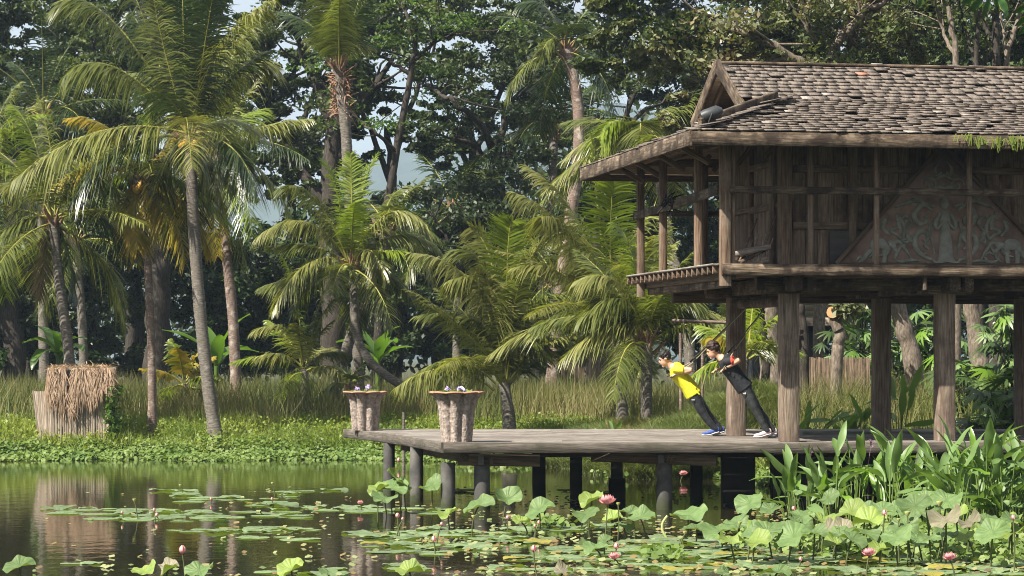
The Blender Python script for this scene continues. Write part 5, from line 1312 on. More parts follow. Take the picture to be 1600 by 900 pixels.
for i in range(15): lp.append((1240 + i * 24 + rg.uniform(-8, 8), rg.uniform(39.4, 41.6), 14, rg.uniform(.62, 1.0) * (1.12 if 1290 < 1240 + i * 24 < 1560 else .9)))
for i in range(9): lp.append((1478 + i * 19 + rg.uniform(-6, 6), rg.uniform(37.6, 39.2), 15, rg.uniform(.85, 1.1)))
order = sorted(range(len(lp)), key=lambda i: lp[i][0])
nth = ['first', 'second', 'third', 'fourth', 'fifth', 'sixth', 'seventh', 'eighth', 'ninth', 'tenth', 'eleventh', 'twelfth', 'thirteenth', 'fourteenth', 'fifteenth', 'sixteenth', 'seventeenth', 'eighteenth', 'nineteenth', 'twentieth']
row1 = sorted(lp[:15]); row2 = sorted(lp[15:])
for i, (px, Yb, n, H) in enumerate(row1):
    lance_plant('lance leaved water plant against the deck edge, ' + nth[i] + ' clump from the left', px, 800, Yb, n, H, 700 + i, z0=-.02, flower=i in (1, 5, 8))
for i, (px, Yb, n, H) in enumerate(row2):
    lance_plant('lance leaved water plant in the nearer clump at the right edge, ' + nth[i] + ' from the left', px, 820, Yb, n, H, 760 + i, z0=-.02)
for i, (px, Yb, n, H, lab) in enumerate(((1270, 52.4, 8, .5, 'behind the front left post'), (1318, 52.2, 9, .55, 'between the front left post and the dark rear post'), (1345, 52.3, 7, .5, 'just left of the dark rear post'), (1405, 52.4, 12, .95, 'tall and bluish, just right of the dark rear post'), (950, 53, 7, .3, 'low behind the deck left of the men'),
        (905, 53.4, 7, .3, 'low behind the deck beside the silvery palm'), (1245, 52, 6, .3, 'low beside the front left post foot'), (700, 54, 6, .3, 'low behind the deck between the planters'))):
    lance_plant('lance leaved plant ' + lab, px, 650, Yb, n, H, 800 + i, 'broad leaved plants behind the deck', z0=.75 if px > 1200 else .3 + .35 * (px > 850), sc=1.1 if px > 1200 else .6)

# ------------------------------------------------------------------ lotus
def lotus_leaf_mesh(mat, seed, cup=.2, wav=.05, R_=.5):
    rg = np.random.default_rng(seed); nr, na = 6, 40; V = [(0, 0, -.02)]
    ph = rg.uniform(0, 6, 4)
    for i in range(1, nr + 1):
        r = i / nr
        for j in range(na):
            a = 2 * pi * j / na
            rr = R_ * r * (1 + .05 * sin(2 * a + ph[0]) + .04 * sin(3 * a + ph[1]) + (.02 * sin(20 * a) + .03 * sin(7 * a + ph[3])) * r ** 4)
            z = cup * R_ * (r ** 2) + wav * r ** 2 * (sin(2 * a + ph[2]) * 1.3 + .8 * sin(3 * a + ph[3]) + .5 * sin(7 * a + ph[0])) + .006 * r * abs(sin(10 * a)) - .06 * (r > .95) * max(0, sin(3 * a + ph[1])) * (wav > .02)
            V.append((rr * cos(a), rr * sin(a), z))
    T = [(0, 1 + j, 1 + (j + 1) % na) for j in range(na)]
    Q = [(1 + (i - 1) * na + j, 1 + i * na + j, 1 + i * na + (j + 1) % na, 1 + (i - 1) * na + (j + 1) % na) for i in range(1, nr) for j in range(na)]
    mb = MB(); mb.quads(V, Q); mb.f3.append(np.array(T)); mb.m3.append(np.zeros(len(T), int))
    return mb.mesh('blade', mat, True)
LM = {'g': [lotus_leaf_mesh(M_lotus, i, .14, .075) for i in range(6)], 'y': [lotus_leaf_mesh(M_lotusyel, 10 + i, .30, .09) for i in range(3)],
      'd': [lotus_leaf_mesh(M_lotusdry, 20 + i, .3, .13) for i in range(3)], 'k': [lotus_leaf_mesh(M_lotus, 30 + i, .5, .08) for i in range(2)]}
PADM = [lotus_leaf_mesh(M_pad, 40 + i, .0, .005) for i in range(5)] + [lotus_leaf_mesh(M_pad, 50 + i, .03, .022) for i in range(2)] + [lotus_leaf_mesh(M_padyel, 60, .0, .02)]
# (x, y, width px, water y of the foot, kind, tilt towards the camera, tilt sideways, label)
LL = [
 (612, 762, 62, 802, 'g', .25, -.2, 'broad lotus leaf highest of the bunch by the first pile'), (600, 778, 50, 806, 'g', .2, .15, 'lotus leaf low in the bunch by the first pile'), (592, 765, 40, 803, 'y', .3, -.5, 'yellow rimmed lotus leaf at the left of the bunch by the first pile'),
 (616, 745, 34, 801, 'y', .2, .9, 'narrow upturned lotus leaf on top of the bunch by the first pile'), (632, 757, 34, 802, 'g', .1, .8, 'folded lotus leaf at the right of the bunch by the first pile'), (676, 757, 48, 796, 'g', .5, -.5, 'shaded lotus leaf tucked under the deck between two piles'),
 (748, 790, 56, 820, 'g', .30, -.45, 'tilted lotus leaf in front of the fourth pile'), (700, 803, 36, 826, 'y', .25, -.35, 'small yellow lotus leaf at the foot of the third pile'),
 (793, 779, 48, 812, 'k', .9, .15, 'dark green lotus leaf in deck shade facing the viewer'), (842, 797, 56, 828, 'g', .55, -.55, 'large tilted lotus leaf left of the centre pond patch'), (815, 815, 34, 832, 'y', .2, .1, 'small low lotus leaf under the large tilted one'),
 (925, 781, 44, 826, 'y', .45, -.5, 'cupped lotus leaf beside the open pink bloom'), (915, 803, 50, 828, 'g', .35, -.15, 'lotus leaf below the open pink bloom'), (957, 811, 40, 832, 'y', .3, -.3, 'yellowish lotus leaf right of the open pink bloom'),
 (1000, 808, 54, 838, 'g', .35, -.25, 'lotus leaf at the foot of the fifth pile'), (984, 800, 40, 836, 'g', .3, .1, 'smaller lotus leaf behind the one at the fifth pile'), (975, 822, 36, 838, 'g', .25, .2, 'low lotus leaf left of the fifth pile'),
 (1075, 804, 66, 836, 'g', .22, -.22, 'long flat lotus leaf between the black piles'), (1122, 829, 60, 858, 'g', .3, -.15, 'broad lotus leaf low in front of the widest pile'), (1088, 826, 44, 850, 'g', .2, .1, 'lotus leaf left of the broad one in front of the widest pile'),
 (1172, 786, 56, 838, 'g', .7, -.6, 'tallest lotus leaf folded upwards before the widest pile'), (1206, 795, 44, 840, 'g', .3, -.2, 'lotus leaf right of the tallest one'), (1150, 818, 46, 848, 'g', .5, -.2, 'lotus leaf under the tallest one'),
 (1185, 829, 46, 856, 'y', .4, -.35, 'yellow green lotus leaf right below the tallest one'), (1180, 848, 60, 884, 'y', .28, -.1, 'wide yellow green lotus leaf nearest the bottom centre'), (1240, 839, 70, 880, 'g', .5, -.4, 'large cupped lotus leaf in the lower centre right'), (1215, 826, 54, 866, 'g', .3, -.3, 'lotus leaf behind the large cupped one'),
 (1250, 818, 48, 860, 'g', .5, .4, 'upright lotus leaf right of the large cupped one'), (1295, 778, 40, 846, 'g', .7, -.6, 'raised lotus leaf against the lance leaved plants'), (1243, 769, 26, 842, 'g', .1, .1, 'small dark lotus leaf in front of the wide black pile'),
 (1290, 828, 40, 868, 'd', .35, -.3, 'grey withered lotus leaf left of the folded brown ones'), (1316, 828, 44, 872, 'd', .6, -.4, 'brownish folded lotus leaf in the lower right'), (1358, 815, 64, 872, 'y', .28, -.2, 'broad lotus leaf with yellow edge in the lower right'),
 (1378, 798, 48, 864, 'g', .7, -.3, 'lotus leaf behind the pale pink bud'), (1430, 790, 62, 872, 'g', .9, -.3, 'tall round lotus leaf facing the viewer'), (1445, 780, 36, 870, 'g', .7, -1.0, 'narrow lotus leaf curling beside the tall round one'),
 (1412, 822, 56, 880, 'g', .7, -.2, 'green lotus leaf below the tall round one'), (1402, 838, 60, 884, 'g', .4, -.5, 'slanting lotus leaf low in the lower right'), (1480, 782, 56, 868, 'g', .7, -.3, 'large pale lotus leaf before the nearer lance plants'),
 (1478, 812, 56, 882, 'd', .55, -.45, 'big brown withered lotus leaf'), (1515, 816, 40, 876, 'd', .5, -.5, 'small torn brown lotus leaf right of the big brown one'), (1478, 834, 46, 880, 'g', .3, .1, 'lotus leaf under the big brown one'),
 (1452, 840, 40, 882, 'g', .3, -.1, 'lotus leaf low left of the big brown one'), (1552, 832, 66, 888, 'g', .6, -.35, 'large smooth lotus leaf near the right edge'), (1582, 812, 44, 880, 'g', .4, .5, 'lotus leaf at the right edge behind the large smooth one'),
 (1376, 858, 40, 884, 'y', .5, -.3, 'bright lotus leaf beside the nearest pink bloom'), (1350, 832, 56, 874, 'g', .2, .1, 'shaded lotus leaf under the broad yellow edged one'), (1308, 850, 44, 878, 'y', .2, -.2, 'low yellowish lotus leaf left of the nearest pink bloom'),
 (930, 856, 44, 872, 'g', .35, -.2, 'lotus leaf low in the middle of the pad field'), (945, 845, 34, 868, 'g', .4, -.6, 'small raised lotus leaf in the middle of the pad field'), (30, 884, 58, 930, 'g', .3, -.2, 'lotus leaf cut by the picture edge at the lower left'),
 (225, 893, 44, 930, 'y', .4, -.3, 'yellowish lotus leaf at the bottom left of the pink bud'), (262, 890, 44, 930, 'd', .5, -.7, 'grey folded lotus leaf beside the pale pink bud at the bottom'), (312, 891, 54, 932, 'g', .35, -.3, 'lotus leaf right of the pale pink bud at the bottom'),
 (455, 890, 52, 930, 'y', .5, -.5, 'upward slanting lotus leaf at the bottom left of centre'), (640, 892, 50, 920, 'y', .3, -.15, 'lotus leaf with yellow underside at the bottom centre'), (512, 894, 34, 925, 'g', .15, .1, 'crumpled small lotus leaf at the bottom centre left'),
 (1215, 893, 50, 915, 'g', .1, .1, 'lotus leaf lying low at the bottom right of centre'), (1130, 894, 24, 915, 'g', .9, .2, 'small upright lotus leaf at the bottom edge'), (880, 893, 36, 915, 'd', .4, -.2, 'dull grey lotus leaf at the bottom edge of the pad field'),
]
rgl = np.random.default_rng(55)
_o = ['first', 'second', 'third', 'fourth', 'fifth', 'sixth', 'seventh', 'eighth', 'ninth', 'tenth', 'eleventh', 'twelfth', 'thirteenth', 'fourteenth']
for i in range(14):
    x_ = 1135 + i * 34 + rgl.uniform(-10, 10); LL.append((x_, 838 + rgl.uniform(-9, 9), rgl.uniform(40, 58), 876 + rgl.uniform(-4, 6), 'ggygk'[rgl.integers(4)], rgl.uniform(.1, .55), rgl.uniform(-.5, .3), _o[i] + ' from the left of the low lotus leaves crowding between the taller ones'))
for i in range(10):
    x_ = 1250 + i * 36 + rgl.uniform(-10, 10); LL.append((x_, 806 + rgl.uniform(-8, 8), rgl.uniform(40, 54), 862 + rgl.uniform(-4, 5), 'ggyg'[rgl.integers(4)], rgl.uniform(.2, .7), rgl.uniform(-.6, .3), _o[i] + ' from the left of the back row of lotus leaves by the lance plants'))
for (x, y, wpx, wy, kd, tf, ts, lab) in LL:
    Yb = HC * F / (wy - YH); c = P(x, y, Yb); sc = wpx / F * Yb / 1.12
    t = thing('lotus_leaf', (c[0], c[1], 0), lab, 'lotus leaf', 'raised lotus leaves')
    me = LM[kd][rgl.integers(len(LM[kd]))]
    M_ = Matrix.Translation(Vector(c)) @ Matrix.Rotation(.10 + tf * .62, 4, 'X') @ Matrix.Rotation(ts * .75, 4, 'Y') @ Matrix.Rotation(rgl.uniform(0, 6.28), 4, 'Z') @ Matrix.Scale(sc, 4)
    link('blade', me, t, M_)
    f = np.array([c[0] + rgl.uniform(-.12, .12), c[1] + rgl.uniform(-.05, .1), -.2])
    mb = MB(); mb.tube(bez(f, [(f[0] + c[0]) / 2 + rgl.uniform(-.06, .06), c[1] + .04, c[2] * .5], c - [0, 0, .012], 6), .011, 6, 0, False)
    link('stalk', mb.mesh('stalk', M_stalk), t)
# floating pads: rows (x0,x1,y,count,where) in the photo
rows_ = [
 (85, 180, 797, 8, 'in the leftmost row on the open water'), (150, 215, 807, 5, 'in the short row under the leftmost row'), (250, 305, 770, 5, 'in the small farthest row on the left water'), (200, 320, 801, 8, 'in the row with the paired pink buds'),
 (200, 345, 811, 8, 'just nearer than the paired pink buds'), (285, 425, 781, 9, 'in the far row right of the small farthest row'), (380, 450, 789, 6, 'in the short row left of the first pile bunch'), (430, 545, 770, 6, 'in the thin row between deck and bank'),
 (470, 590, 794, 8, 'in the row leading to the whitish flower'), (350, 480, 804, 8, 'in the row between the bud rows and the deck'), (270, 370, 830, 6, 'in the left half of the long near row'), (375, 495, 828, 9, 'in the right half of the long near row'),
 (100, 160, 881, 2, 'alone at the lower left'), (350, 480, 842, 4, 'just below the long near row'), (560, 700, 798, 9, 'around the feet of the first piles'), (550, 640, 838, 7, 'at the left tip of the dense field'), (575, 650, 852, 6, 'left of the pink bud in the dense field'),
 (650, 740, 852, 8, 'right of the pink bud in the dense field'), (585, 700, 863, 6, 'in the nearest left row of the dense field'), (640, 780, 834, 10, 'at the back of the dense field, left part'), (750, 860, 846, 10, 'in the dense field before the upright bud'),
 (780, 960, 826, 11, 'at the back of the dense field, right part'), (870, 1000, 858, 10, 'in the dense field around the paired flowers'), (800, 1000, 872, 10, 'nearer than the paired flowers'), (760, 960, 891, 8, 'along the bottom edge at centre'), (600, 660, 888, 3, 'at the bottom under the yellow leaf'),
 (420, 540, 892, 4, 'along the bottom edge, left of centre'), (960, 1100, 846, 10, 'right of the bent pale stalk'), (1000, 1120, 866, 10, 'left of the wide yellow green leaf'), (1120, 1240, 870, 10, 'just nearer than the wide yellow green leaf'), (1000, 1150, 885, 10, 'near the bottom right of centre'),
 (1150, 1300, 888, 10, 'left of the nearest pink bloom'), (1240, 1400, 876, 10, 'beneath the nearest pink bloom'), (1300, 1480, 892, 11, 'along the bottom between the two pink blooms'), (1430, 1600, 880, 11, 'beneath the right pink bloom'), (1480, 1600, 894, 8, 'in the bottom right corner'),
 (1260, 1400, 862, 8, 'under the folded brown leaves'), (1100, 1200, 856, 6, 'below the tallest raised leaf'), (840, 960, 768, 4, 'beyond the black piles'), (700, 780, 768, 3, 'beyond the concrete piles'), (985, 1010, 745, 2, 'by the weed beyond the deck'), (220, 345, 716, 5, 'by the far bank'), (1210, 1330, 842, 6, 'under the large cupped leaf')]
nth2 = ['leftmost', 'second', 'third', 'fourth', 'fifth', 'sixth', 'seventh', 'eighth', 'ninth', 'tenth', 'eleventh']
placed = []
for (x0, x1, yc, k, wh) in rows_:
    got = []
    for j in range(k):
        for tr in range(8):
            px = rgl.uniform(x0, x1); py = yc + rgl.normal(0, 2.4)
            q = PZ(px, py, 0); r = rgl.uniform(.12, .29)
            if all((q[0] - a) ** 2 + (q[1] - b_) ** 2 > (r + c_) ** 2 * .5 for a, b_, c_ in placed): break
        placed.append((q[0], q[1], r)); got.append((px, q, r))
    got.sort(key=lambda g: g[0])
    for j, (px, q, r) in enumerate(got):
        kd = rgl.choice(8, p=[.14, .14, .13, .11, .10, .17, .17, .04])
        M_ = Matrix.Translation((q[0], q[1], .006 + .006 * rgl.random() + (.010 if kd > 4 else 0))) @ Matrix.Rotation(rgl.uniform(0, 6.28), 4, 'Z') @ Matrix.Rotation(rgl.normal(0, .008) if kd < 5 else rgl.normal(0, .05), 4, 'X') @ Matrix.Scale(r * 2, 4)
        lab = ('yellowed' if kd == 7 else 'green') + ' lily pad, ' + nth2[j] + (' from left ' if j else ' ') + wh
        link('lily_pad', PADM[kd], None, M_, lab, 'lily pad', 'flat lily pads floating on the pond')

# buds, blooms and pods
def bloom(label, x, y, wy, wpx, kind, cat='lotus flower'):
    Yb = HC * F / (wy - YH); c = P(x, y, Yb); rg = np.random.default_rng(int(x * 7 + y)); s = wpx / F * Yb
    t = thing('lotus_flower' if kind != 'pod' else 'lotus_pod', (c[0], c[1], 0), label, cat)
    if kind == 'pod':
        mb = MB(); mb.tube([c + [0, 0, -s * .5], c, c + [0, 0, s * .3]], [s * .15, s * .5, s * .52], 10)
        link('seed_head', mb.mesh('seed_head', M_pod, True), t)
    else:
        n = 11 if kind == 'bud' else 26; s = s * .78; spread = .12 if kind == 'bud' else .8; s = s * (.82 if kind == 'bud' else 1)
        for k in range(n):
            a = 2 * pi * k / n * 2.618; ring = k / n; el = pi / 2 - spread * (.35 + ring); h = np.array([cos(a), sin(a), 0]); L_ = s * (1.25 if kind == 'bud' else .95)
            base = c - [0, 0, s * .55]; ss = np.linspace(0, 1, 6)
            out_ = s * (.50 if kind == 'bud' else .22) * np.sin(pi * ss) ** .8 * (1 - .15 * ring); cc = base + h * (out_ + (L_ * cos(el) * ss))[:, None] + np.array([0, 0, 1]) * (L_ * sin(el) * ss)[:, None]
            sd2 = np.cross(h, [0, 0, 1]); wv = s * .34 * np.sin(pi * np.clip(ss * .9 + .08, 0, 1)) ** .7 * .5 * (1.2 if kind == 'bud' else 1)
            V = np.stack([cc + sd2 * wv[:, None] - h * wv[:, None] * .3, cc, cc - sd2 * wv[:, None] - h * wv[:, None] * .3], 1).reshape(-1, 3)
            mb = MB(); mb.quads(V, [(i * 3 + q, i * 3 + q + 1, i * 3 + q + 4, i * 3 + q + 3) for i in range(5) for q in (0, 1)])
            link('petal', mb.mesh('petal', M_pink if kind != 'pale' and (kind == 'bloom' or rg.random() < .6) else M_pinkpale, True), t)
    f = np.array([c[0] + rg.uniform(-.1, .1), c[1], -.2]); mb = MB()
    mb.tube(bez(f, [(f[0] + c[0]) / 2 + rg.uniform(-.05, .05), c[1], c[2] * .5], c - [0, 0, s * .5], 6), .009, 6, 0, False)
    link('stalk', mb.mesh('stalk', M_stalk), t)
for a in [
 ('pale pink lotus bud standing alone low on the left water', 285, 860, 915, 18, 'bud'), ('open pink lotus bloom before the dark piles', 949, 779, 840, 24, 'bloom'), ('open pink lotus bloom nearest, in the lower right', 1358, 861, 905, 20, 'bloom'),
 ('open pink lotus bloom right of the nearest one', 1484, 868, 905, 19, 'bloom'), ('pale pink lotus bud between raised leaves at right', 1382, 802, 880, 13, 'bud'), ('pink lotus bud by the left of the pad field', 678, 843, 866, 14, 'bud'), ('pink lotus bud upright in the middle of the pad field', 834, 858, 905, 15, 'bud'),
 ('pink lotus flower low right of the pad field centre, upper of a pair', 963, 854, 880, 14, 'bud'), ('pink lotus flower, lower of a pair right of the pad field centre', 960, 867, 886, 17, 'bloom'), ('small pink bud before the third pile, upper', 621, 806, 838, 11, 'bud'), ('tiny pink bud beside the small one before the third pile', 629, 811, 838, 7, 'bud'),
 ('small pink bud left of the large tilted leaf', 793, 809, 832, 9, 'bud'), ('small pink bud right of the large tilted leaf', 842, 817, 838, 9, 'bud'), ('tiny pink bud below the large tilted leaf', 836, 822, 840, 7, 'bud'), ('pink bud in the left pad rows', 241, 797, 812, 8, 'bud'), ('second pink bud in the left pad rows', 245, 805, 813, 9, 'bud'),
 ('tiny pink bud left of the left pad rows', 191, 801, 812, 7, 'bud'), ('pink bud over the farther pad rows', 330, 780, 786, 7, 'bud'), ('pink bud over the centre left pads', 425, 780, 790, 7, 'bud'), ('pink bud near the far bank on the left', 286, 705, 716, 7, 'bud'), ('pink bloom seen between piles beyond the deck', 1068, 738, 752, 12, 'bloom'),
 ('tiny closed bud at the bottom of the right lotus field', 1251, 874, 890, 9, 'bud'), ('brownish pink bud on a tall stalk near the right edge', 1583, 809, 895, 11, 'bud'), ('small pink bud in front of the wide black pile', 1240, 795, 850, 10, 'bud'), ('small pink bud before the fifth pile', 690, 819, 850, 8, 'bud'),
 ('whitish lotus flower by the far piles', 563, 784, 798, 9, 'bloom'), ('small pink bud between the first piles and the bank', 623, 719, 730, 9, 'bud')]:
    bloom(*a)
for i, a in enumerate([(1468, 786, 878, 10), (1418, 802, 880, 9), (1156, 817, 858, 6), (1404, 812, 880, 6), (740, 807, 840, 7), (426, 755, 775, 5), (210, 781, 812, 6), (282, 758, 772, 5), (1070, 832, 860, 6), (966, 787, 842, 6)]):
    bloom(['green seed pod above the raised leaves at right', 'green seed pod left of the tallest pod', 'small pod under the tallest lotus leaf', 'thin stalked pod beside the tall round leaf', 'pod over the pads before the fourth pile', 'tiny pod on a thin stalk over the left water', 'thin stalked pod at the left pad rows',
           'tiny pod near the far pads at left', 'small pod left of the widest pile', 'pod beside the open bloom before the dark piles'][i], a[0], a[1], a[2], a[3], 'pod', 'seed pod')
# bare bent stalks
for i, (x, y, x2, y2) in enumerate(((1036, 808, 1042, 838), (640, 800, 645, 790))):
    q = PZ(x2, y2 + 4, 0); mb = MB(); mb.tube(spline([P(x + 7, y - 2, q[1]), P(x, y + 8, q[1]), P(x - 1, y + 20, q[1]), q], 10), .018, 6)
    tag(link('bent_stalk', mb.mesh('bent_stalk', rough_mat('pale_stalk', [(.3, .32, .1), (.42, .42, .2)], 5))), ['curved pale stalk rising beside the fifth pile', 'short bent stalk by the second pile'][i], 'stalk')
mb = MB(); mb.tube([PZ(53, 714, .02), PZ(58, 709, .08), PZ(80, 712, .03)], [.14, .06, .03], 7)
tag(link('driftwood', mb.mesh('driftwood', M_bark)), 'pointed dark piece of driftwood at the far waterline on the left', 'driftwood')
mb = MB(); c = P(631, 672, 53.5); mb.tube([c + [0, 0, -1.2], c + [0, 0, .36]], [.035, .03], 8)
tag(link('stake', mb.mesh('stake', M_palmbark)), 'short grey stake standing behind the deck between the planters', 'stake')

# ------------------------------------------------------------------ straw and bamboo screen round the left palm
ps = P(112, 660, 67.3); gz0 = float(ground_z(ps[0], ps[1])) - .1
scr = thing('straw_screen', (ps[0], ps[1], gz0), 'bamboo slat screen hung with dry straw around the leaning palm trunk', 'screen')
rg = np.random.default_rng(61)
def sx(px, Y): return (px - 800) / F * Y
Yf = 66.95; x0, x1 = sx(78, Yf), sx(168, Yf); topz = HC - (575 - YH) / F * Yf
x = x0
while x < x1:
    wv = rg.uniform(.045, .07); px = x / Yf * F + 800
    tz = topz - (.32 if 102 < px < 118 else rg.uniform(0, .03)); bar('slat', (x + wv / 2, Yf + rg.uniform(-.02, .02), gz0), (x + wv / 2, Yf + .02, tz), wv - .008, .02, M_bamboo, scr, (0, 1, 0)); x += wv
for side, xx in ((-1, x0), (1, x1 + .02)):
    for j in range(9):
        yy = Yf + .08 + j * .15; bar('slat', (xx, yy, gz0), (xx, yy, topz - rg.uniform(0, .05)), .13, .02, M_bamboo, scr, (1, 0, 0))
for j in range(16):
    xx = x0 + (x1 - x0) * (j + .5) / 16; bar('slat', (xx, Yf + 1.42, gz0), (xx, Yf + 1.42, topz + .02), .1, .02, M_bamboo, scr, (0, 1, 0))
for zz in (topz - .05, topz - .7): bar('rail', (x0 - .02, Yf - .03, zz if zz < topz - .3 else topz - .33 + .3), (x1 + .04, Yf - .03, zz), .04, .05, M_bamboo, scr)
for px in (170, 181): bar('pole', (sx(px, Yf + .1), Yf + (.0 if px < 175 else .5), gz0), (sx(px, Yf), Yf + (.0 if px < 175 else .5), gz0 + .8), .06, .06, M_bamboo, scr, (0, 1, 0))
mb = MB(); n = 5200
tx = rg.uniform(x0 - .04, x1 + .1, n); px = tx / Yf * F + 800
ty = Yf - .05 - rg.random(n) * .14; tz = topz + .01 - rg.random(n) ** 1.4 * .55 - np.where((px > 103) & (px < 117), .5, 0)
keep = ~((px > 103) & (px < 117) & (rg.random(n) < .85)); tx, ty, tz, px = tx[keep], ty[keep], tz[keep], px[keep]; n = len(tx)
ln = rg.uniform(.25, .6, n) * np.interp(nz(tx * 7, tx * 11), [-.6, .7], [.35, 1.45]); dx = rg.normal(0, .10, n) + .12 * np.sin(tx * 13)
A = np.stack([tx, ty, tz], 1); Bm = A + np.stack([dx * .5, -rg.random(n) * .07, -ln * .5], 1); Cc = Bm + np.stack([dx * .3, rg.random(n) * .03, -ln * .5], 1)
wv = np.array([1, 0, 0]) * .009
V = np.stack([A - wv, A + wv, Bm - wv, Bm + wv, Cc - wv * .3, Cc + wv * .3], 1).reshape(-1, 3)
mb.quads(V, (np.array([(0, 1, 3, 2), (2, 3, 5, 4)])[None] + (np.arange(n) * 6)[:, None, None]).reshape(-1, 4))
m_ = 1600; A = np.stack([rg.uniform(x0, x1, m_), Yf + rg.uniform(-.1, .5, m_), topz + .0 + rg.normal(0, .03, m_)], 1); d_ = rg.normal(0, .16, (m_, 3)) * [1, 1, .25]
kk = ~((A[:, 0] / Yf * F + 800 > 100) & (A[:, 0] / Yf * F + 800 < 120) & (A[:, 1] < Yf + .3)); A = A[kk]; d_ = d_[kk]; m_ = len(A)
V = np.stack([A, A + [.012, 0, .004], A + d_ + [.012, 0, 0], A + d_], 1).reshape(-1, 3); mb.quads(V, np.arange(m_ * 4).reshape(-1, 4))
link('straw_fringe', mb.mesh('straw_fringe', M_straw), scr, kind='stuff')
sc2 = thing('slat_screen', P(66, 655, 67.0), 'small slanting bamboo slat panel leaning at the left of the straw screen', 'panel')
for j in range(9):
    a = P(62 + j * 1.9, 655 - (0 if j else 2), 67.0); a[2] = gz0 - .02; c = P(52 + j * 3.0, 611 + rg.uniform(-1, 1), 67.05)
    bar('slat', a, c, .05 - .004 * (j % 2), .018, M_bamboo, sc2, (0, 1, 0))
v_ = thing('creeper', P(178, 650, 67), 'green creeper climbing the right corner of the straw screen', 'creeper')
mb = MB(); n = 900; cz = rg.random(n); C = np.stack([sx(177, 67) + rg.normal(0, .10, n) + .06 * np.sin(cz * 8), 66.85 + rg.normal(0, .12, n), gz0 + .1 + cz * 1.35], 1); leaves(mb, C, .09, 9, .3, .8)
link('leaves', mb.mesh('leaves', M_treelit), v_)
mb = MB(); mb.tube(spline([[sx(181, 67), 66.9, gz0], [sx(176, 67), 66.85, gz0 + .5], [sx(180, 67), 66.9, gz0 + .9], [sx(176, 67), 66.88, gz0 + 1.4]], 12), .015, 5); link('stem', mb.mesh('stem', M_bark), v_)
for i, (px, py, r) in enumerate(((212, 647, .13), (222, 650, .09), (374, 652, .08))):
    q = P(px, py, 67.6); q[2] = float(ground_z(q[0], q[1])) + .03; mb = MB(); n_ = 7
    mb.tube([q + [0, 0, r * k_] for k_ in (-.8, -.4, 0, .3, .5)], [r * .8, r * 1.2, r * 1.3, r * .9, r * .2], 8)
    tag(link('stone', mb.mesh('stone', M_pot, True)), ['brown stone in the grass right of the straw screen', 'smaller stone beside the brown one in the grass', 'small stone in the grass right of the tallest palm foot'][i], 'stone')

# ------------------------------------------------------------------ fluted planters
def planter(label, px, base_py, Yb, wrim, wbase, H, rot, seed):
    c = P(px, base_py, Yb); c[2] = DECK + .003; t = thing('planter', c, label, 'planter'); na, nzz = 144, 40; rg = np.random.default_rng(seed); nl = 8
    V = []; prof = []
    for i in range(nzz):
        s = i / (nzz - 1); r = wbase / 2 + (wrim * .375 - wbase / 2) * s ** 1.1 + (wrim * .125) * max(0, (s - .7) / .3) ** 2; prof.append((s, r))
        for j in range(na):
            a = 2 * pi * j / na; lob = abs(cos(nl * a / 2 + rot)) ** .8; depth = .25 + .05 * s
            rr = r * (1 - depth + depth * lob) * (1 + .01 * sin(31 * a + i * 1.7) + rg.normal(0, .012))
            V.append(c + [rr * cos(a), rr * sin(a), s * H])
    Q = [(i * na + j, i * na + (j + 1) % na, (i + 1) * na + (j + 1) % na, (i + 1) * na + j) for i in range(nzz - 1) for j in range(na)]
    mb = MB(); mb.quads(V, Q); mb.tris(np.vstack([V[:na], c]), [((j + 1) % na, j, na) for j in range(na)])
    link('body', mb.mesh('body', M_pot, True), t)
    V = []
    for (k, zz) in ((.80, -.004), (.99, .0), (1.04, .012), (1.03, .030), (.95, .036), (.78, .02)):
        for j in range(na):
            a = 2 * pi * j / na; lob = abs(cos(nl * a / 2 + rot)) ** .8; rr = wrim / 2 * k * (.86 + .14 * lob); V.append(c + [rr * cos(a), rr * sin(a), H + zz - .012 * (1 - lob)])
    mb = MB(); mb.quads(V, [(i * na + j, i * na + (j + 1) % na, (i + 1) * na + (j + 1) % na, (i + 1) * na + j) for i in range(5) for j in range(na)])
    link('rim', mb.mesh('rim', M_rim, True), t)
    mb = MB(); V = [c + [wrim * .39 * cos(2 * pi * j / 24), wrim * .39 * sin(2 * pi * j / 24), H - .03] for j in range(24)] + [c + [0, 0, H - .02]]; mb.tris(V, [(j, (j + 1) % 24, 24) for j in range(24)])
    link('soil', mb.mesh('soil', M_concrete), t)
    return c + [0, 0, H - .02], wrim
def pot_flowers(label, c, wr, blooms, seed):
    t = thing('flowering_plant', c, label, 'flowers'); rg = np.random.default_rng(seed); n = 260; a = rg.uniform(0, 2 * pi, n); r = wr * .36 * rg.random(n) ** .5
    mb = MB(); discs(mb, c + np.stack([r * np.cos(a), r * np.sin(a), rg.uniform(.01, .07, n)], 1), .055, seed, .7); link('leaves', mb.mesh('leaves', M_hyacinth), t)
    for (dx, h, s) in blooms:
        p = c + [dx, rg.uniform(-.05, .05), h]; mb = MB(); n = 46; discs(mb, p + rg.normal(0, s * .33, (n, 3)), .045, seed + 3, 1.5, 0); mb.tube([c + [dx * .6, 0, 0], p], [.006, .005], 5, 1)
        link('flower_head', mb.mesh('flower_head', [M_violet, M_stalk]), t)
c, wr = planter('tall fluted stone planter with terracotta rim at the front corner of the deck', 713.5, 690, 43.55, .86, .50, .78, .3, 1)
pot_flowers('violet water hyacinth flowers in the front planter', c, wr, [(-.15, .075, .055), (.06, .09, .08), (.10, .07, .05)], 5)
c, wr = planter('tall fluted stone planter with terracotta rim at the back left corner of the deck', 570.5, 669, 50.5, .84, .52, .70, 1.1, 2)
pot_flowers('violet water hyacinth flowers in the back planter', c, wr, [(-.14, .08, .065), (.05, .12, .055)], 6)
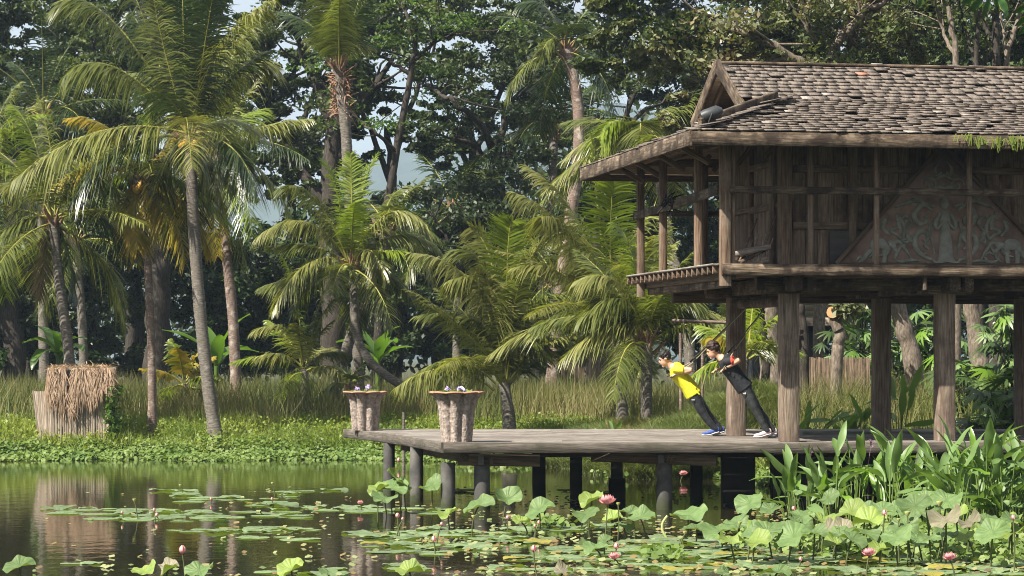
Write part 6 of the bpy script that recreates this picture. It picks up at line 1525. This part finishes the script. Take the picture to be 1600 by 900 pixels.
# terracotta pot far behind in the reeds
c = P(550, 607, 72); c[2] = HC - (614 - YH) / F * 72; mb = MB(); mb.tube([c + [0, 0, -.5], c, c + [0, 0, .22]], [.12, .14, .2], 14); mb.quads([c + [-.2, -.2, .2], c + [.2, -.2, .2], c + [.2, .2, .2], c + [-.2, .2, .2]], [(0, 1, 2, 3)])
tag(link('flower_pot', mb.mesh('flower_pot', M_rim)), 'small dark terracotta pot among reeds at the foot of the crossing trunks', 'pot')

# ------------------------------------------------------------------ shed and bamboo fences behind the house
sh = thing('shed', P(1230, 590, 70), 'dark shed with a mossy shingle roof seen under the house floor', 'shed')
b = MB(); a = P(1176, 600, 70); c = P(1290, 600, 70); zt_ = HC - (508 - YH) / F * 70
b.box(((a[0] + c[0]) / 2, 71.5, (.8 + zt_) / 2), (c[0] - a[0], 3, zt_ - .8)); link('wall', b.mesh('wall', rough_mat('shed_wall', [(.02, .024, .03), (.045, .05, .06)], 2)), sh)
a = P(1165, 503, 69.4); c = P(1345, 503, 69.4)
for k in range(8):
    z0 = a[2] + k * .16; y0 = 69.4 + k * .26; b = MB(); b.box(((a[0] + c[0]) / 2, y0 + .2, z0 + .08), (c[0] - a[0], .42, .03), M=Matrix.Rotation(R(30), 4, 'X')); link('roof_course', b.mesh('roof_course', rough_mat('mossy_roof', [(.05, .045, .02), (.12, .10, .05)], 3)), sh)
bar('eave_board', (a[0], 69.25, a[2] + .0), (c[0], 69.25, a[2]), .05, .22, M_bamboo, sh)
fn = thing('bamboo_fence', P(1300, 590, 64), 'brown bamboo fence behind the reeds, seen under the house', 'fence'); rg = np.random.default_rng(71)
for k in range(52):
    px = 1262 + k * 1.9; a = P(px, 592, 64); a[2] = .7; c = P(px + rg.uniform(-.5, .5), 559 + rg.uniform(-1.5, 2), 64); bar('cane', a, c, .03, .025, M_inner, fn, (0, 1, 0))
for py in (562, 578): bar('rail', P(1260, py, 64.05), P(1362, py, 64.05), .03, .04, M_bamboo, fn)
fn = thing('wooden_fence', P(900, 575, 96), 'low dark paling fence at the back of the reed field, right of centre', 'fence')
for k in range(60):
    px = 878 + k * 2.0; a = P(px, 592, 96); a[2] = .9; c = P(px, 545 + rg.uniform(-2, 3), 96); bar('paling', a, c, .035, .03, M_wooddark, fn, (0, 1, 0))
bar('rail', P(876, 549, 96.05), P(1000, 549, 96.05), .04, .06, M_wooddark, fn)
# pale bamboo pole frame left of the rear post, palm stakes
fr2 = thing('pole_frame', P(1085, 560, 57), 'thin pale bamboo poles standing left of the rear post behind the men', 'poles')
for (x0_, y0_, x1_, y1_) in ((1064, 640, 1063, 520), (1097, 640, 1098, 528), (1050, 501, 1136, 504)):
    mb = MB(); mb.tube([P(x0_, y0_, 57), P(x1_, y1_, 57)], .035, 7); link('pole', mb.mesh('pole', M_palmbarkred, True), fr2)

# big variegated leaves hanging into the top right corner
vt = thing('leafy_twig', P(1548, -10, 42), 'twig of large yellow edged leaves hanging into the top right corner', 'twig')
m, nt = mat_new('variegated_leaf'); L = nt.links
tc_ = N(nt, 'ShaderNodeTexCoord'); n_ = N(nt, 'ShaderNodeTexNoise', inp={'Scale': 3.0, 'Detail': 3.0}); L.new(tc_.outputs['Object'], n_.inputs['Vector'])
sx_ = N(nt, 'ShaderNodeSeparateXYZ'); L.new(tc_.outputs['Object'], sx_.inputs[0]); ab_ = N(nt, 'ShaderNodeMath', operation='ABSOLUTE'); L.new(sx_.outputs[1], ab_.inputs[0])
ad_ = N(nt, 'ShaderNodeMath', operation='MULTIPLY_ADD', inp={1: 7.5, 2: 0}); L.new(ab_.outputs[0], ad_.inputs[0]); L.new(n_.outputs['Fac'], ad_.inputs[2])
rp_ = ramp(nt, [(.03, .09, .015), (.06, .13, .02), (.35, .36, .06)], [.6, .95, 1.08]); L.new(ad_.outputs[0], rp_.inputs[0])
p_ = N(nt, 'ShaderNodeBsdfPrincipled', inp={'Roughness': .4}); L.new(rp_.outputs[0], p_.inputs['Base Color']); o_ = N(nt, 'ShaderNodeOutputMaterial'); L.new(p_.outputs[0], o_.inputs[0])
vl = lance_mesh(.32, .17, m, 99, .15)
for (x, y, rx, sc) in ((1535, -4, 2.3, 1.0), (1545, 0, 1.9, .9), (1560, -2, 1.0, 1.0), (1555, -10, 1.4, .9), (1528, -6, 2.7, .9), (1440, -8, 1.8, .7), (1605, 8, 2.6, .8), (1606, 24, 2.4, .8), (1604, 38, 2.2, .7)):
    M_ = Matrix.Translation(Vector(P(x, y, 42))) @ Matrix.Rotation(-rx if rx < 1.5 else rx, 4, 'Y') @ Matrix.Rotation(R(75), 4, 'X') @ Matrix.Scale(sc, 4)
    M_ = Matrix.Translation(Vector(P(x, y, 42))) @ Matrix.Rotation(rx, 4, 'Y') @ Matrix.Rotation(R(65), 4, 'X') @ Matrix.Scale(sc, 4)
    link('leaf', vl, vt, M_)
mb = MB(); mb.tube(spline([P(1700, -60, 42), P(1610, -25, 42), P(1550, -12, 42), P(1430, -16, 42)], 10), np.linspace(.05, .01, 10), 6); link('twig', mb.mesh('twig', M_bark), vt)

# ------------------------------------------------------------------ two men leaning on suspension straps
def loft(mb, pts, ra, rb, side=(0, 1, 0), n=14, m=0):
    """closed elliptical loft: ra across (along side), rb in the other direction"""
    pts = np.asarray(pts, float); k = len(pts); T = unit(np.gradient(pts, axis=0)); S = np.asarray(side, float)
    ra = np.broadcast_to(ra, (k,)); rb = np.broadcast_to(rb, (k,)); S = unit(S - T * (T @ S)[:, None]); U = np.cross(T, S)
    a = np.arange(n) * 2 * pi / n
    V = pts[:, None] + S[:, None] * (ra[:, None] * np.cos(a))[:, :, None] + U[:, None] * (rb[:, None] * np.sin(a))[:, :, None]
    V = np.concatenate([pts[:1, None].repeat(n, 1) - T[0] * min(ra[0], rb[0]) * .5, V, pts[-1:, None].repeat(n, 1) + T[-1] * min(ra[-1], rb[-1]) * .5]); k += 2
    i = np.arange(k - 1)[:, None] * n; j = np.arange(n)[None]; jj = (j + 1) % n
    mb.quads(V, np.stack([i + j, i + jj, i + n + jj, i + n + j], -1).reshape(-1, 4), m)
def ball(mb, c, r, sc=(1, 1, 1), n=12):
    c = np.asarray(c, float); th = np.linspace(0, pi, n); ph = np.arange(n * 2) * pi / n
    V = c + r * np.array(sc) * np.stack([np.sin(th)[:, None] * np.cos(ph), np.sin(th)[:, None] * np.sin(ph), np.cos(th)[:, None] * np.ones(2 * n)], -1)
    i = np.arange(n - 1)[:, None] * 2 * n; j = np.arange(2 * n)[None]; jj = (j + 1) % (2 * n)
    mb.quads(V, np.stack([i + j, i + 2 * n + j, i + 2 * n + jj, i + jj], -1).reshape(-1, 4))
def fuse(name, mb, mat, vox, smooth=4):
    me = mb.mesh(name, mat); o = bpy.data.objects.new('tmp', me); COL.objects.link(o)
    r = o.modifiers.new('r', 'REMESH'); r.mode = 'VOXEL'; r.voxel_size = vox
    if smooth:
        s = o.modifiers.new('s', 'SMOOTH'); s.iterations = smooth; s.factor = .5
    dg = bpy.context.evaluated_depsgraph_get(); dg.update()
    m2 = bpy.data.meshes.new_from_object(o.evaluated_get(dg)); bpy.data.objects.remove(o)
    m2.materials.clear(); m2.materials.append(mat)
    m2.polygons.foreach_set('use_smooth', np.ones(len(m2.polygons), bool)); m2.name = name
    return m2
def skinmat(name, c):
    m, nt = mat_new(name); p = N(nt, 'ShaderNodeBsdfPrincipled', inp={'Base Color': (*c, 1), 'Roughness': .5, 'Subsurface Weight': .15, 'Subsurface Radius': (.02, .008, .004)}); o = N(nt, 'ShaderNodeOutputMaterial'); nt.links.new(p.outputs[0], o.inputs[0]); return m
M_skin = skinmat('skin', (.50, .29, .19))
M_hairb = rough_mat('black_hair', [(.008, .007, .007), (.025, .02, .018)], 40, rough=.5, bump=.6)
M_hairbr = rough_mat('dark_brown_hair', [(.015, .008, .006), (.05, .028, .02)], 40, rough=.55, bump=.6)
M_yellow = rough_mat('yellow_jersey', [(.52, .50, .02), (.70, .66, .04)], 9, (1, 1, 1), .7, .5, dist=.02)
M_teal = rough_mat('teal_trim', [(.05, .35, .25), (.08, .45, .3)], 9, rough=.7)
M_blacksh = rough_mat('black_tshirt', [(.010, .011, .014), (.022, .023, .028)], 9, rough=.75, bump=.6, dist=.02)
M_redsh = rough_mat('red_sleeve', [(.5, .04, .03), (.62, .07, .05)], 9, rough=.7)
M_trous = rough_mat('black_track_trousers', [(.010, .011, .013), (.028, .030, .034)], 7, (1, 1, 1), .5, .8, dist=.03)
M_trouser2 = rough_mat('charcoal_trousers', [(.014, .016, .016), (.036, .040, .040)], 7, (1, 1, 1), .6, .8, dist=.03)
M_white = plain_mat('white_print', (.6, .6, .6)); M_blueshoe = rough_mat('blue_shoe', [(.02, .04, .16), (.05, .10, .32)], 20, rough=.6); M_paleshoe = rough_mat('pink_grey_shoe', [(.35, .26, .28), (.60, .50, .52)], 20, rough=.6)
M_sole = plain_mat('shoe_sole', (.55, .53, .55)); M_eye = plain_mat('eye_dark', (.015, .01, .01), .2); M_strap = rough_mat('grey_green_strap', [(.04, .045, .03), (.11, .115, .085)], 12, rough=.8); M_strapl = rough_mat('tan_strap', [(.22, .2, .13), (.36, .33, .24)], 12, rough=.8)
def person(label, Y0, hd, neck, sho, chest, waist, hip, knees, ankles, elbows, hands, headdir, mats, vneck, seed, hair):
    Q = lambda p, dy=0.0: P(p[0], p[1], Y0 + dy)
    g = Q(((ankles[0][0] + ankles[1][0]) / 2, 681)); g[2] = DECK
    t = thing('person', g, label, 'person')
    H = Q(hd); f = np.array([headdir[0], 0, headdir[1]]); f = unit(f); upv = np.array([-f[2], 0, f[0]]); upv = upv if upv[2] > 0 else -upv
    b = MB()
    # head: skull, face, nose, lips, chin, ears
    Mh = lambda a, y, u: H + f * a + np.array([0, 1, 0]) * y + upv * u
    b_ = MB(); ball(b_, [0, 0, 0], 1, (1, 1, 1), 14)
    V = b_.v[0] * [.098, .077, .112]; V[:, 0] -= .012; V[:, 2] += .022
    b.quads(np.array([Mh(*v) for v in V]), b_.f4[0])
    V = b_.v[0] * [.074, .062, .092]; V[:, 0] += .024; V[:, 2] -= .040
    b.quads(np.array([Mh(*v) for v in V]), b_.f4[0])
    loft(b, [Mh(.088, 0, .012), Mh(.108, 0, -.018), Mh(.098, 0, -.032)], [.009, .015, .016], [.008, .014, .009])
    loft(b, [Mh(.080, -.028, -.062), Mh(.095, 0, -.060), Mh(.080, .028, -.062)], .009, .010, (0, 0, 1))
    loft(b, [Mh(.080, 0, -.104), Mh(.060, 0, -.122)], [.026, .028], [.016, .018])
    loft(b, [Mh(.078, -.045, .026), Mh(.092, 0, .022), Mh(.078, .045, .026)], .010, .009, (0, 0, 1))
    for s in (-1, 1): loft(b, [Mh(-.012, s * .074, .018), Mh(-.022, s * .084, .002), Mh(-.012, s * .076, -.030)], [.020, .024, .012], [.008, .010, .006], (1, 0, 0))
    # neck and trunk
    C = [Q(neck), Q(sho), Q(chest), Q(waist), Q(hip)]
    loft(b, [Mh(-.035, 0, -.05), (Mh(-.04, 0, -.06) + C[0]) / 2, C[0], C[1]], [.058, .056, .060, .09], [.058, .058, .060, .07])
    loft(b, spline(C[0:1] + C[1:], 12), np.interp(np.linspace(0, 1, 12), [0, .16, .3, .6, .8, 1], [.07, .165, .175, .135, .145, .16]), np.interp(np.linspace(0, 1, 12), [0, .2, .4, .7, 1], [.06, .10, .115, .092, .115]))
    hands_ = []
    for i, s in enumerate((-1, 1)):          # near arm, far arm
        S0 = Q(sho, s * .175); E = Q(elbows[i], s * .27); W = Q(hands[i], s * .17)
        loft(b, spline([S0, (S0 + E) / 2 + [0, 0, .006], E], 7), [.056, .054, .050, .047, .044, .041, .040], [.056, .054, .05, .047, .044, .041, .040])
        loft(b, spline([E, E * .45 + W * .55, W], 7), [.041, .044, .043, .039, .034, .029, .026], [.04, .042, .041, .036, .031, .025, .022])
        d = unit(W - E); Kn = W + d * .085           # palm, curled fingers round the handle
        upd = unit(np.cross(d, [0, 1, 0])); upd = upd if upd[2] < 0 else -upd
        loft(b, [W, W + d * .04, Kn], [.026, .036, .040], [.018, .018, .015], (0, 1, 0))
        for k, (o_, ln) in enumerate(zip((-.030, -.010, .011, .030), (.038, .043, .040, .032))):
            k0 = Kn + [0, o_, 0]; k1 = k0 + d * ln * .75 + upd * .008; k2 = k1 + upd * ln * .75 - d * .004; k3 = k2 - d * ln * .6 + upd * .006
            loft(b, [k0, k1, k2, k3], [.0095, .009, .0085, .007], [.0095, .009, .0085, .007], n=8)
        th = W + d * .03 + [0, -s * .034, 0]; loft(b, [th, th + d * .03 + upd * .018 + [0, -s * .010, 0], th + d * .05 + upd * .038 + [0, s * .006, 0]], [.012, .011, .008], [.012, .011, .008], n=8)
        hands_.append(Kn + d * .022 + upd * .02)
    for i, s in enumerate((-1, 1)):
        A0 = Q(hip, s * .085); K = Q(knees[i], s * .10); A = Q(ankles[i], s * .10)
        loft(b, spline([A0, K, A], 14), np.interp(np.linspace(0, 1, 14), [0, .25, .5, .65, 1], [.09, .082, .056, .056, .036]), np.interp(np.linspace(0, 1, 14), [0, .25, .5, .65, 1], [.095, .086, .06, .062, .038]))
        loft(b, [A, A + [-.02, 0, -.05], A + [-.13, 0, -.075]], [.036, .038, .036], [.04, .04, .026])
    link('body', fuse('body', b, M_skin, .0075, 3), t)
    # shirt
    b = MB(); c2 = C[:]; hem = C[4] + (C[4] - C[3]) * .05
    path = spline([C[1] + (C[0] - C[1]) * .75, C[1], C[2], C[3], hem], 16)
    loft(b, path, np.interp(np.linspace(0, 1, 16), [0, .12, .3, .6, .85, 1], [.085, .19, .20, .178, .188, .196]), np.interp(np.linspace(0, 1, 16), [0, .12, .35, .7, 1], [.08, .125, .15, .142, .158]))
    for k in range(12):
        rg = np.random.default_rng(seed + k); i0 = 5 + k % 8; p = path[i0] + [0, rg.uniform(-.17, -.12), 0]; q = path[min(15, i0 + 4)] + [rg.uniform(-.1, .1), rg.uniform(-.17, -.14), 0]
        loft(b, [p, (p + q) / 2 + [.02, -.004, 0], q], .02, .014)
    for i, s in enumerate((-1, 1)):
        S0 = Q(sho, s * .165); E = Q(elbows[i], s * .27); d = (E - S0)
        loft(b, [S0 - d * .12, S0 + d * .2, S0 + d * .36, S0 + d * .52], [.07, .078, .074, .076], [.07, .078, .076, .080])
    link('shirt', fuse('shirt', b, mats[0], .010, 2), t)
    b = MB(); nk = C[0] * .75 + C[1] * .25; loft(b, [nk + (C[0] - C[1]) * .05, nk - (C[0] - C[1]) * .12], .070, .070, n=20); link('collar', b.mesh('collar', mats[1], True), t)
    if vneck == 'red':
        S0 = Q(sho, -.17); E = Q(elbows[0], -.27); d = E - S0; b = MB(); loft(b, [S0 + d * .46, S0 + d * .55], [.083, .084], [.083, .084]); link('sleeve_cuff', b.mesh('sleeve_cuff', M_redsh, True), t)
        b = MB(); d = Q(elbows[0], -.27) - Q(hands[0], -.17); w0 = Q(hands[0], -.17) + d * .10; loft(b, [w0, w0 + d * .08], .036, .034); link('wrist_watch', b.mesh('wrist_watch', M_eye, True), t)
    # trousers
    b = MB(); wst = C[4] + (C[3] - C[4]) * .25; loft(b, [wst, C[4], C[4] + (C[4] - C[3]) * .35], [.15, .165, .155], [.105, .125, .12])
    for i, s in enumerate((-1, 1)):
        A0 = Q(hip, s * .08); K = Q(knees[i], s * .10); A = Q(ankles[i], s * .10); pth = spline([A0, K, A + (A - K) * .02], 18)
        rr = np.interp(np.linspace(0, 1, 18), [0, .25, .5, .65, .93, 1], [.104, .094, .071, .068, .056, .060]); rr = rr * (1 + .035 * np.sin(np.arange(18) * 2.1 + i) * np.linspace(.2, 1.3, 18))
        loft(b, pth, rr * .95, rr)
    link('trousers', fuse('trousers', b, mats[2], .010, 2), t)
    lg = Q((hip[0] - 2 + 1, hip[1] + 9), -.185); b = MB()
    for dx in (-.018, 0, .018): b.box(lg + [dx, -.0, 0], (.010, .012, .02 + dx * .3 + .008))
    link('print', b.mesh('print', M_white), t)
    # shoes
    for i, s in enumerate((-1, 1)):
        A = Q(ankles[i], s * .10); zt = DECK + .004; heel = np.array([A[0] + .06, A[1], 0]); toe = heel + [-.285, 0, 0]; hl = .045 + .0 * i
        def sp(x, z): return np.array([heel[0] - x, A[1], zt + z])
        b = MB(); loft(b, [sp(.0, .075 + hl), sp(.06, .06 + hl * .8), sp(.13, .050 + hl * .3), sp(.20, .042), sp(.26, .036), sp(.285, .030)], [.030, .042, .045, .050, .045, .028], [.045, .055, .045, .036, .030, .018])
        loft(b, [A + [0, 0, -.0], sp(.07, .09 + hl)], [.042, .046], [.048, .06]); link('shoe', fuse('shoe', b, mats[3], .007, 2), t)
        b = MB(); loft(b, [sp(.0, .018 + hl), sp(.06, .016 + hl * .8), sp(.14, .014 + hl * .2), sp(.21, .012), sp(.295, .012)], [.034, .042, .046, .052, .036], [.018, .016, .014, .012, .011]); link('sole', b.mesh('sole', M_sole, True), t)
    # hair
    b = MB(); rg = np.random.default_rng(seed)
    b_ = MB(); ball(b_, [0, 0, 0], 1, (1, 1, 1), 14); V = b_.v[0] * [.106, .086, .112]; V[:, 0] -= .026; V[:, 2] += .040; b.quads(np.array([Mh(*v) for v in V]), b_.f4[0])
    n = 120 if hair == 'curly' else 80
    for k in range(n):
        a = rg.uniform(0, 2 * pi); e = rg.uniform(-.15, 1.5); d = np.array([cos(a) * cos(e), sin(a) * cos(e), sin(e)])
        if d[0] > .35 and d[2] < .45: continue
        c = np.array([-.026, 0, .040]) + d * [.104, .084, .110]
        if hair == 'curly': ball(b, Mh(*(c + d * .008)), rg.uniform(.016, .026), n=6)
        else:
            e2 = c + d * .012 + np.array([.022, rg.normal(0, .01), -.012]); loft(b, [Mh(*c), Mh(*((c + e2) / 2 + d * .006)), Mh(*e2)], [.014, .012, .005], [.012, .01, .004], n=6)
    if hair == 'curly':
        for k in range(10): ball(b, Mh(.062 + rg.uniform(-.01, .02), rg.uniform(-.06, .06), .085 + rg.uniform(-.025, .02)), .018, n=6)
        for k in range(12): ball(b, Mh(-.09 + rg.uniform(-.02, .02), rg.uniform(-.06, .06), -.03 + rg.uniform(-.03, .03)), .02, n=6)
    link('hair', fuse('hair', b, mats[4], .007, 0), t)
    for s in (-1, 1):
        b = MB(); ball(b, Mh(.083, s * .032, .008), .0085, n=8); link('eye', b.mesh('eye', M_eye, True), t)
        b = MB(); loft(b, [Mh(.083, s * .048, .028), Mh(.092, s * .032, .033), Mh(.093, s * .016, .028)], .004, .005); link('eyebrow', b.mesh('eyebrow', mats[4], True), t)
    b = MB(); loft(b, [Mh(.083, -.024, -.061), Mh(.100, 0, -.060), Mh(.083, .024, -.061)], .0035, .003); link('mouth', b.mesh('mouth', plain_mat('lip', (.30, .09, .07)), True), t)
    return t, hands_
p1, h1 = person('man in bright yellow shirt and black trousers with straight black hair, leaning on straps', 46.9, (1038.5, 561), (1048, 571), (1056, 577), (1063, 588), (1076, 604), (1084, 616), [(1100, 648), (1105, 646)], [(1118, 671), (1126, 671)],
                [(1081, 578), (1079, 580)], [(1057, 585), (1051, 584)], (-.93, -.36), (M_yellow, M_teal, M_trous, M_blueshoe, M_hairb), '', 5, 'straight')
p2, h2 = person('man in black t-shirt with red sleeve edge and curly brown hair, leaning on straps', 45.8, (1113.5, 548), (1124, 557), (1134, 565), (1142, 577), (1155, 595), (1164, 606), [(1181, 641), (1184, 639)], [(1199, 674), (1208, 673)],
                [(1156, 562), (1152, 565)], [(1133, 576), (1121, 578)], (-.93, -.36), (M_blacksh, M_blacksh, M_trouser2, M_paleshoe, M_hairbr), 'red', 25, 'curly')
def straps(label, hands_, Y0, anchor, mids, col):
    A = P(*anchor); t = thing('suspension_strap', A, label, 'straps')
    for i, h in enumerate(hands_):
        s = (-1, 1)[i]; L1 = P(mids[i][0], mids[i][1], Y0 + s * .16)
        for k in (-1, 1):
            bar('handle_loop', h + [0, k * .055, 0], L1 + [0, k * .02, 0], .034, .008, M_strapl if col else M_strap, t)
        b = MB(); b.tube([h + [0, -.065, 0], h + [0, .065, 0]], .016, 10); link('handle', b.mesh('handle', M_eye, True), t)
        bar('webbing', L1, A + [0, s * .03, 0], .045, .01, M_strapl if (col and i == 0) else M_strap, t)
        bar('buckle', L1 * .99 + A * .01, L1 * .93 + A * .07, .05, .018, M_eye, t)
    b = MB(); top = A + [.12, .1, .45]; b.tube([A, (A + top) / 2, top], .02, 6); link('anchor_sling', b.mesh('anchor_sling', M_strap), t)
    return t
straps('pair of exercise straps running from the yellow shirted man up to the house beam', h1, 46.9, (1166, 482, 46.4), [(1083, 566), (1078, 566)], True)
straps('pair of exercise straps running from the black shirted man up to the house beam', h2, 45.8, (1192, 486, 45.6), [(1146, 550), (1137, 552)], True)

# ------------------------------------------------------------------ haze
hz = MB(); hz.box((200, 2245, 193), (8400, 4600, 390))
m, nt = mat_new('haze'); pv = N(nt, 'ShaderNodeVolumePrincipled', inp={'Color': (.62, .80, 1.0, 1), 'Density': .00024, 'Anisotropy': .2}); o = N(nt, 'ShaderNodeOutputMaterial'); nt.links.new(pv.outputs[0], o.inputs['Volume'])
link('haze', hz.mesh('haze', m), kind='stuff')
